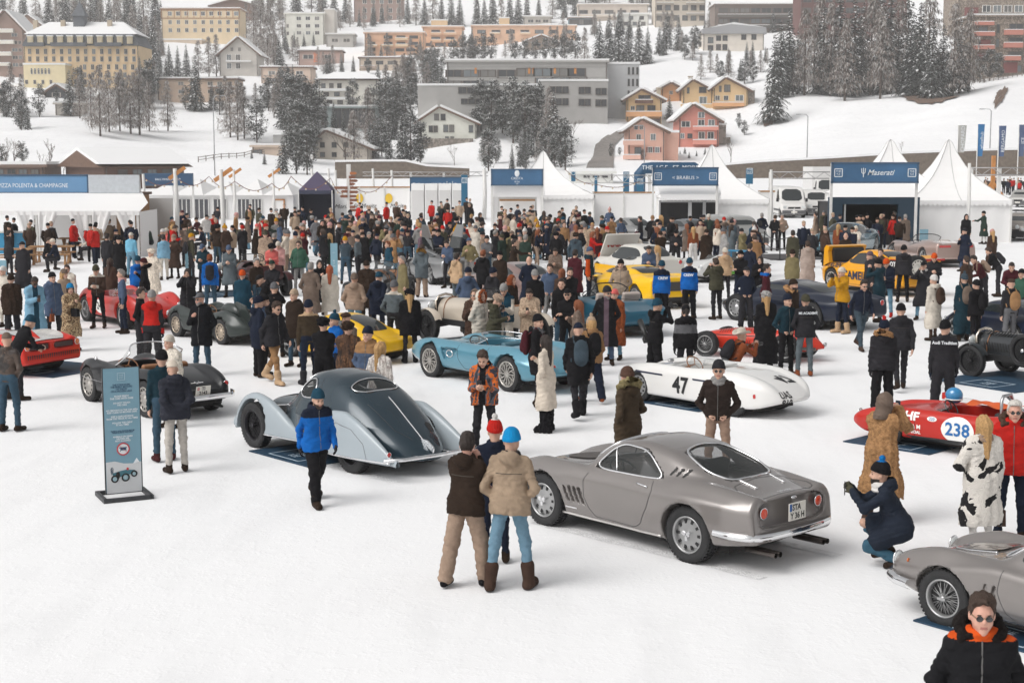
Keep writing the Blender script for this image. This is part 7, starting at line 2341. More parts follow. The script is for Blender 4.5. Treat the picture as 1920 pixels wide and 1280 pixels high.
post_fence('pale picket fence under the tall spruces',[(1470,176),(1540,175),(1680,170)],24)
post_fence('wooden fence along the top right snow slope',[(1810,156),(1870,150),(1925,146)],14)
post_fence('dark wooden handrail rising across the left snow field',[(372,306),(430,299),(530,287)],12)
def street_lamp(label,px,base,top,dx=1):
 p=hit(px,base)
 h=AT(px,top,p.y).z-p.z
 r=E('street_lamp',p,0,label,'street lamp','street lamps on the hillside')
 MB().tube([(0,0,-.5),(0,0,h*.95),(dx*-.3,0,h),(dx*-1.4,0,h+.05)],[.11,.08,.07,.05],6).build('pole',mat('lamp_grey',(.35,.35,.36),.5,.5),r)
 MB().box((dx*-1.7,0,h+.02),(.9,.3,.16)).build('lamp_head',mat('lamp_grey',(.35,.35,.36),.5,.5),r)
street_lamp('tall curved street lamp on the empty right snow slope',1513,297,215)
street_lamp('street lamp behind the feather flags',1856,280,205)
street_lamp('slim street lamp on the left snow field',403,330,180,-1)
street_lamp('lamp pole behind the pink house roof',1208,308,236)
# ---------------------------------------------------------------- falling-snow haze
HAZE,hn,hb=new_mat('haze')
hn.nodes.remove(hb)
pv=hn.nodes.new('ShaderNodeVolumePrincipled')
pv.inputs['Color'].default_value=(.97,.96,.95,1)
pv.inputs['Density'].default_value=.00030
pv.inputs['Anisotropy'].default_value=.2
hn.links.new(pv.outputs[0],hn.nodes['Material Output'].inputs['Volume'])
zt=150
hz=MB().box((0,400,(zt-1.2)/2),(1060,930,zt+1.2)).build('haze',HAZE)
tag(hz,kind='stuff')
# ---------------------------------------------------------------- trees
BARK=mat('bark',(.085,.062,.05),.9,var=.3,scale=3)
NEED=mat('spruce_needles',(.042,.048,.043),.9,var=.4,scale=1.2)
NEEDP=mat('pine_needles',(.055,.061,.053),.9,var=.4,scale=1.2)
LARCH=mat('larch_twigs',(.17,.135,.115),.95,var=.4,scale=1.5)
LARCHF=mat('frosted_twigs',(.50,.47,.45),.95,var=.3,scale=1.5)
TWIG=mat('bare_twigs',(.13,.10,.085),.95,var=.3)
SNOWT=mat('branch_snow',(.82,.82,.82),.85)
TREES={}
def quad(vs,fs,p,d,wv,L,droop):
 """a drooping spray: three cross-sections along d"""
 o=len(vs)
 side=Vector((-d.y,d.x,0))
 side=side.normalized()*wv if side.length>.01 else Vector((wv,0,0))
 e0,e1,e2=p,p+d*(L*.55)+Vector((0,0,-droop*.25)),p+d*L+Vector((0,0,-droop))
 vs+=[e0-side*.35,e0+side*.35,e1-side,e1+side,e2-side*.12,e2+side*.12]
 fs+=[(o,o+1,o+3,o+2),(o+2,o+3,o+5,o+4)]
def tree_meshes(kind,seed):
 key=(kind,seed)
 if key in TREES:
  return TREES[key]
 rd=random.Random(seed*77+len(kind))
 H0=20.0
 tr,cv,cf,sv,sf=MB(),[],[],[],[]
 up=Vector((0,0,1))
 if kind=='spruce':
  tr.tube([(0,0,-1.5),(0,0,8),(0,0,19.5)],[.34,.24,.04],7)
  Rm=rd.uniform(3.3,4.1)
  nt=34
  for i in range(nt):
   t=(i/nt)**.92
   z=1.4+t*18.2
   rad=Rm*(1-t)**.82*rd.uniform(.82,1.12)+.22
   nb=max(5,int(13*(1-t)+4))
   for j in range(nb):
    if rd.random()<.10:
     continue
    a=2*PI*(j+rd.random()*.8)/nb+i*.7
    L=rad*rd.uniform(.65,1.15)
    d=Vector((math.cos(a),math.sin(a),.1))
    zz=z+rd.uniform(-.25,.25)
    quad(cv,cf,Vector((0,0,zz)),d,.26+.18*(1-t),L,L*rd.uniform(.25,.48))
    for s_ in range(2):
     q=rd.uniform(.35,.8)
     p=Vector((0,0,zz))+d*L*q+Vector((0,0,-L*.28*q))
     a2=a+rd.choice((-1,1))*rd.uniform(.5,1.0)
     quad(cv,cf,p,Vector((math.cos(a2),math.sin(a2),-.1)),.17,L*.42,L*.2)
    if rd.random()<.75:
     q0=rd.uniform(.15,.5)
     quad(sv,sf,Vector((0,0,zz+.13))+d*(L*q0)+Vector((0,0,-L*.13*q0)),d,.22+.10*(1-t),L*rd.uniform(.35,.6),L*rd.uniform(.18,.3))
  mats_=NEED
 elif kind=='larch':
  tr.tube([(0,0,-1.5),(.1,0,8),(0,0,19.8)],[.32,.22,.03],6)
  for i in range(190):
   t=rd.random()**1.15
   z=2.8+t*16.6
   L=(4.6*(1-t)**.85+.5)*rd.uniform(.55,1.1)
   a=rd.uniform(0,2*PI)
   d=Vector((math.cos(a),math.sin(a),rd.uniform(-.12,.22)))
   tgt=(cv,cf)if rd.random()<.62 else(sv,sf)
   quad(*tgt,Vector((0,0,z)),d,.07,L,L*rd.uniform(.05,.3))
   for s_ in range(11):
    q=rd.uniform(.2,1.0)
    p=Vector((0,0,z))+d*L*q+Vector((0,0,-L*.15*q))
    a2=a+rd.uniform(-1.5,1.5)
    tgt=(cv,cf)if rd.random()<.60 else(sv,sf)
    quad(*tgt,p,Vector((math.cos(a2)*.6,math.sin(a2)*.6,rd.uniform(-.8,.3))),rd.uniform(.05,.11),rd.uniform(.6,1.5),rd.uniform(.1,.6))
  mats_=LARCH
 elif kind=='pine':
  tr.tube([(0,0,-1.5),(.15,0,8),(0,.1,18.5)],[.36,.27,.06],7)
  lob=[]
  for i in range(66):
   t=rd.random()
   z=2.6+16.6*t
   rr=5.0*math.sin(PI*(0.10+.84*t))**.8*rd.uniform(.35,1.0)
   a=rd.uniform(0,2*PI)
   lob.append((Vector((rr*math.cos(a),rr*math.sin(a),z)),rd.uniform(1.0,1.8)))
  for c,r in lob:
   tr.tube([(0,0,c.z-1.0),tuple(c)],[.09,.03],4)
   for s_ in range(34):
    v=Vector((rd.gauss(0,1),rd.gauss(0,1),rd.gauss(0,.7))).normalized()
    p=c+v*r*rd.uniform(.25,1)
    d=(v+Vector((0,0,.35))).normalized()
    quad(cv,cf,p,d,rd.uniform(.18,.34),rd.uniform(.5,.95),rd.uniform(-.05,.2))
   for s_ in range(22):
    v=Vector((rd.gauss(0,1),rd.gauss(0,1),abs(rd.gauss(0,.6))+.5)).normalized()
    p=c+v*r*rd.uniform(.75,1.02)
    quad(sv,sf,p,Vector((v.x,v.y,.05)),rd.uniform(.15,.30),rd.uniform(.35,.65),.12)
  mats_=NEEDP
 else:
  def grow(p,d,L,r,lev):
   e=p+d*L
   if lev<3:
    tr.tube([tuple(p),tuple(e)],[r,r*.62],5 if lev<2 else 3,cap=False)
   else:
    quad(cv,cf,p,d,max(.05,r),L,0)
   if lev<5:
    for _ in range(rd.choice((2,3,3))if lev<4 else 3):
     q=rd.uniform(.55,1)
     nd=(d+Vector((rd.gauss(0,.42),rd.gauss(0,.42),rd.gauss(.12,.25)))).normalized()
     grow(p+d*L*q,nd,L*rd.uniform(.58,.8),r*.6,lev+1)
  grow(Vector((0,0,-.5)),Vector((.03,0,1)),6.5,.28,0)
  mats_=TWIG
 def mk(n,v,f,m):
  me=bpy.data.meshes.new(n)
  me.from_pydata(v,[],f)
  me.materials.append(m)
  return me
 sm={'larch':LARCHF,'bare':LARCHF}.get(kind,SNOWT)
 TREES[key]=(tr.mesh('trunk',BARK),mk('crown',cv,cf,mats_),mk('crown_snow',sv,sf,sm))
 return TREES[key]
TDESC=dict(spruce='snowy dark spruce',larch='bare brown larch',pine='bushy stone pine',bare='leafless tree')
ORD=['first','second','third','fourth','fifth','sixth','seventh','eighth','ninth','tenth','eleventh','twelfth','13th','14th','15th','16th','17th','18th','19th','20th','21st','22nd','23rd','24th','25th','26th','27th','28th']
def trees(where,group,items,dy=0):
 cnt={}
 tot={}
 for it in items:
  tot[it[0]]=tot.get(it[0],0)+1
 for kind,px,base,top in sorted(items,key=lambda q:q[1]):
  p=hit(px,base)
  h=AT(px,top,p.y).z-p.z
  i=cnt[kind]=cnt.get(kind,-1)+1
  lab='%s %s'%(TDESC[kind],where)
  if tot[kind]>1:
   lab+=', %s from the left'%ORD[i]
  r=E({'spruce':'spruce_tree','larch':'larch_tree','pine':'pine_tree','bare':'bare_tree'}[kind],p,random.uniform(0,6.28),lab,'tree',group)
  s=h/20 if kind!='bare' else h/19
  wv=random.uniform(.9,1.15)
  r.scale=(s*wv,s*wv,s)
  a,b,c=tree_meshes(kind,random.randrange(4))
  O('trunk',a,r)
  O('crown',b,r)
  if kind!='bare':
   O('crown_snow',c,r)
S_,L_,P_,B_='spruce','larch','pine','bare'
trees('on the snow field below the yellow hotel','larches below the yellow hotel',[(L_,188,254,118),(L_,205,250,128),(L_,225,248,132),(L_,245,251,136),(L_,262,251,122),(L_,280,246,150),(L_,315,246,148),(L_,172,240,135)])
trees('at the left edge below the hotel','trees at the left edge',[(L_,22,216,116),(L_,42,219,136),(P_,74,219,158),(P_,8,210,165),(S_,132,216,128),(L_,150,222,140),(L_,-6,216,130),(P_,106,196,168)])
trees('in the forest behind the yellow hotel','forest behind the yellow hotel',[(k,x,b,t)for x,b,t,k in((92,66,-28,S_),(108,60,-20,L_),(124,62,-34,S_),(140,56,-22,L_),(158,66,-20,L_),(172,60,-30,S_),(190,66,-14,L_),(206,72,-6,S_),(220,78,-10,L_),(236,92,-2,S_),(250,96,6,L_),(264,110,10,S_),(276,120,26,L_),(288,128,18,S_),(298,120,40,L_),(182,44,-50,S_),(214,46,-52,L_),(246,50,-50,S_),(270,56,-46,L_),(292,60,-40,S_),(20,40,-30,L_),(44,36,-34,S_),(68,44,-24,L_),(6,30,-40,S_),(150,36,-56,S_),(118,34,-60,L_))])
trees('between the half-timbered hotel and the long beige house','trees below the half-timbered hotel',[(S_,300,150,90),(S_,318,152,82),(S_,334,150,84),(S_,350,146,80),(L_,372,142,74),(L_,392,142,66),(L_,406,140,62),(S_,430,140,78),(S_,312,170,108),(L_,290,172,110)])
trees('in front of the long beige house','trees in front of the beige house',[(S_,368,208,102),(P_,348,204,160),(L_,432,258,150),(L_,446,264,146),(L_,458,262,158),(P_,482,268,186),(S_,398,206,150),(P_,412,216,160),(L_,424,216,140),(B_,408,246,212)])
trees('between the half-timbered hotel and the white block','larches left of the white block',[(L_,462,70,4),(L_,476,84,0),(L_,490,104,-4),(L_,502,124,22),(L_,514,128,40),(S_,524,134,62),(L_,530,70,14),(L_,508,58,-28),(S_,486,40,-36),(L_,524,40,-30),(S_,552,87,58),(S_,570,86,60),(S_,588,86,58)])
trees('along the top edge above the orange flats','trees along the top edge',[(k,x,b,t)for x,b,t,k in((556,26,-50,S_),(584,24,-46,L_),(604,30,-44,S_),(626,34,-34,S_),(648,40,-22,S_),(764,46,-16,S_),(780,50,-26,L_),(796,50,-10,S_),(812,50,-26,L_),(828,48,-14,S_),(846,50,-20,S_),(862,48,-10,S_),(894,46,-30,S_),(908,48,-10,S_),(924,46,-26,S_),(940,48,-16,L_),(956,47,-22,S_),(972,46,-16,S_),(988,40,-26,S_),(1010,38,-14,S_),(1036,36,-26,L_),(1058,36,-12,S_),(1078,32,-22,S_),(1204,26,-12,S_),(1184,20,-30,S_))])
trees('in the dark belt above the grey school','pines above the grey school',[(P_,782,118,84),(P_,800,150,92),(P_,818,156,84),(L_,834,118,78),(P_,850,120,72),(P_,868,120,66),(P_,886,120,66),(P_,904,119,62),(P_,922,118,64),(P_,966,118,78),(P_,984,118,72),(P_,1004,118,74),(P_,1022,118,70),(P_,1040,118,66),(P_,1058,117,64),(P_,1078,117,58),(L_,1096,116,50),(L_,770,130,70)])
trees('behind the right end of the grey school','spruces behind the school end',[(S_,1124,118,34),(S_,1142,120,24),(S_,1160,120,22),(S_,1178,119,40),(S_,1198,119,30),(S_,1214,118,48),(S_,1250,92,18),(S_,1272,94,26),(P_,1302,104,48),(S_,1236,100,48),(P_,1284,112,66)])
trees('in front of the grey school','pines in front of the school',[(P_,902,246,150),(P_,922,258,152),(P_,942,248,170),(P_,962,262,142),(P_,984,290,150),(P_,1006,284,156),(L_,1030,292,158),(S_,1038,300,168),(P_,1052,318,222),(S_,830,202,158),(S_,846,204,160),(S_,858,206,164),(P_,1022,316,240),(L_,880,240,168)])
trees('between the white villa and the school','trees left of the school',[(P_,662,212,148),(P_,700,226,158),(P_,722,250,150),(P_,744,236,152),(P_,760,246,168),(P_,784,206,156),(P_,806,208,154),(L_,690,256,160),(L_,724,206,118),(L_,742,196,110),(L_,756,188,100),(L_,776,190,108),(P_,764,168,100),(P_,690,140,108)])
trees('on the bank left of the white chalet','trees left of the white chalet',[(S_,700,302,226),(P_,716,300,228),(S_,754,308,204),(P_,770,306,212),(P_,788,304,226),(S_,730,310,240),(L_,664,308,204),(B_,648,310,214),(S_,748,334,292),(B_,852,308,264)])
trees('above the navy gazebo','dense group above the gazebo',[(S_,534,246,140),(P_,548,262,136),(P_,562,256,142),(P_,586,254,146),(S_,544,300,190),(P_,560,306,186),(P_,576,300,196),(P_,556,326,234),(P_,576,328,236),(S_,530,326,250),(P_,592,250,176),(S_,522,190,128),(L_,514,226,158),(S_,496,310,282),(S_,472,298,280)])
trees('beside the middle tent','pines left of the middle tent',[(P_,916,322,242),(S_,960,324,268),(P_,986,322,286),(P_,1040,322,252),(P_,1060,322,230)])
trees('beside the pale pink house','trees by the pink houses',[(B_,1072,284,212),(S_,1255,224,178),(P_,1146,300,268),(P_,1162,296,276),(P_,1206,302,280),(P_,1385,240,212),(P_,1396,254,226)])
trees('on the snow behind the right tents','lone trees behind the right tents',[(B_,1370,308,252),(B_,1690,290,256)])
trees('behind the upper yellow houses','trees behind the yellow houses',[(L_,1314,150,100),(P_,1350,150,114),(L_,1366,150,92),(P_,1396,152,110),(P_,1412,150,116),(L_,1344,140,100)])
trees('in the tall stand on the right slope','tall stand on the right slope',[(S_,1450,226,60),(S_,1462,190,36),(S_,1478,182,14),(S_,1494,182,50),(L_,1508,186,12),(L_,1526,178,24),(S_,1542,180,8),(L_,1556,182,0),(S_,1572,180,-18),(L_,1584,190,30),(S_,1600,178,-16),(S_,1616,172,0),(L_,1632,176,-8),(L_,1650,190,6),(S_,1666,172,-22),(L_,1682,170,-4),(S_,1704,182,42),(S_,1722,180,0),(S_,1746,184,34),(S_,1766,178,40),(L_,1786,176,0),(S_,1798,170,30),(L_,1816,166,10),(L_,1534,170,-20),(S_,1700,160,-30),(L_,1740,162,-26),(S_,1648,160,-40),(S_,1466,170,60)])
trees('left of the stone apartment building','pines by the stone building',[(P_,1838,152,100),(P_,1856,150,92),(P_,1872,150,100)])
trees('before the far left timber shed','trees at the lower left',[(B_,12,326,236),(B_,28,326,250),(P_,42,312,264),(B_,92,330,240),(B_,78,328,268),(P_,4,316,270),(B_,120,332,282)])
SAP=[]
for i,(px,b,t)in enumerate(((1253,293,282),(1266,288,276),(1275,294,281),(1284,292,274),(1292,296,284),(1306,294,282),(1262,298,288),(1322,290,276))):
 p=hit(px,b)
 s=(AT(px,t,p.y).z-p.z)/20
 r=E('garden_shrub',p,i,'small dark garden shrub below the pink houses, %s from the left'%ORD[sorted([1253,1266,1275,1284,1292,1306,1262,1322]).index(px)],'shrub','garden shrubs below the pink houses')
 r.scale=(s*1.3,s*1.3,s)
 a,b_,c=tree_meshes('spruce',i%4)
 O('trunk',a,r)
 O('foliage',b_,r)
 O('foliage_snow',c,r)
rt=random.Random(5)
for wh,gr,x0,x1,b0,b1,n in(('high behind the yellow hotel','upper left forest',66,310,-20,44,27),('between the two hotels','bank between the hotels',268,304,70,130,10),('left of the white block','upper woods',450,535,-10,60,14),('high behind the terraced flats','upper right woods',1030,1230,-20,22,20),('under the white villa','bank under the villa',600,780,252,300,16),('below the school','bank below the school',870,1050,296,318,12),('above the white villa','bank above the villa',590,680,128,146,9),('right of the beige house','trees by the beige house',446,600,190,246,18),('along the orange flats','trees along the orange flats',690,900,108,122,12),('beside the modern white house','trees by the modern house',1240,1330,60,110,9),('at the far left','trees at the far left',-10,60,218,250,6),('at the dark terraces','trees at the dark terraces',1330,1500,48,66,12),('under the pink villa','trees under the pink villa',600,760,44,62,12),('above the low pink terrace','trees by the terrace',455,560,86,126,16),('around the small dark barn','trees by the barn',120,300,176,214,18),('between villa and school','trees between villa and school',690,835,168,250,24),('beside the orange flats','trees beside the flats',868,1080,84,116,16),('above the yellow houses','trees above the yellow houses',1290,1440,112,150,10),('by the terraces at the top','trees by the top terraces',1040,1240,52,84,12),('behind the tall stand','trees behind the tall stand',1450,1820,120,160,22)):
 trees(wh,gr,[(rt.choice((S_,L_,L_)if b1<160 else(P_,S_,L_)),rt.uniform(x0,x1),(bb:=rt.uniform(b0,b1)),bb-(rt.uniform(56,84)if b1<40 else rt.uniform(30,52)if b1<160 else rt.uniform(44,76)))for _ in range(n)])
 # ---------------------------------------------------------------- tents, banners, posts and tables on the ice
TENT=mat('tent_fabric',(.84,.83,.82),.6,bump=.25,bscale=1.4)
TENTW=mat('tent_wall',(.82,.81,.80),.65,bump=.3,bscale=1.1)
BLUEB=mat('banner_blue',(.045,.125,.24),.6,var=.25,scale=.5)
NAVYB=mat('tent_navy',(.012,.035,.06),.6)
TEXTW=mat('print_white',(.75,.78,.80),.6)
POLEW=mat('pole_white',(.66,.65,.63),.6,var=.12,scale=2)
TRUSS=mat('truss_metal',(.42,.41,.41),.45,.6)
PINE=mat('pine_wood',(.36,.20,.09),.7,var=.3,scale=4)
PINEO=mat('orange_wood',(.50,.22,.07),.7,var=.3,scale=3)
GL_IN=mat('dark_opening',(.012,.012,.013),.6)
def pagoda(label,px,ground,wpx,peak,eave=None,wall=True,yaw=0.0,open_front=False,valance=True,hw=2.45,name='pagoda_tent',y0=None):
 p=G(px,ground)if y0 is None else AT(px,ground,y0)
 sc=PXM(p.y)
 w_=wpx/sc/2
 he=hw if eave is None else AT(px,eave,p.y).z
 pk=AT(px,peak,p.y+w_).z
 r=E(name,(p.x,p.y+w_,0),yaw,label,'tent','white pagoda tents')
 n=24
 prof=[(1.0,0),(.8,.10),(.6,.23),(.42,.38),(.26,.57),(.13,.78),(.05,.95),(.0,1)]
 rows=[]
 for q,t in prof:
  row=[]
  for i in range(n+1):
   a=4*i/n
   k,f=int(a)%4,a-int(a)
   c=[(-1,-1),(1,-1),(1,1),(-1,1),(-1,-1)]
   x=c[k][0]*(1-f)+c[k+1][0]*f
   y=c[k][1]*(1-f)+c[k+1][1]*f
   sag=.10*math.sin(PI*f)*q*(1-q)*4
   row.append((x*w_*1.01*q,y*w_*1.01*q,he+(pk-he)*t-sag))
  rows.append(row)
 MB().grid(rows,smooth=False).build('tent_roof',TENT,r)
 SEAM=mat('tent_seam',(.55,.545,.54),.7)
 for x,y in((-1,-1),(1,-1),(1,1),(-1,1),(0,-1),(1,0)):
  MB().tube([(x*w_*1.012*q,y*w_*1.012*q,he+(pk-he)*t+.01-(.10*q*(1-q)*4 if 0 in(x,y)else 0))for q,t in prof],.022,4).build('roof_seam',SEAM,r)
 for s_,(x,y)in enumerate(((-1,-1),(1,-1),(1,1),(-1,1))):
  MB().box((x*w_*.985,y*w_*.985,he/2),(.09,.09,he)).build('tent_pole',POLEW,r)
 sides=[(-1,-1,1,-1),(1,-1,1,1),(1,1,-1,1),(-1,1,-1,-1)]
 for q,(x0,y0,x1,y1)in enumerate(sides):
  if open_front and q==0:
   continue
  P=[]
  m=30
  for i in range(m+1):
   t=i/m
   b=.03*math.sin(9*PI*t)
   x,y=(x0+(x1-x0)*t)*w_*.97,(y0+(y1-y0)*t)*w_*.97
   P.append([(x+b*abs(y1-y0)/2,y+b*abs(x1-x0)/2,z)for z in(0,he*.5,he)])
  MB().grid(P).build('tent_wall',TENTW,r)
 if valance:
  for x0,y0,x1,y1 in sides[:2]:
   b=MB()
   m=22
   L=math.hypot(x1-x0,y1-y0)*w_
   u=Vector(((x1-x0),(y1-y0),0)).normalized()
   o=Vector((x0*w_*1.015,y0*w_*1.015,he))
   for i in range(m):
    a,c=L*i/m,L*(i+1)/m
    pts=[o+u*a,o+u*c]+[o+u*(c+(a-c)*t)+Vector((0,0,-.16-.14*math.sin(PI*t)))for t in(0,.2,.4,.6,.8,1)]
    b.add(pts,[tuple(range(8))[::-1]])
   b.build('scalloped_valance',TENT,r)
 return r,w_,he
def banner(label,x0,x1,top,bot,Y,rows=(),name='banner',m=None,frame=True,posts=True,ground=True,depth=.12,cat='banner',group=None,side_logo=True):
 a,b=AT(x0,bot,Y),AT(x1,bot,Y)
 h=AT(x0,top,Y).z-a.z
 W=b.x-a.x
 r=E(name,a,0,label,cat,group)
 MB().box((W/2,0,h/2),(W,depth,h)).build('banner_sheet',m or BLUEB,r)
 if frame:
  f=MB()
  for z in(0,h):
   f.bar((-.06,0,z),(W+.06,0,z),.16,.09)
  for x in(0,W):
   f.bar((x,0,-.0),(x,0,h),.16,.09)
  f.build('banner_frame',mat('banner_edge',(.05,.10,.17),.5),r)
 if posts:
  for x in(0,W):
   MB().box((x,.12,-a.z/2+h/2),(.12,.12,a.z+h)).build('banner_post',POLEW,r)
 for t,u,v,sz,kw in rows:
  text(_s22,t,sz*h,TEXTW,r,(W*u,-depth/2-.004,h*v),(PI/2,0,0),ext=.002,**kw)
 if side_logo:
  for u in(.07,.93):
   s=.2*h
   b=MB()
   for dz in(-1,1):
    b.box((W*u,-depth/2-.004,h*.5+dz*s),(2*s,.004,.04))
    b.box((W*u+dz*s,-depth/2-.004,h*.5),(.04,.004,2*s))
   b.build('printed_square',TEXTW,r)
   text(_s22,'THE\nICE',s*.7,TEXTW,r,(W*u,-depth/2-.004,h*.5),(PI/2,0,0),ext=.002)
 return r
SCR=dict(shear=.35,bold=.004)
# middle tents, left to right
T1,w1,he1=pagoda('white pagoda tent behind the blue banner with a small white emblem',1020,424,186,283,366)
B1=banner('blue banner with a small white crown-like emblem left of the tallest tent peak',922,1017,318,347,98.5,[('CRESTA',.5,.42,.22,{}),('RUN',.5,.20,.16,{}),('1885',.5,.06,.10,{})],side_logo=False)
MB().ball((0,0,0),(.16,.02,.22)).build('printed_emblem',TEXTW,B1,loc=(1.63,-.07,.74))
r_=E('tent_front',AT(922,424,98.9),0,'white fabric front with a bar opening below the emblem banner','tent')
wd=(1017-922)/PXM(98.9)
zt_,zb_=AT(922,347,98.9).z,AT(922,372,98.9).z
MB().box((wd/2,0,(zt_+zb_)/2-.0),(wd,.1,zt_-zb_)).build('fascia',TENT,r_)
MB().box((wd/2,1.0,zb_/2),(wd,.1,zb_)).build('bar_back',mat('bar_white',(.55,.54,.53),.6),r_)
MB().box((wd/2,.9,zb_*.5),(wd*.7,.06,zb_*.7)).build('bar_panel',TENT,r_)
MB().box((wd/2,.6,zb_-.22),(wd*.7,.3,.12)).build('timber_beam',PINE,r_)
for x in(.08,wd-.08):
 MB().grid([[(x+.5*(1 if x<1 else-1)*t*math.sin(.5+2*t)+.03*math.sin(30*t),-.05*k_,zb_*(1-k_))for k_ in(0,.3,.6,1)]for t in np.linspace(0,1,8)]).build('curtain',TENTW,r_)
 MB().box((x,0,zb_/2),(.14,.14,zb_)).build('tent_pole',POLEW,r_)
T2,w2,he2=pagoda('white pagoda tent with glass doors and a blue banner across its front',1345,441,192,272,374,valance=True)
banner('blue banner with white lettering above the glass doors',1225,1345,315,347,87.5,[('< BRABUS >',.5,.42,.30,{})])
d_=E('glass_doors',AT(1236,441,88.2),0,'grey framed glass doors with dark panes under a scalloped awning','door front')
W_=(1345-1236)/PXM(88.2)
hd=AT(1236,378,88.2).z
GREYF=mat('door_frame_grey',(.42,.42,.42),.5)
for x0,x1 in((0,.50),(.53,.75),(.77,.98)):
 f=MB().box(((x0+x1)/2*W_,0,hd/2),((x1-x0)*W_,.05,hd-.1),1)
 for x in(x0,x1):
  f.box((x*W_,-.02,hd/2),(.1,.12,hd))
 for z in(.06,hd-.06):
  f.box(((x0+x1)/2*W_,-.02,z),((x1-x0)*W_,.12,.12))
 f.build('door_leaf',[GREYF,mat('dark_pane',(.02,.02,.021),.08)],d_)
aw=MB()
for i in range(16):
 a,c=W_*1.02*i/16,W_*1.02*(i+1)/16
 aw.add([(a,-.5,hd+.35),(c,-.5,hd+.35),(c,-.55,hd+.12),((a+c)/2,-.56,hd-.02),(a,-.55,hd+.12)],[(0,4,3,2,1)])
aw.add([(-.05,-.5,hd+.35),(W_*1.03,-.5,hd+.35),(W_*1.03,.8,AT(1225,347,88).z),(-.05,.8,AT(1225,347,88).z)],[(0,1,2,3)])
aw.build('awning',TENT,d_)
# dark blue open tent on the right
T3,w3,he3=pagoda('white pagoda tent behind the dark blue front, left of the two right peaks',1690,452,205,262,366)
T4,w4,he4=pagoda('rightmost white pagoda tent with closed walls',1800,452,190,262,376,y0=82)
banner('long blue banner with white script and a trident sign over the dark blue tent front',1560,1720,306,342,76.5,[('Maserati',.56,.5,.40,SCR)])
tr=AT(1560,342,76.5)
tb=E('printed_trident',AT(1619,324,76.35),0,'white trident sign printed on the long blue banner','sign')
MB().bar((0,0,-.22),(0,0,.24),.035).bar((-.10,0,.22),(-.08,0,.0),.03).bar((.10,0,.22),(.08,0,.0),.03).bar((-.08,0,.0),(0,0,-.06),.03).bar((.08,0,.0),(0,0,-.06),.03).build('trident',TEXTW,tb)
tf=E('tent_front',G(1552,462),0,'dark blue boxed tent front with a black interior','tent')
Yf=tf.location.y
W3=(1720-1552)/PXM(Yf)
h3,h3b=AT(1552,370,Yf).z,AT(1552,383,Yf).z
MB().box((W3/2,.1,(h3+h3b)/2),(W3,.35,h3-h3b)).build('fascia',NAVYB,tf)
for x,w_ in((.35,.7),(W3-.55,1.1)):
 MB().box((x,.1,h3b/2),(w_,.34,h3b)).build('side_panel',NAVYB,tf)
MB().add([(0,-.1,h3+.01),(W3,-.1,h3+.01),(W3*.97,2.2,AT(1560,342,Yf).z+.2),(W3*.10,2.2,AT(1560,342,Yf).z+.2)],[(0,1,2,3)]).build('sloping_roof',TENT,tf)
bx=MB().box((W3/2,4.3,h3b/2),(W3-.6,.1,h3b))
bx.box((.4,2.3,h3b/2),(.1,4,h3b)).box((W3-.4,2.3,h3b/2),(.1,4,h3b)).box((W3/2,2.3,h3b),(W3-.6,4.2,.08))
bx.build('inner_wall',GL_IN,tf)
MB().box((W3*.6,1.6,.55),(2.6,.6,1.1)).build('bar_counter',mat('bar_dark',(.04,.04,.045),.5),tf)
MB().grid([[(.85+.05*math.sin(9*t),.02+.5*t*.3,z)for z in(0,h3b)]for t in np.linspace(0,1,8)]).build('curtain',TENTW,tf)
# white partition walls between the tents
def partition(label,x0,x1,top,bot,panels=3,name='partition'):
 a,b=G(x0,bot),G(x1,bot)
 h=AT(x0,top,a.y).z
 r=E(name,a,math.atan2(b.y-a.y,b.x-a.x),label,'partition')
 L=(b-a).length
 for i in range(panels):
  MB().box((L*(i+.5)/panels,0,h/2),(L/panels-.05,.08,h-.04)).build('panel',TENTW,r)
  MB().box((L*i/panels,-.06,h/2),(.10,.10,h+.1)).build('post',POLEW,r)
 MB().box((L/2,0,h+.04),(L+.1,.16,.10)).build('top_rail',PINE,r)
 return r
partition('white panelled wall between the two middle tents',1112,1226,362,416,2)
partition('white partition below the truss, left of the vans',1422,1450,360,436,1)
SM=partition('long white fence printed with yellow suns and black script',628,768,352,412,3,'printed_fence')
for i,px in enumerate((674,729)):
 p=AT(px,372,SM.location.y-.1)
 q=p-SM.location
 sn=MB().lathe([(.001,0),(.34,0)],20,0,'y').build('printed_sun',mat('sun_yellow',(.75,.48,.03),.6),SM,loc=(q.x,-.10,q.z))
 sn.scale=(.8,1,1.05)
 text('printed_script','St. Moritz',.42,mat('script_black',(.03,.03,.03),.6),SM,(q.x+.35,-.10,q.z-.55),(PI/2,0,0),ext=.002,shear=.4)
text('printed_script','Moritz',.42,mat('script_black',(.03,.03,.03),.6),SM,(.55,-.10,.95),(PI/2,0,0),ext=.002,shear=.4)
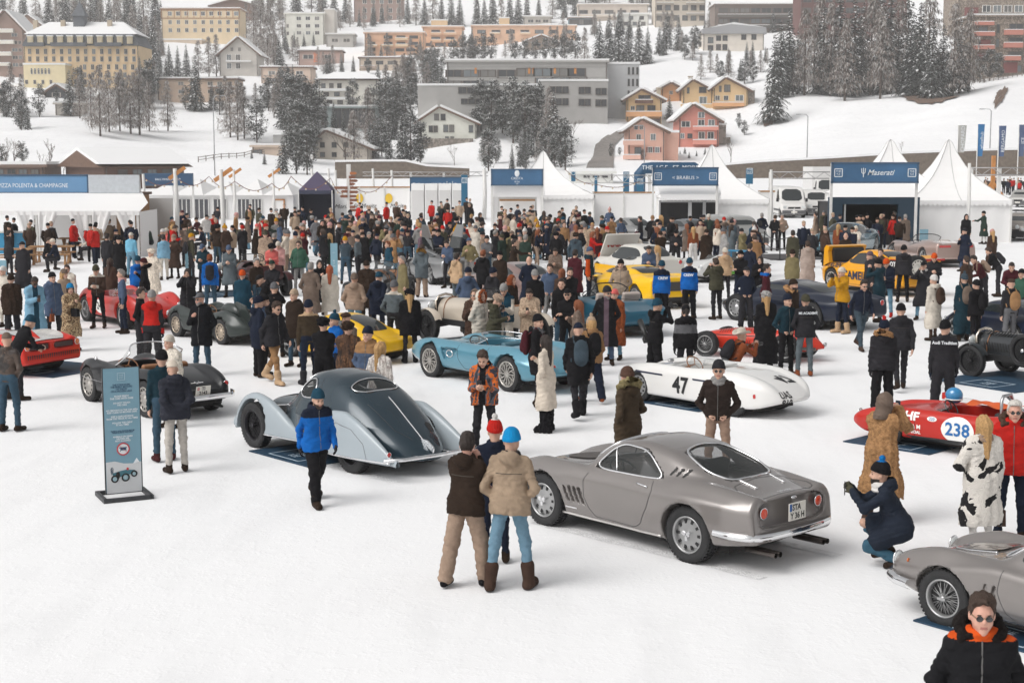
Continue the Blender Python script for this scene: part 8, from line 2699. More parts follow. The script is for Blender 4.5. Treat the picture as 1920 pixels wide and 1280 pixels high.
# toilets
banner('blue banner above the toilets with white pictograms',770,872,333,357,112,[('Toiletten / WC',.30,.45,.36,{}),('o|o|o',.72,.5,.55,{})],side_logo=False)
tw=E('toilet_cabin',G(772,412),0,'white toilet cabins under the blue pictogram banner','cabin')
L=100/PXM(tw.location.y)
for i in range(4):
 MB().box((L*(i+.5)/4,0,1.3),(L/4-.06,1.6,2.6)).build('cabin_module',TENTW,tw)
 MB().box((L*(i+.5)/4,-.82,1.1),(.8,.04,2.1)).build('cabin_door',mat('cabin_door',(.6,.59,.58),.5),tw)
def totem(label,px,top,bot,wpx,Y=None,m=None,txt='THE\nICE',base=None):
 p=G(px,bot)if Y is None else AT(px,bot,Y)
 h=AT(px,top,p.y).z-p.z
 w_=wpx/PXM(p.y)
 r=E('totem_sign',p,0,label,'sign')
 MB().box((0,0,h/2),(w_,.10,h)).build('sign_board',m or mat('totem_blue',(.015,.12,.22),.55),r)
 MB().box((0,.08,h/2-p.z/2),(.08,.08,h+p.z)).build('sign_post',POLEW,r)
 if txt:
  text(_s22,txt,w_*.36,TEXTW,r,(0,-.06,h*.84),(PI/2,0,0),ext=.002)
 f=MB()
 s=w_*.38
 for d in(-1,1):
  f.box((0,-.054,h*.84+d*s),(2*s,.004,.03)).box((d*s,-.054,h*.84),(.03,.004,2*s))
 f.build('printed_square',TEXTW,r)
 return r
totem('tall blue vertical banner beside the toilets',871,328,392,12,106)
totem('tilted blue banner board above the white tent slope, left of the vans',1405,316,345,13,120)
totem('narrow blue banner on the truss, left of the blue arch',1174,322,362,11,118)
totem('blue banner hanging beside the blue arch',1200,336,362,13,121)
totem('short blue banner right behind the truss',1075,322,340,8,118,txt='')
totem('slim blue banner edge at the left truss tower',1117,330,362,5,117,txt='')
ar=E('inflatable_arch',AT(1190,362,126),0,'dark blue inflatable arch with white lettering behind the middle tents','arch')
ka=1/PXM(126)
MB().tube([(.4,0,-3.2),(.4,0,1.6),(.8,0,2.0),(1.4,0,2.05),(4.9,0,2.05),(5.3,0,1.8),(5.5,0,1.3)],.48,12).build('arch_tube',mat('arch_blue',(.008,.06,.13),.45),ar)
text(_s22,'THE  I.C.E.  ST. MORITZ',.5,TEXTW,ar,(3.1,-.5,2.08),(PI/2,0,0),ext=.002)
text(_s22,'ICE',.45,TEXTW,ar,(.4,-.5,.5),(PI/2,0,0),ext=.002)
# truss
def truss(label,x0,x1,row,hpx,Y,legs=()):
 a,b=AT(x0,row,Y),AT(x1,row,Y)
 h=hpx/PXM(Y)
 L=b.x-a.x
 r=E('lighting_truss',a,0,label,'truss','metal trusses over the ice')
 c=MB()
 for y in(0,.35):
  c.tube([(0,y,0),(L,y,0)],.035,5).tube([(0,y,h),(L,y,h)],.035,5)
 c.build('chords',TRUSS,r)
 n=max(4,int(L/.55))
 w_=MB()
 for i in range(n):
  w_.tube([(L*i/n,0,0 if i%2 else h),(L*(i+1)/n,0,h if i%2 else 0)],.022,4)
 w_.build('lattice',TRUSS,r)
 for x in legs:
  p=AT(x,row,Y)
  MB().box((p.x-a.x,.17,-a.z/2+h/2),(.22,.22,a.z+h)).build('tower_leg',POLEW,r)
truss('long metal truss left of the middle glass-door tent',1098,1225,343,14,117,(1118,1218))
truss('metal truss bridging the gap above the vans',1445,1562,335,12,96,(1446,))
truss('metal truss at the right edge over the spectators',1822,1935,328,13,96,(1822,1875))
truss('thin orange truss behind the middle tents',680,915,330,7,150,(770,832))
# posts
def whitepole(label,px,top,bot,wpx,arms=True):
 p=G(px,bot)
 h=AT(px,top,p.y).z
 s=wpx/PXM(p.y)
 r=E('timber_pole',p,0,label,'pole','tall poles on the ice')
 MB().tube([(0,0,0),(.06,0,h*.5),(0,0,h)],[s*.5,s*.46,s*.42],8).build('pole_shaft',POLEW,r)
 if arms:
  MB().bar((-.3,0,h-.5),(.5,0,h+.05),.12,.18).build('cross_arm',PINEO,r)
 return r
whitepole('white timber pole with an orange arm, left of the brown marquee',332,316,470,9)
whitepole('tall leaning white timber pole in front of the long white pavilion',418,318,486,10)
whitepole('thin white pole before the pavilion windows',440,318,425,6)
whitepole('white pole near the pavilion end',513,318,420,5)
whitepole('white post holding the marquee corner',264,330,462,6,False)
whitepole('white post just right of the marquee corner post',272,326,452,6,False)
whitepole('white pole left of the vans',1443,318,455,6,False)
whitepole('white pole between the two right tents',1812,306,464,7,False)
whitepole('wooden pole left of the emblem banner',908,318,412,8,False)
for i,px in enumerate((700,735,617,630,586)):
 whitepole('short timber pole behind the printed fence, %s of five'%ORD[sorted((700,735,617,630,586)).index(px)],px,316+3*(i%2),408,5,False)
def lightline(label,pts,Y=100,sag=.5):
 P=[AT(px,row,Y)for px,row in pts]
 r=E('string_of_lights',P[0],0,label,'string lights','strings of lamps between the poles')
 full=[]
 for a,b in zip(P,P[1:]):
  for t in np.linspace(0,1,9)[:-1]:
   q=a.lerp(b,t)-P[0]
   q.z-=sag*math.sin(PI*t)
   full.append(q)
 full.append(P[-1]-P[0])
 MB().tube(full,.022,4).build('cable',mat('cable_red',(.16,.07,.06),.7),r)
 bl=MB().ball((0,0,-.07),.06,0,6,4).mesh('bulb',mat('bulb_cream',(.6,.5,.35),.3))
 for q in full[1::2]:
  O('bulb',bl,r,None,q)
lightline('sagging red lamp cable from the marquee corner to the poles',[(266,330),(332,334),(392,331),(440,340),(510,344),(545,332)],92)
lightline('lamp cable running from the gazebo to the right',[(545,330),(620,334),(655,345),(735,330)],100,.8)
lightline('lamp cable right of the tallest tent peak',[(1060,318),(1118,346),(1200,340)],105,.3)
# signpost
sp=E('signpost',G(655,428),0,'tall wooden signpost with many brown arrow boards','signpost')
k_=PXM(sp.location.y)
hs_=AT(655,308,sp.location.y).z
MB().box((0,0,hs_/2),(.26,.26,hs_)).build('post',POLEW,sp)
ARW=[mat('arrow_board',(.21,.085,.05),.8,var=.25,scale=4),mat('arrow_board_orange',(.40,.14,.05),.8)]
for i,(row,x0,x1)in enumerate(((325,658,671),(332,656,669),(339,657,673),(345,657,668),(352,628,653),(352,658,672),(359,640,653),(360,657,674),(368,657,671),(368,638,653),(375,657,673),(388,657,669),(394,657,672),(381,657,664))):
 z=AT(655,row,sp.location.y).z
 a,b=(x0-655)/k_,(x1-655)/k_
 hh=.085
 pts=[(a,z-hh),(b-.12,z-hh),(b,z),(b-.12,z+hh),(a,z+hh)]if x1>655 else[(b,z-hh),(b,z+hh),(a+.12,z+hh),(a,z),(a+.12,z-hh)][::-1]
 MB().prism(pts,-.2,-.14).build('arrow_board',ARW[1 if row in(325,)else 0],sp)
 # gazebo
gz=E('gazebo',G(592,414),0,'dark navy pop-up gazebo with a pointed roof','gazebo')
gw=62/PXM(gz.location.y)
ge,gp,gv=AT(592,357,gz.location.y).z,AT(592,335,gz.location.y).z,AT(592,364,gz.location.y).z
NVG=mat('gazebo_navy',(.028,.032,.062),.7,bump=.3,bscale=2)
NVR=mat('gazebo_roof_purple',(.065,.05,.10),.7,bump=.3,bscale=2)
c=gw/2
MB().add([(-c,0,ge),(c,0,ge),(c,gw,ge),(-c,gw,ge),(0,c,gp+.5)],[(0,1,4),(1,2,4),(2,3,4),(3,0,4)]).build('canopy',NVR,gz)
b=MB()
for p,q in(((-c,0),(c,0)),((c,0),(c,gw)),((-c,gw),(-c,0))):
 b.add([(*p,gv),(*q,gv),(*q,ge),(*p,ge)],[(0,1,2,3)])
b.build('valance',NVG,gz)
MB().add([(-c,gw,0),(c,gw,0),(c,gw,ge),(-c,gw,ge)],[(0,1,2,3)]).build('back_wall',NVG,gz)
for s in(-1,1):
 MB().add([(s*c,0,0),(s*c,gw,0),(s*c,gw,ge),(s*c,0,ge)],[(0,1,2,3)]).build('side_wall',NVG,gz)
 MB().box((s*c,0,ge/2),(.06,.06,ge)).build('leg',POLEW,gz)
text(_s22,'julius',.42,mat('print_pink',(.6,.3,.4),.6),gz,(0,.55,(ge+gp)/2+.05),(PI/2-.75,0,0),ext=.002,shear=.3)
# long white pavilion left of the gazebo
pv_=E('pavilion_tent',G(272,412),0,'long white pavilion with dark windows behind the picnic crowd','tent')
Yp=pv_.location.y
L=(548-272)/PXM(Yp)
he_=AT(272,366,Yp).z
rz_=AT(272,340,Yp+5).z
MB().box((L/2,4,he_/2),(L,8,he_)).build('wall',TENTW,pv_)
nb=5
for i in range(nb):
 x0,x1=L*i/nb,L*(i+1)/nb
 MB().add([(x0,-.3,he_),(x1,-.3,he_),(x1,8.3,he_),(x0,8.3,he_),((x0+x1)/2,4,rz_+.2*(i%2))],[(0,1,4),(1,2,4),(2,3,4),(3,0,4)]).build('tent_roof',TENT,pv_)
for px,w_ in((346,24),(378,26),(412,24),(456,22),(480,18)):
 x=(px-272)/PXM(Yp)
 ww=w_/PXM(Yp)
 b=MB().box((x,-.03,he_*.44),(ww,.06,he_*.78),1)
 for t in(-.5,-.17,.17,.5):
  b.box((x+ww*t,-.07,he_*.44),(.07,.08,he_*.8),0)
 b.build('window',[POLEW,mat('pavilion_glass',(.10,.10,.11),.15)],pv_)
b=MB()
x=(522-272)/PXM(Yp)
b.box((x-.35,-.06,he_*.42),(.09,.1,he_*.8)).box((x+.35,-.06,he_*.42),(.09,.1,he_*.8)).box((x,-.06,he_*.82),(.8,.1,.09)).box((x,-.03,he_*.4),(.62,.05,he_*.78),1)
b.build('door',[PINEO,TENTW],pv_)
banner('dark blue banner with white lettering above the long white pavilion',270,361,326,347,108,[('BALLYSHOE HOUSE',.5,.5,.26,{})],side_logo=False,m=mat('banner_dark',(.03,.075,.15),.6))
# marquee with the food counter
mq=E('marquee',G(-40,482),0,'big white open marquee with a sloping roof at the left edge','tent')
Ym=mq.location.y
km=1/PXM(Ym)
L=(262+40)*km
he_=AT(0,397,Ym).z
rz_=AT(0,360,Ym+3.5).z
nb=3
for i in range(nb):
 x0,x1=L*i/nb,L*(i+1)/nb
 MB().grid([[(x0+(x1-x0)*t,0,he_),(x0+(x1-x0)*t,1.7,he_+(rz_-he_)*.5-.05),(x0+(x1-x0)*t*(1 if i<2 else .72),3.5,rz_)]for t in np.linspace(0,1,5)],flip=False).build('roof_panel',TENT,mq)
MB().box((L/2,-.03,he_-.06),(L,.05,.2)).build('eave_band',TENT,mq)
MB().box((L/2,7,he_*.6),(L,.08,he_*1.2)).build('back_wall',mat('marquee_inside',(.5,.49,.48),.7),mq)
for px in(70,170,258):
 x=(px+40)*km
 MB().box((x,.05,he_/2),(.12,.12,he_)).build('tent_leg',POLEW,mq)
 for s in(-1,1):
  if px==258 and s>0:
   continue
  P=[]
  for t in np.linspace(0,1,9):
   P.append([(x+s*(.1+t*w0+.04*math.sin(22*t)),-.05-.05*math.sin(17*t),z)for z,w0 in((he_,.95),(he_*.6,.6),(he_*.35,.30),(.05,.42))])
  MB().grid(P).build('tied_curtain',TENTW,mq)
MB().add([(L,0,0),(L,3.5,0),(L,3.5,he_),(L,0,he_)],[(0,1,2,3)]).build('end_wall',TENTW,mq)
BM=banner('long pale blue banner reading PIZZA POLENTA & CHAMPAGNE over the marquee',-60,166,329,362,Ym+3.4,[('PIZZA POLENTA & CHAMPAGNE',.545,.42,.34,dict(sx=.80))],side_logo=False,m=mat('banner_pale',(.13,.27,.45),.6,var=.12,scale=.6),posts=False)
banner('white mesh banner continuing the pale blue one to the corner pole',167,262,328,362,Ym+3.3,(),side_logo=False,m=mat('banner_mesh',(.52,.55,.58),.7,var=.1),posts=False,frame=False)
ct=E('food_counter',G(-20,476),0,'bright blue food counter inside the marquee','counter')
MB().box((1.1,.4,.5),(2.6,.5,1.0)).build('counter_front',mat('counter_blue',(.03,.24,.42),.5),ct)
MB().box((1.1,.4,1.03),(2.7,.6,.06)).build('counter_top',POLEW,ct)
hc=E('food_hut',(AT(218,398,Ym+4.5).x,Ym+4.5,0),0,'small timber hut behind the marquee roof end','hut')
wh=(262-218)/PXM(Ym+4.5)
zh=AT(218,366,Ym+4.5).z
MB().box((wh/2,1,zh/2),(wh,2,zh)).build('hut_wall',mat('hut_wood',(.35,.20,.10),.8,var=.25,scale=2),hc)
MB().box((wh/2,1,zh+.06),(wh+.2,2.4,.12)).build('hut_roof',mat('hut_roof',(.13,.08,.055),.8),hc)
# feather flags
def feather(label,px,top,bot,wpx,m,txt):
 Y=150
 p=AT(px,bot,Y)
 h=AT(px,top,Y).z-p.z
 w_=wpx/PXM(Y)
 r=E('feather_flag',p,0,label,'flag','feather flags behind the right tents')
 MB().tube([(-w_/2,0,-p.z),(-w_/2,0,h)],.05,6).build('flag_pole',POLEW,r)
 MB().grid([[(-w_/2+w_*u*(.75+.25*v),.06*math.sin(5*v+3*u),h*(.1+.9*v))for v in np.linspace(0,1,10)]for u in np.linspace(0,1,5)],flip=True).build('flag_cloth',m,r)
 text(_s22,txt,w_*.62,TEXTW,r,(.05,-.10,h*.55),(0,-PI/2,PI/2)if False else(PI/2,-PI/2,0),ext=.002)
feather('pale grey feather flag, leftmost of four',1803,235,292,16,mat('flag_grey',(.42,.41,.39),.7),'CHOPARD')
feather('bright blue feather flag with white lettering',1838,233,300,13,mat('flag_blue',(.03,.16,.36),.7),'wheelhub')
feather('navy grey feather flag, third of four',1878,236,300,14,mat('flag_navy',(.07,.11,.22),.7),'BERGAMO')
feather('blue feather flag with a red edge, cut by the right edge',1915,234,300,13,mat('flag_blue2',(.08,.11,.2),.7),'ICE')
op=E('timber_mast',G(1858,428),0,'orange timber mast with angled braces right of the last tent','mast')
hm=AT(1858,292,op.location.y).z
MB().box((0,0,hm/2),(.22,.22,hm)).build('mast_post',PINEO,op)
for s in(-1,1):
 MB().bar((s*.8,0,1.9),(0,0,3.0),.14).build('brace',PINEO,op)
 # picnic tables
def picnic(label,px,py,rz):
 r=E('picnic_table',G(px,py),rz,label,'picnic table','timber picnic tables by the marquee')
 for i in range(4):
  MB().box((0,-.30+.2*i,.75),(1.9,.18,.05)).build('plank',PINE,r)
 for x in(-.72,.72):
  MB().bar((x,-.38,0),(x,.28,.73),.10,.07).bar((x,.38,0),(x,-.28,.73),.10,.07).build('crossed_leg',PINE,r)
 for s in(-1,1):
  bn=E('picnic_bench',r.matrix_basis.translation+Matrix.Rotation(rz,3,'Z')@Vector((0,s*.78,0)),rz,'timber bench with crossed legs %s the %s'%('before' if s<0 else 'behind',label.replace('timber picnic table ','picnic table ').replace('nearest the front, left of the marquee legs','nearest the front')),'bench','timber benches by the marquee')
  for i in range(2):
   MB().box((0,-.09+.18*i,.45),(1.8,.16,.05)).build('plank',PINE,bn)
  for x in(-.66,.66):
   MB().bar((x,-.18,0),(x,.12,.43),.08,.06).bar((x,.18,0),(x,-.12,.43),.08,.06).build('crossed_leg',PINE,bn)
picnic('timber picnic table nearest the front, left of the marquee legs',98,494,.15)
picnic('timber picnic table in front of the marquee opening',150,476,.1)
picnic('timber picnic table beside the light blue jacket',205,478,.3)
picnic('timber picnic table behind the white fur coat',300,470,.5)
picnic('timber picnic table near the leaning white pole',372,466,.2)
picnic('timber picnic table at the far left edge',18,500,.1)
# deck chairs by the pavilion
for i,px in enumerate((332,352,372)):
 r=E('deck_chair',G(px,440),.6,'white folding deck chair before the pavilion, %s of three'%ORD[i],'deck chair','white deck chairs')
 MB().bar((-.5,0,.3),(.5,0,.95),.6,.05).build('canvas',TENT,r)
 MB().bar((-.5,0,0),(.5,0,.6),.05).bar((.4,0,0),(-.2,0,.6),.05).build('frame',PINE,r)
 # sign stands
def board(label,px,top,bot,wpx,txt=None,rz=0.0,m=None):
 p=G(px,bot)
 h=AT(px,top,p.y).z
 w_=wpx/PXM(p.y)
 r=E('sign_board',p,rz,label,'sign')
 MB().box((0,0,h/2),(w_,.06,h)).build('board_panel',m or mat('sign_pale_blue',(.20,.36,.44),.5),r)
 MB().box((0,0,.03),(w_*1.3,.5,.06)).build('board_foot',mat('sign_frame',(.035,.037,.04),.5),r)
 for i,(t,v,s)in enumerate(txt or[('----',.75,.1),('in\n7\non',.45,.12)]):
  text(_s22,t,s*h*.6,TEXTW,r,(0,-.035,h*v),(PI/2,0,0),ext=.001)
 return r
board('pale blue sign board behind the white fur coat walker',355,470,520,13)
board('pale blue sign board by the person in the yellow beanie',627,456,524,13)
board('pale blue sign board beside the rose gold convertible',1731,430,478,17,rz=.35)
board('pale blue sign board at the far left edge',5,488,528,16)
# the sign stand in front
A_,B_2=G(198,935),G(268,928)
ss=E('sign_stand',(A_+B_2)/2,math.atan2(B_2.y-A_.y,B_2.x-A_.x),'tall pale blue information sign on a black metal base','sign')
sw=(B_2-A_).length
sh_=AT(230,694,ss.location.y).z-.02
FR=mat('sign_frame',(.035,.037,.04),.5)
PB2=mat('sign_face_blue',(.175,.32,.40),.45)
MB().box((0,0,.06+sh_/2),(sw,.035,sh_)).build('sign_back',FR,ss)
MB().box((0,-.0205,.06+sh_/2+.01),(sw-.03,.006,sh_-.03)).build('sign_face',PB2,ss)
fr_=MB()
for y in(-.28,.28):
 fr_.box((0,y,.03),(sw+.12,.05,.06))
for x in(-sw/2-.06,sw/2+.06):
 fr_.box((x,0,.03),(.05,.61,.06))
fr_.build('base_frame',FR,ss)
def on(name,m,z,pts):
 return MB().prism(pts,-.0285,-.0245).build(name,m,ss,loc=(0,0,z))
WP,NP,RP=mat('print_white',(.75,.78,.80),.6),mat('print_navy',(.02,.07,.14),.6),mat('print_red',(.5,.05,.06),.6)
ln=[('THE CONCOURS',.865,.03,NP),('THE FINEST MOTORS',.848,.03,NP),('ON SNOW',.831,.03,NP),('ON A FROZEN LAKE',.814,.03,NP),('PLEASE ENJOY',.775,.03,WP),('THE CARS WITH CARE',.757,.03,WP),('DO NOT TOUCH',.722,.028,WP),('THE CARS',.705,.028,WP),('NO SMOKING IN THE CAR AREA',.665,.028,WP),('KEEP CLEAR OF MOVING CARS',.648,.028,WP),('KEEP A SAFE DISTANCE',.615,.028,WP),('FROM THE TRACK AT ALL TIMES',.598,.028,WP),('FOLLOW THE CREW',.565,.028,WP),('AT ALL TIMES',.548,.028,WP),('FILMING AND PHOTOS MAY BE',.50,.022,NP),('TAKEN DURING THIS EVENT',.487,.022,NP),('ANIMALS ON LEASH',.455,.028,WP),('DRONES ARE',.438,.028,WP),('NOT ALLOWED',.421,.028,WP)]
for t,v,sz,m in ln:
 text(_s22,t,sz*1.15,m,ss,(0,-.0255,.06+sh_*v),(PI/2,0,0),ext=.001,sx=.92,bold=.0007)
q=MB()
for d in(-1,1):
 q.box((0,-.0265,.06+sh_*.93+d*.05),(.105,.003,.006)).box((d*.05,-.0265,.06+sh_*.93),(.006,.003,.105))
q.build('printed_square',mat('print_pale',(.42,.55,.62),.6),ss)
text(_s22,'THE\nICE',.034,mat('print_pale',(.42,.55,.62),.6),ss,(0,-.0255,.06+sh_*.93),(PI/2,0,0),ext=.001)
zc=.06+sh_*.355
MB().lathe([(.001,-.026),(.078,-.026)],28,0,'y').build('printed_disc',WP,ss,loc=(0,-.001,zc))
MB().tube([(.082*math.cos(a),-.027,.082*math.sin(a))for a in np.linspace(0,2*PI,29)[:-1]],.010,4,closed=True).build('prohibition_ring',RP,ss,loc=(0,0,zc))
MB().ball((0,-.029,0),(.045,.003,.018),0).bar((-.055,-.029,.02),(.05,-.029,.02),.006,.012).bar((-.03,-.029,-.01),(-.045,-.029,-.03),.004,.008).bar((.03,-.029,-.01),(.045,-.029,-.03),.004,.008).build('printed_drone',NP,ss,loc=(0,0,zc))
MB().bar((-.055,-.031,.055),(.055,-.031,-.055),.003,.016,up=(0,1,0)).build('prohibition_bar',RP,ss,loc=(0,0,zc))
hw_=sw/2-.018
on('printed_snow',mat('print_snow',(.60,.61,.62),.6),.06,[(-hw_,.015),(hw_,.015),(hw_,sh_*.245),(hw_*.5,sh_*.235),(0,sh_*.24),(-hw_*.5,sh_*.262),(-hw_,sh_*.258)])
on('printed_peak',WP,.06+sh_*.235,[(hw_*.55,.0),(hw_*.95,.0),(hw_*.75,.075)])
on('printed_figure',NP,.06+sh_*.185,[(-hw_*.75,-.05),(-hw_*.6,-.05),(-hw_*.58,.04),(-hw_*.68,.06),(-hw_*.77,.03)])
tc_=mat('print_teal',(.05,.16,.2),.6)
c2=MB().prism([(-.15,.0),(.14,.055),(.15,.10),(.04,.115),(-.06,.10),(-.16,.075)],-.033,-.028,0)
for x,z,rr in((-.13,-.005,.043),(.02,.005,.048),(.14,.05,.036)):
 c2.tube([(x+rr*math.cos(a),-.036,z+rr*math.sin(a))for a in np.linspace(0,2*PI,17)[:-1]],.011,4,1,closed=True)
 c2.ball((x,-.035,z),(rr*.8,.003,rr*.8),2)
c2.ball((-.085,-.036,.045),(.03,.003,.05),1)
c2.ball((.05,-.035,.125),(.018,.003,.02),3)
c2.build('printed_race_car',[tc_,INK,mat('print_wheel',(.35,.5,.55),.6),RP],ss,loc=(0,0,.06+sh_*.125))
# rope barrier round the platform
pf_=E('display_platform',G(1500,486),.12,'low dark grey display platform under the teal coupe','platform')
MB().box((1.6,1.2,.03),(6.2,3.4,.06)).build('platform_deck',mat('carpet_grey',(.085,.083,.085),.9,var=.2,scale=2),pf_)
prev=None
for i,(px,py)in enumerate(((1433,474),(1462,488),(1508,462))):
 r=E('barrier_post',G(px,py),0,'black barrier post at the grey platform, %s from the left'%ORD[i],'barrier post','black rope barrier posts')
 MB().lathe([(.001,0),(.17,0),(.17,.03),(.03,.05),(.03,1.0),(.04,1.02),(.001,1.06)],12).build('post_shaft',BLACK,r)
 if prev:
  a,b=prev.location,r.location
  for z in(.95,.5):
   o=MB().tube([tuple(a.lerp(b,t)-a+Vector((0,0,z-.12*math.sin(PI*t))))for t in np.linspace(0,1,9)],.022,5).build('barrier_rope',BLACK,prev)
 prev=r
hb_=E('high_table',G(1682,448),0,'small white standing table with glasses in the dark blue tent','table')
MB().lathe([(.001,1.1),(.35,1.1),(.35,1.06),(.04,1.04),(.04,.05),(.25,.03),(.25,0),(.001,0)],16).build('table_top',WHITE,hb_)
for i in range(5):
 MB().lathe([(.001,0),(.03,0),(.008,.01),(.008,.09),(.04,.13),(.035,.2)],8).build('wine_glass',CGLASS,hb_,loc=(.22*math.cos(i*1.3),.22*math.sin(i*1.3),1.1))
 # ---------------------------------------------------------------- the visitors
CW=dict(lgrey='light grey',lblue='light blue',dteal='dark teal',dgreen='dark green',dbrown='dark brown',ldenim='pale denim',mid='slate blue',sand='sandy',sky='sky blue',ochre='ochre brown',steel='steel grey',brownhair=_s17,darkhair='dark',greyhair='grey',whitehair='white',ginger='ginger',auburn='auburn',blond='blond')
TN=dict(jacket=_6,hoodie='hooded jacket',puffer=_s19,parka=_s16,coat=_8,lcoat='long coat',lpuffer='long puffer',furcoat='fur jacket',lfur='long fur',gown='long open coat')
HN=dict(short='{} hair',tousled='{} tousled hair',long='long {} hair',pony='{} ponytail',beanie='{} beanie',pom='{} bobble hat',cap='{} cap',flat='{} flat cap',furhat='{} fur hat',cowboy='{} cowboy hat',hood='{} hood up',bald='bald head')
LAND=[(600,830,'by the teardrop coupe'),(1290,940,'by the front grey coupe'),(230,800,'by the sign stand'),(280,690,'by the black convertible'),(100,650,'by the left red racer'),(240,570,'by the pontoon racer'),(390,600,'by the finned racer'),(640,640,'by the yellow fastback'),(900,680,'by the sky blue roadster'),(1300,720,'by racer 47'),(1440,640,'by the red single-seater'),(1760,790,'by racer 238'),(1850,650,'by the grey tourer'),(1460,570,'by the navy supercar'),(1650,510,'by the rally coupe'),(1190,550,'by the yellow supercar'),(1090,600,'by the teal coupe'),(860,590,'by the cream vintage racer'),(430,520,'by the maroon tourer'),(660,550,'by the black vintage car'),(790,500,'by the steel wedge coupe'),(920,530,'by the pink coupe'),(1160,500,'by the white rally car'),(1370,510,'by the prototype racer'),(1700,460,'by the rose convertible'),(1530,460,'by the teal platform coupe'),(1850,430,'by the boxy hatchback'),(1820,540,'at the right edge group'),(100,470,'by the picnic tables'),(130,430,'inside the marquee'),(330,440,'by the deck chairs'),(420,450,'by the leaning pole'),(590,430,'by the gazebo'),(655,440,'by the signpost'),(720,420,'by the printed fence'),(830,395,'by the toilets'),(970,410,'by the emblem tent'),(1070,430,'by the white tent wall'),(1170,420,'by the partition'),(1290,430,'by the glass doors'),(1460,440,'by the barrier'),(1640,430,'in the blue tent'),(1890,350,'beyond the right tent'),(560,480,'left of the pale sign board'),(880,440,'in the dense middle crowd'),(1010,460,'behind the pink coupe'),(760,430,'behind the wedge coupe')]
USED={}
def word(c):
 return CW.get(c,c)
def label_for(px,yh,tc,top,bc,bot,hc,head,pose_,face,note=None,tcw=None):
 where=note or min(LAND,key=lambda q:(q[0]-px)**2+(2*(q[1]-yh-40))**2)[2]
 a='person in %s %s'%(tcw or word(tc),TN[top])
 hd=HN.get(head,'{}').format(word(hc)).strip()
 fc={0:'seen from behind',1:'facing left',2:'facing the camera',3:'facing right'}[int(((face%360)+45)//90)%4]
 bt='%s %s'%(word(bc),'skirt' if bot=='skirt' else 'trousers')
 act=dict(phone='looking at a phone',photo='taking a picture',cross='arms crossed',back='hands behind back',walk='walking',walk2='striding',chin='hand on chin',hip='hand on hip',point='pointing',bend='bending',crouch='crouching',sit='seated',pocket='hands in pockets',pocket2='hands in pockets').get(pose_)
 for c in('%s, %s, %s'%(a,hd,where),'%s, %s, %s, %s'%(a,hd,bt,where),'%s, %s, %s, %s'%(a,hd,fc,where),'%s, %s, %s, %s'%(a,hd,act or fc,where),'%s, %s, %s, %s, %s'%(a,hd,bt,fc,where)):
  if c not in USED and len(c.split())<=16:
   USED[c]=1
   return c
 return None
CARS=[o for o in scene.objects if o.parent is None and o.get('category')in('car','truck')]+[o for o in scene.objects if o.parent is None and o.get('category')=='van']
def clear(loc,m=.22):
 """moves a point out of any car it would stand in"""
 for c in CARS:
  q=c.matrix_basis.inverted()@Vector((loc.x,loc.y,0))
  if abs(q.x)<2.15 and abs(q.y)<.88+m:
   q.y=math.copysign(.88+m,q.y)
   w_=c.matrix_basis@q
   loc.x,loc.y=w_.x,w_.y
 return loc
def P(px,yh,face=0,pose_=_4,top=_6,tc=_0,bot=_1,bc=_2,head=_3,hc=_0,note=None,h=1.76,tcw=None,top_h=None,label=None,free=False,**k):
 J=pose(pose_)
 th=top_h or(J['head'][2]+.14)*h/1.76
 loc=G(px,yh,th)
 loc.z=0
 if not free:
  loc=clear(loc)
 lab=label or label_for(px,yh,tc,top,bc,bot,hc,head,pose_,face,note,tcw)or label_for(px,yh,tc,top,bc,bot,hc,head,pose_,face,'between the tents and the cars',tcw)
 return person(px,yh,face,pose_,top,tc,bot,bc,head,hc,lab or 'person in the crowd before the tents',h,at=loc,group='visitors on the frozen lake',**k)
CAMO=spots('camo_orange',[(0,'#2a2b33'),(.40,'#55565e'),(.47,'#c4601c'),(.55,'#2d2f3a'),(.62,'#8a5a3a')],5,4,.8)
COW=spots('cow_hide',[(0,'#d9d3cb'),(.52,'#d9d3cb'),(.565,'#161416'),(.8,'#161416')],3.2,3,.6,.95,.8)
LEO=spots('leopard',[(0,'#a58a68'),(.42,'#5c4632'),(.50,'#bda583'),(.60,'#6d563e')],9,3,.4,.95,.8)
PLAID=spots('plaid',[(0,'#c9c2b8'),(.45,'#8b8078'),(.53,'#d2ccc4')],14,1)
MINK=spots('mink',[(0,'#2b1d15'),(.43,'#4a3222'),(.55,'#6b4a31'),(.63,'#382417')],5,5,.9,.9,1.0,(3,3,.8))
WFUR=spots('white_fur',[(0,'#c9c2bc'),(.45,'#a39993'),(.55,'#ded8d2')],7,5,.5,.95,1.0,(2,2,.7))
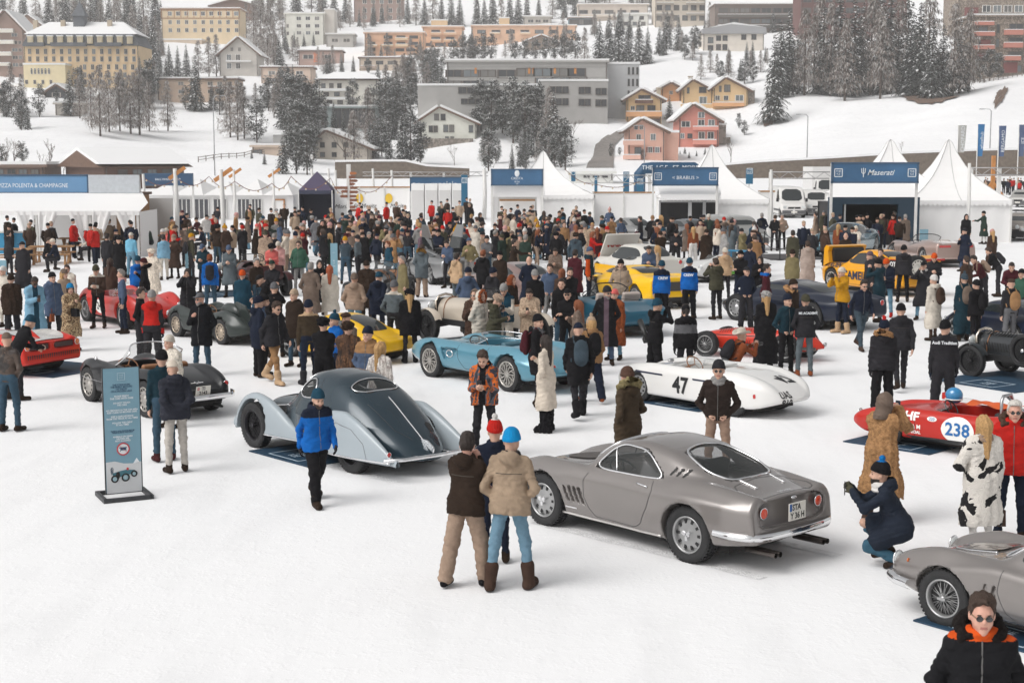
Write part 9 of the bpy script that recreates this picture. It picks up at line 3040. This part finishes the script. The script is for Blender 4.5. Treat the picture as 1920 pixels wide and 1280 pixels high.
# --- the nearest people, one by one
HR=.0125
P(873,812,-28,'chin',_s13,_s10,'wide','tan',_7,_s11,'hand on chin, left of the front grey coupe',1.78,res=HR,shoes='shoe',sc=_0,skin='pink',tcw='dark brown')
P(956,806,-12,'astride',_s13,'#a8937d',_1,'#7394a8',_3,'#1692d0','beside the front grey coupe',1.84,res=HR,shoes='boot',sc=_s17,label='person in beige hooded jacket, bright blue beanie, pale jeans, beside the front grey coupe',extra=(('scarf',_2),))
P(928,788,8,_4,_6,_5,_9,_5,'pom','red','between the two men in brown and beige',1.74,hat2='white',res=.016)
b1=P(592,729,-150,'walk',_s13,'blue','snow',_0,_3,'petrol','walking past the teardrop coupe',1.68,res=HR,shoes='boot',sc=_s10,panel='yoke',pc=_5,tcw='bright blue',glove=_2,extra=(('beard',_s18),))
P(326,677,28,'back',_s19,'#33353f',_1,'#c9c2ba','cap','ivory',h=1.74,res=HR,glove='camel',shoes='shoe',sc=_s10,label='person in dark padded jacket and white trousers, hands behind back, by the black convertible')
P(303,657,24,_4,_6,'dteal',_1,'denim',_3,_0,'left of the white-trousered man',1.78,res=.016,shoes='shoe',sc='maroon')
P(318,629,150,_4,'furcoat',_s15,_9,'white',_3,_s15,'behind the black convertible',1.66)
P(12,624,-15,'pocket2',_6,_s17,_1,'denim','cap','taupe','cut by the left edge',1.76,res=.015,tm=spots('waxed',[(0,'#2d221d'),(.48,'#43342a'),(.56,'#241d1a')],3,4,.4,.5),shoes='shoe',sc=_s10,tcw='mottled brown leather')
P(24,594,-50,'bend',_6,_0,_1,_2,_3,'petrol','at the tail of the left red racer',1.78,res=.016)
P(908,655,168,_s12,_s13,'orange',_1,_2,'tousled',_s18,'before the sky blue roadster',1.78,res=HR,tm=CAMO,tcw='orange and grey camouflage',panel='open',pc=_0,skin='fair',extra=(('scarf',_0),(_s12,None)))
P(1024,628,62,'cup',_8,'ivory',_9,'ivory','long',_s11,'in black furry boots',1.72,res=HR,shoes='furboot',sc=_0)
P(1008,590,-105,'stand2',_s16,_0,_9,_2,_3,_0,'behind the woman in furry boots',1.80,res=.016,extra=(('scarf','grey'),(_s20,'burgundy')))
P(1086,606,8,'walk',_s16,_0,_1,_2,'cap',_5,'walking away with a blue rucksack',1.82,res=.014,extra=((_s20,'slate'),),shoes='boot',sc=_0)
P(1110,595,14,'walk2',_s13,'camel','wide',_5,'pom','beige','right of the blue rucksack',1.72,hat2='beige',res=.016,extra=((_s20,_0),('long','blond')),sc='rust')
P(1137,537,176,'pocket2',_8,_0,_1,'mid',_3,_2,'with grey shirt showing',1.84,res=.016,panel='open',pc='mauve',extra=(('shades',None),('beard','greyhair')))
P(1153,543,150,_4,'lfur','rust',_1,'ldenim',_3,'coral',None,1.68)
P(1085,562,75,'cup','furcoat','taupe',_1,_2,'long','auburn',None,1.68,res=.016)
P(1064,541,172,'cross',_6,_0,_1,_0,'cap',_0,None,1.78,extra=(('shades',None),))
P(1053,522,-160,'stand2',_s13,_0,_1,'denim',_7,_s11,None,1.82)
P(1178,690,50,'hip',_s16,'#4d4032',_1,'#d0c6ba',_3,'#5c443a',h=1.83,res=HR,label='person in olive brown parka and brown beanie, hand on hip, behind the front grey coupe',extra=(('furhood','khaki'),('beard',_s11)),skin='pink')
P(1348,676,170,_s14,_6,'#332925',_1,'#a58a78',_3,_2,h=1.82,res=HR,label='person in dark brown zipped jacket, sunglasses and charcoal beanie, before racer 47',extra=(('shades',None),('scarf','lgrey')),skin='fair')
ph=P(1229,561,-72,'photo',_s13,_0,'snow',_0,_3,'petrol','aiming a camera past racer 47',1.80,res=.014,glove=_0)
J=pose('photo')
cm_=O('camera',camera_mesh())
cm_.matrix_basis=Matrix.LocRotScale(ph.location,ph.rotation_euler,ph.scale)@Matrix.Translation((0,.36,1.58))
tag(cm_,'black camera held to the eye of the photographer in black','camera')
cl_=E('telephoto_camera',Matrix.LocRotScale(ph.location,ph.rotation_euler,ph.scale)@Vector((-.26,-.10,.92)),R(-72),'long black telephoto camera hanging at the photographer in black','camera')
MB().lathe([(.001,.46),(.062,.46),(.055,.2),(.04,.0),(.001,0)],14,0,'y').box((0,-.06,0),(.15,.12,.12)).build('camera_body',mat('camera_body',(.02,.02,.02),.4),cl_,rot=(.75,0,PI/2))
P(1286,571,4,_4,_s13,_0,_1,_2,'cap',_0,'grey band on the back, above racer 47',1.76,res=.014,panel='band',pc='grey',glove=_0,extra=(('pony',_s11),))
P(1372,618,-62,'crouch',_6,'rust',_1,'denim','cowboy',_s15,'photographing the red single-seater',1.8,res=.015,extra=(('camera',None),(_s20,_2)),sc='sand',shoes='boot')
P(1437,547,8,_4,'gown',_0,_9,_0,'furhat','lgrey','seen from behind',1.74,res=.015,extra=(('long','blond'),('handbag',_0)),shoes='boot',sc=_0)
P(1476,552,-150,_s14,_6,'dteal',_1,_0,_3,_5,None,1.80,res=.015)
hd=P(1511,553,6,_s14,_s13,_2,_1,'steel',_3,'olive','white lettering on the back',1.80,res=.014,sc='rust')
text('back_lettering','MS ACADEMY',.07,mat('print_white',(.75,.78,.80),.6),hd,(0,-.20,1.36),(PI/2,0,0),bold=.002)
P(1617,524,-165,'walk',_6,_5,_1,'slate',_7,_s11,'striding in sunglasses',1.82,res=.015,extra=(('shades',None),),sc=_s17)
P(1581,502,112,'photo',_s19,'mustard',_1,_5,_3,'ivory',None,1.80,res=.015,shoes='boot',sc='sand',extra=(('camera',None),))
P(1658,600,2,'stand2',_s19,_2,'snow',_0,'pom',_5,'fur trimmed hood with cyan lining',1.80,hat2='red',res=.014,glove=_0,extra=(('furhood','camel'),('scarf','sky')))
P(1691,571,-4,'walk',_s13,_2,_1,_2,_3,_0,'walking away above racer 238',1.84,res=.015)
at_=P(1772,601,-14,'stand2',_6,_2,'snow',_2,_3,_0,'reaching towards the grey tourer',1.84,res=.014,glove=_5)
text('back_lettering','Audi Tradition',.075,mat('print_white',(.75,.78,.80),.6),at_,(0,-.19,1.36),(PI/2,0,0),bold=.002)
P(1657,738,-48,'photo','lfur','camel',_9,_2,'hood','taupe','filming racer 238',1.74,res=.014,shoes='boot',sc=_s17,extra=((_s12,None),))
P(1692,868,78,'crouch',_s16,'#262d3a',_1,'#3f6478','pom',_0,h=1.80,hat2='#1676bd',res=HR,free=True,label='person crouching in navy parka and black and blue bobble hat, photographing with a phone',extra=((_s12,None),('scarf','white'),('beard',_s11)),glove='olive',sc=_s10)
P(1846,778,12,'bag','lfur','white',_9,'white','long','blond','with dark hide patches',1.72,res=.014,tm=COW,tcw='black and white',extra=(('handbag',_s17),('scarf','tan')))
P(1903,750,168,_s14,_s19,'red',_1,_5,_7,'whitehair','at the right edge',1.82,res=.015,extra=(('shades',None),('furhood',_s17)),skin='pink')
P(1842,1112,172,_s14,_s19,'#1d1d20','snow',_0,'tousled',_s18,h=1.84,res=.011,free=True,label='person in black padded jacket with fur hood and sunglasses, nearest the camera',skin='pink',panel='lining',pc='orange',extra=(('shades',None),('furhood','#1f1b1a')))
# --- second rank
P(578,563,22,'stand2',_6,'#463a2c',_1,_5,_3,_5,res=.015,h=1.80,panel='collar',pc='sand',label='person in olive brown shearling, navy beanie, back turned, by the yellow fastback',sc=_2,shoes='boot')
P(513,565,-130,'walk',_s19,_2,_1,'camel','tousled',_s18,'camel trousers, walking right',1.82,res=.015,sc='sand',shoes='boot',extra=(('shades',None),('furhood',_0)))
P(494,553,-100,_4,_s19,'mid',_1,_0,_3,_0,None,1.80)
P(483,556,-60,_s14,_s16,_5,'snow',_0,_3,_5,None,1.78)
P(606,596,-6,'cross',_6,_0,'wide',_0,'furhat',_0,'above the teardrop coupe',1.76,res=.015)
P(652,604,-10,'cross','lfur',_s10,_9,_0,'furhat',_s10,'above the teardrop coupe',1.72,res=.016,tm=MINK,tcw='brown mink')
P(690,613,160,_s14,_s19,'mid',_1,_5,_3,_5,'tan shoulders',1.78,res=.015,panel='chest',pc='camel')
P(713,640,-40,_s14,'furcoat','white',_9,'white','long','blond','behind the teardrop coupe roof',1.68,res=.016,tm=WFUR)
P(628,588,130,_4,_6,'blue',_1,_5,'pom','petrol',None,1.74)
P(650,585,150,_4,_6,'taupe',_1,_5,'flat',_s17,None,1.76)
P(376,549,165,'cup',_s16,'#16171c',_1,'denim','cap','grey',h=1.84,res=.014,label='person in black coat, grey cap and sunglasses, holding a camera by the finned racer',extra=(('shades',None),('beard','greyhair')),skin='pink')
P(284,545,-4,_4,_s13,'red','snow',_2,_3,'lgrey','black sleeves and hem',1.80,res=.014,panel='hem',pc=_2,glove=_5)
P(262,540,-90,_s14,_6,_0,'snow',_2,_7,_s11,'left of the red ski jacket',1.76)
P(183,497,178,_s12,_6,_s17,_9,_0,_3,'olive','cream shearling trim',1.80,res=.015,panel='trim',pc=_s15,sc=_s17,extra=((_s12,None),))
P(62,518,-145,_s12,'gown','lblue',_9,'dteal',_7,_s11,'powder blue and open',1.80,res=.015,skin='dark',panel='open',pc='petrol',extra=((_s12,None),('shades',None)))
P(97,511,-140,_s14,_s16,'mid',_1,_2,_3,_0,'right of the powder blue coat',1.78,extra=(('handbag','rust'),),res=.016)
P(131,532,-130,'cup','lfur','tan',_9,_s15,_3,'#1f86bd',res=.016,h=1.68,tm=LEO,label='person in spotted tan fur coat, blue beanie, before the pontoon racer',shoes='boot',sc=_0,extra=(('long',_s18),('handbag',_0)))
P(20,515,10,_4,'furcoat',_s10,'wide',_2,_3,_s10,'at the left edge',1.70,res=.016)
P(6,500,150,_4,_8,_s15,_9,_s15,_3,'white','cut by the left edge',1.72)
P(119,505,-120,_4,_8,'beige',_9,_0,_3,'taupe',None,1.70,extra=(('long','blond'),))
P(42,453,176,'stand2','lcoat',_2,_1,'blue','cap',_2,'before the picnic tables',1.84)
P(206,484,-20,_4,_8,_s17,_1,_2,'long',_s18,None,1.70)
P(232,486,95,'cup',_8,_0,_9,_0,_3,'maroon',None,1.74,extra=(('furhood',_0),))
P(262,503,110,_4,_6,'mid',_1,_5,_7,'greyhair',None,1.76,extra=(('scarf','pink'),))
P(196,483,0,_4,_s13,'blue',_1,_5,_3,'petrol',None,1.78)
P(160,495,175,_4,'furcoat',_s15,_9,_s15,_7,_s18,None,1.66,extra=(('shades',None),))
P(284,467,165,'cup','lfur','ivory',_9,'ivory','furhat','ivory','all white',1.76)
P(352,503,178,'photo','lpuffer',_2,_9,_0,'long',_s11,None,1.72,res=.016)
P(393,477,8,_4,_s13,'blue',_1,'denim',_7,'rust','wearing a dark rucksack',1.80,res=.016,extra=((_s20,_2),))
P(381,457,170,_s12,_s13,'dteal',_1,_5,'cap','mid',None,1.76)
P(430,460,178,_s12,_8,'steel',_1,_2,_3,'mid',None,1.80)
P(494,458,178,_s12,_s19,'coral',_9,_0,'furhat',_0,None,1.70)
P(523,453,172,_s12,_s13,'pink',_9,_0,_3,_s15,None,1.72)
P(560,452,172,_s14,_s19,'green',_1,'lgrey',_7,_s18,None,1.82,res=.017,extra=(('shades',None),))
P(510,488,172,'cross',_6,_2,_1,_5,'cap','dgreen',None,1.82,res=.017)
P(480,484,-140,_4,_6,_s10,_1,'denim',_7,'greyhair',None,1.78)
P(454,507,0,_4,'lcoat','petrol',_9,_0,_3,'orange',None,1.70)
P(470,518,100,'bend',_s19,_0,_1,_2,'cap',_0,None,1.80)
P(522,530,6,'photo',_6,_0,_1,_0,_3,'grey',None,1.80)
P(552,543,150,_4,_s16,_s10,_1,'denim',_3,'beige',None,1.78)
P(582,492,-14,_s14,_8,'taupe',_1,'tan',_7,'greyhair','plain overcoat',1.84,res=.017,sc=_s17)
P(599,487,-150,'cup',_8,_0,_9,_0,'long',_s11,None,1.70)
P(618,497,4,_4,_8,_s15,_9,'ivory','long','ginger','seen from behind',1.74,res=.016)
P(664,513,-10,_s14,_s19,'tan',_1,'ldenim',_3,'taupe','puffy and taupe',1.80,res=.016)
P(687,489,-4,_4,'lfur',_s10,'wide',_s10,_3,_s10,'down to the calves',1.76,res=.017)
P(708,511,-20,'back',_s16,_5,_1,_5,_3,'petrol','hands clasped behind',1.78,res=.016)
P(735,527,-18,_s14,_6,'steel',_1,_2,_3,'grey','cream shearling collar',1.82,res=.016,panel='collar',pc=_s15)
P(768,543,8,_4,'furcoat',_0,_9,_2,'furhat',_0,'black and furry',1.72,res=.016,extra=(('long','blond'),),shoes='boot',sc=_0)
P(829,547,172,'cup','furcoat',_s17,'skirt','rose','hood','taupe',None,1.74,res=.016,extra=(('shades',None),))
P(864,548,-130,_s14,'lpuffer',_s15,_9,'ivory','hood',_s15,None,1.72,res=.017,extra=(('furup','rust'),))
P(889,556,-105,_s12,'lpuffer','olive',_9,_2,'furhat','tan',None,1.68,res=.017,extra=((_s12,None),))
P(946,532,170,_s12,_s13,'petrol','wide',_s15,_3,'lgrey','pale sleeves',1.82,res=.015,panel='sleeves',pc=_s15,extra=(('camera',None),))
P(994,540,168,_s12,'furcoat','beige',_9,_0,'pony',_s11,None,1.72,res=.016,extra=((_s12,None),))
P(876,502,0,'hip',_s13,'mid',_1,_5,_3,_5,None,1.78)
P(924,502,-50,_s14,_s19,_2,_1,'denim',_3,_5,None,1.80)
P(905,520,-120,_4,'furcoat',_s10,_1,'denim','hood','rust',None,1.70)
P(856,474,-50,_s14,_s13,'sand',_1,'steel',_7,_s11,None,1.82,extra=(('beard',_s11),))
P(790,459,-14,'back',_s16,'steel','wide','tan',_7,_s18,'khaki trousers',1.80,extra=(('furhood','ochre'),))
P(755,480,120,_4,_8,'khaki',_1,_2,_7,'greyhair',None,1.76)
P(741,474,120,_4,_8,'grey',_1,'grey',_3,_2,None,1.80)
P(728,452,110,_s14,_s13,'petrol',_1,_5,_7,'auburn',None,1.74)
P(647,444,4,'photo',_6,'slate',_1,'denim',_3,'mustard',None,1.78)
P(880,446,165,'cup',_6,'khaki',_1,'lgrey','cap','mid',None,1.80)
P(913,442,172,'cross',_6,'grey',_1,'denim',_3,_2,None,1.78)
P(822,430,160,'cross',_s16,_5,_1,_5,_3,_0,None,1.86)
P(840,450,150,_s12,_6,'mid',_1,_2,_7,_s11,None,1.78)
P(862,434,165,_s14,_6,_5,_1,_5,_3,_2,None,1.82)
P(928,468,-30,_s14,_s16,_0,_1,_0,_7,'auburn',None,1.78)
P(975,470,160,_4,_8,_s10,_1,'denim',_3,_0,None,1.80)
P(992,480,10,_s14,_8,_5,_1,_5,'bald',_0,'bald head',1.80)
P(962,448,-80,'point',_8,_s10,_1,_2,_7,_s11,None,1.80)
P(985,440,-20,_4,_8,'dgreen',_1,_2,_7,'greyhair',None,1.82)
P(1003,506,6,_4,_6,_0,_1,_2,_3,'lgrey',None,1.80)
P(1045,494,170,_s14,_6,'mid',_1,'lgrey',_7,_s18,None,1.80)
P(1063,503,-30,_4,_8,_s17,_1,_2,'long','auburn',None,1.72)
P(1078,468,-20,_4,_8,'burgundy',_1,_2,_7,_s11,None,1.80)
P(1108,500,172,'chin',_8,_0,_1,_0,_7,_s11,None,1.80,extra=(('beard',_s11),))
P(1042,465,168,_s12,'furcoat','taupe',_1,_2,'pony',_s11,None,1.68)
P(1156,487,176,_s14,_s16,'beige',_1,'tan',_3,_0,'fur collar',1.82,res=.017,extra=(('furhood','taupe'),))
for px,yh,fc,tx,nt in((1241,489,4,'CREW','left of the two'),(1293,484,-14,'CREW','right of the two')):
 o=P(px,yh,fc,_4,_s13,'blue','snow',_0,_3,'petrol',h=1.80,res=.016,panel='yoke',pc=_5,label='crew person in bright blue jacket lettered CREW, %s by the yellow supercar'%nt,shoes='boot',sc=_s10)
 text('back_lettering',tx,.105,mat('print_white',(.75,.78,.80),.6),o,(0,-.215,1.26),(PI/2,0,0),bold=.004)
P(1268,430,172,_s12,_6,_2,_1,_2,_3,_0,None,1.84)
P(1233,460,80,'cup',_6,'beige',_1,_2,'long','blond',None,1.72,extra=(('handbag','red'),))
P(1193,461,172,_s12,_s13,'mid',_1,'denim',_7,_s11,None,1.80)
P(1162,462,-110,_4,_s13,'dteal',_1,_5,_3,'mid','orange sleeve',1.80,panel='sleeves',pc='orange')
P(1344,484,30,'photo',_s19,'olive',_1,_2,_7,_s18,'photographing the prototype racer',1.82,res=.017)
P(1360,465,10,_s14,_s13,'sand',_1,_2,_3,_s15,None,1.76)
P(1389,470,165,'cross',_6,_0,_1,_5,_3,_0,None,1.80,extra=(('beard',_s18),))
P(1406,456,-40,_s14,_8,_5,_1,_2,_7,_s11,None,1.82)
P(1426,480,170,'cup','furcoat',_0,_1,'lgrey','long',_s11,None,1.70)
P(1437,495,-100,_4,_s13,'burgundy',_1,_2,'tousled',_s11,'blue collar',1.80,panel='collar',pc='blue')
P(1400,500,-170,_s14,_6,_5,'wide',_2,'cap',_2,None,1.74)
P(1487,432,-6,_4,_8,'olive',_1,_2,_7,_s11,None,1.80)
P(1515,452,4,_4,'lpuffer','#b5a398',_9,_2,_7,_s18,h=1.76,res=.017,label='person in pale pink long puffer, seen from behind, left of the yellow rally coupe')
P(1486,468,-20,_4,_8,'khaki',_1,_2,_3,_s10,None,1.72)
P(1487,524,-130,_4,_s16,_s10,_1,_2,_3,_s10,None,1.78,extra=(('furhood','camel'),('beard',_s11)))
P(1586,436,-10,_4,_8,_s10,_1,_2,'bald',_0,'bald head',1.82)
P(1605,424,160,'cross','lfur',_s15,_9,'white',_3,'ivory',None,1.70)
P(1572,420,-30,_4,_8,'rust',_1,'grey','long','blond',None,1.70)
P(1650,486,60,'photo',_s16,'dteal',_1,'steel',_3,_0,None,1.84,res=.017)
P(1664,485,150,_s12,_s19,_5,_1,'ldenim',_3,'orange',None,1.78,res=.017,sc='red')
P(1695,460,-10,'stand2',_s13,_2,_1,_0,_3,_0,None,1.88,res=.017)
P(1632,472,110,_4,_s16,_2,_1,_2,_3,'mauve',None,1.80)
P(1652,466,140,_4,_6,_s17,_1,_2,_7,_s11,None,1.76)
P(1752,516,36,_4,'lpuffer',_s15,_9,_s17,_3,'white',None,1.72,res=.016,extra=((_s20,_s17),))
P(1733,490,150,'photo',_8,_2,_1,'ldenim','cap',_0,None,1.74,extra=(('scarf','white'),))
P(1752,475,165,_s12,_6,_2,_1,_5,_3,'orange',None,1.78)
P(1813,480,30,_4,'lcoat',_s17,_9,_0,'pony',_s18,None,1.74,extra=(('handbag',_2),))
P(1846,478,100,'bend',_6,'maroon',_1,_2,_7,_s11,None,1.80,extra=((_s20,'tan'),))
P(1874,464,60,'bend',_6,_0,_1,_2,_7,_s18,None,1.80,extra=((_s20,_2),))
P(1898,490,160,'bend',_6,'burgundy',_1,_2,_7,_s11,'round glasses',1.80)
P(1852,512,6,_4,'lcoat','dteal',_9,_2,'pom','slate',None,1.76,res=.017,extra=((_s20,'taupe'),))
P(1898,522,10,'stand2',_6,_2,_1,'grey','flat',_s17,None,1.78,res=.017,extra=((_s20,'camel'),))
P(1832,525,30,_4,_s19,_0,_9,_0,_3,_0,None,1.70,extra=((_s20,_0),))
P(1916,505,150,_4,_6,'green',_1,_2,_3,_0,None,1.72)
P(1812,402,178,_4,_s16,_0,_1,_5,'hood',_0,None,1.80)
P(1810,428,120,'cup',_8,_5,_1,'mid',_3,_2,None,1.80)
P(1846,396,100,'point',_8,'dgreen',_9,'white',_3,_0,'arm stretched out',1.78)
P(1861,430,20,_4,'lcoat',_s17,_9,_0,_3,'rose',None,1.72,extra=(('long','blond'),))
P(1698,402,2,_4,_8,'taupe',_1,_2,_7,'greyhair',None,1.82)
P(1678,396,120,'cup',_8,'rust',_1,_2,_7,'whitehair',None,1.80)
P(1453,403,-20,'back',_6,_0,_1,_2,_7,_s18,None,1.82)
P(1467,402,170,'cup',_6,'tan',_1,_0,_7,'greyhair',None,1.80)
P(1545,395,20,_4,_s16,'olive',_1,_2,'cap','grey',None,1.80,extra=((_s20,_2),))
P(1530,398,60,_4,_8,'tan',_1,_5,_7,_s11,None,1.76)
P(1143,390,170,_s14,_6,'mid',_1,'denim','pom','pink',None,1.78)
P(1373,408,40,_4,_8,_s15,_1,_2,'long',_s18,None,1.70)
P(1416,418,40,_4,_8,'dteal',_9,'grey',_7,_s11,None,1.76)
P(1372,412,-30,_4,_s16,'slate',_1,'ldenim',_3,_2,None,1.82)
P(1300,425,10,_4,_6,'rust','wide','white','long','blond',None,1.72)
P(1325,430,10,_4,'lfur',_s10,_9,_0,_3,_s10,None,1.72)
P(245,436,-14,_4,_6,'sky',_1,'ldenim','cap',_s15,'pale blue back',1.80)
P(306,440,30,_4,_s13,'lblue',_1,_s15,_7,_s11,None,1.76)
P(326,440,160,'cup',_8,_s17,_9,_0,_3,'tan',None,1.72)
P(358,438,-60,_4,_6,'olive',_1,_2,_3,'mustard',None,1.78,extra=((_s20,_2),))
P(408,420,-90,'cup',_8,'dgreen',_1,_2,_3,_0,None,1.80)
P(478,420,-80,_s12,_8,_s10,_1,'beige',_3,'coral',None,1.76)
P(200,438,-14,_4,_6,_2,_1,_2,_7,_s11,None,1.84)
P(222,444,20,_4,'lcoat',_0,_9,_0,'cap',_0,None,1.76)
P(15,432,-40,_4,_s16,_2,_1,_2,_7,_s11,None,1.80)
# --- seated at the picnic tables
for i,(px,yh,fc,tc,hc)in enumerate(((84,445,-90,_0,_0),(106,448,90,_5,'ivory'),(132,424,-80,_2,_s10),(168,432,100,_s15,_s17),(222,430,60,_0,_5),(298,430,-70,_s10,'white'),(282,424,80,'dgreen',_0),(318,428,120,'coral',_s15),(336,432,-60,'petrol',_0),(382,425,90,_5,_2),(276,405,-60,_2,'rust'),(372,408,60,'maroon',_s10))):
 P(px,yh,fc,'sit',_6,tc,_1,_2,_3 if i%3 else _7,hc if i%3 else _s18,'at a picnic table',1.76,free=True)
 # --- the crowd behind
rd=random.Random(11)
TCS=['taupe','camel','beige',_s15,'lgrey','tan','ivory',_0,_2,_0,_2,_5,_s10,'dgreen','olive',_0,_0,_2,_2,_5,_5,_s10,_s10,_s17,'olive','dgreen','taupe','grey','steel','dteal','burgundy','camel','tan','beige',_s15,'mid','maroon','slate','mauve','red','white','petrol','khaki']
HS=[(_7,c)for c in(_s11,_s18,'greyhair',_s18,'blond')]+[('long',c)for c in(_s11,'blond','auburn',_s18)]+[(_3,c)for c in(_0,_2,_5,'grey','burgundy',_s15,'pink','petrol',_s10,'camel','olive','red')]+[('cap',c)for c in(_0,_5,'taupe')]+[('furhat',c)for c in(_s10,'lgrey',_0)]+[('pom',c)for c in('white','grey','mustard')]+[('flat',_s17),('tousled',_s18)]
ZONES=[(640,1120,394,442,120,1),(486,660,390,438,34,1),(1120,1440,398,446,36,1),(270,480,386,424,24,1),(8,255,404,420,17,1),(786,885,366,386,10,1),(935,1018,383,396,11,1),(1045,1120,385,400,8,1),(1560,1690,396,408,11,1),(1500,1620,405,425,6,1),(1230,1345,395,410,6,1),(455,640,376,396,10,0),(660,780,380,398,12,0)]
SPOTS=[Vector((o.location.x,o.location.y,0))for o,_,_ in PEOPLE]
def free_spot(x0,x1,y0,y1):
 for _ in range(60):
  px,yh=rd.uniform(x0,x1),y0+(y1-y0)*rd.random()**.9
  q=G(px,yh,1.76)
  q.z=0
  if all((q-s).length>.48 for s in SPOTS):
   bad=False
   for c in CARS:
    l=c.matrix_basis.inverted()@q
    if abs(l.x)<2.35 and abs(l.y)<1.15:
     bad=True
     break
   if not bad:
    SPOTS.append(q)
    return px,yh,q
 return None
FAR=[]
for x0,x1,y0,y1,n,ind in ZONES:
 for _ in range(n):
  t=free_spot(x0,x1,y0,y1)
  if not t:
   continue
  px,yh,q=t
  if not ind or len(PEOPLE)>398:
   FAR.append(q)
   continue
  hd_,hc=rd.choice(HS)
  tp=rd.choice([_6,_6,_s13,_s19,_s16,_s16,_8,_8,'lpuffer','furcoat','lfur']if hd_ in('long',_3,'furhat','pom')else[_6,_s13,_s19,_s16,_8,'lcoat',_6])
  tc=rd.choice(TCS)
  ps=rd.choice([_4,'stand2',_s14,'pocket2','cup',_s12,'photo','cross','back','walk','walk2','hip','chin','point','bend','cup'])
  P(px,yh,rd.choice([0,0,20,-20,60,-60,100,-100,160,180,-150,30,-40])+rd.uniform(-12,12),ps,tp,tc,rd.choice([_1,_9,'wide']),rd.choice([_0,_2,_5,'denim','grey','tan',_2,'ldenim','white']),hd_,hc,None,rd.uniform(1.64,1.86),skin=rd.choice(['fair','pink','tan','fair','pale']),sc=rd.choice([_0,_s10,_s17]))
for i in range(26):
 FAR.append(AT(rd.uniform(1846,1922),rd.uniform(346,358),rd.uniform(175,200))*1.0)
for q in FAR:
 q.z=0
 # far-off spectators that read as one mass
fb,fm_=MB(),[cloth(COLS[c])for c in(_0,_2,_5,_s10,'olive','red','beige',_s17)]
for q in FAR:
 a=rd.uniform(0,6.28)
 h=rd.uniform(.93,1.05)
 m=rd.randrange(8)
 c,s=math.cos(a),math.sin(a)
 T_=lambda x,y,z:(q.x+(c*x-s*y)*h,q.y+(s*x+c*y)*h,z*h)
 fb.tube([T_(0,0,.75),T_(0,0,1.0),T_(0,0,1.3),T_(0,0,1.46)],[.19,.20,.21,.10],8,m)
 for k in(-1,1):
  fb.tube([T_(k*.2,0,1.42),T_(k*.27,.03,1.15),T_(k*.2,.16,.95)],[.075,.065,.05],5,m)
  fb.tube([T_(k*.09,0,.85),T_(k*.1,0,.45),T_(k*.1,0,.05)],[.1,.075,.06],5,rd.choice((0,1,2)))
  fb.ball(T_(k*.1,.05,.05),(.06,.1,.05),0,6,4)
 fb.ball(T_(0,0,1.62),(.085,.095,.12),8,8,6)
 fb.ball(T_(0,-.015,1.68),(.095,.105,.09),rd.choice((0,1,3,6)),8,5)
tag(fb.build('crowd',fm_+[SKIN['fair']]),'distant spectators merging into one dark mass before the tents','crowd',kind='stuff')
print('PEOPLE',len(PEOPLE),'FAR',len(FAR),'objects',len(scene.objects))
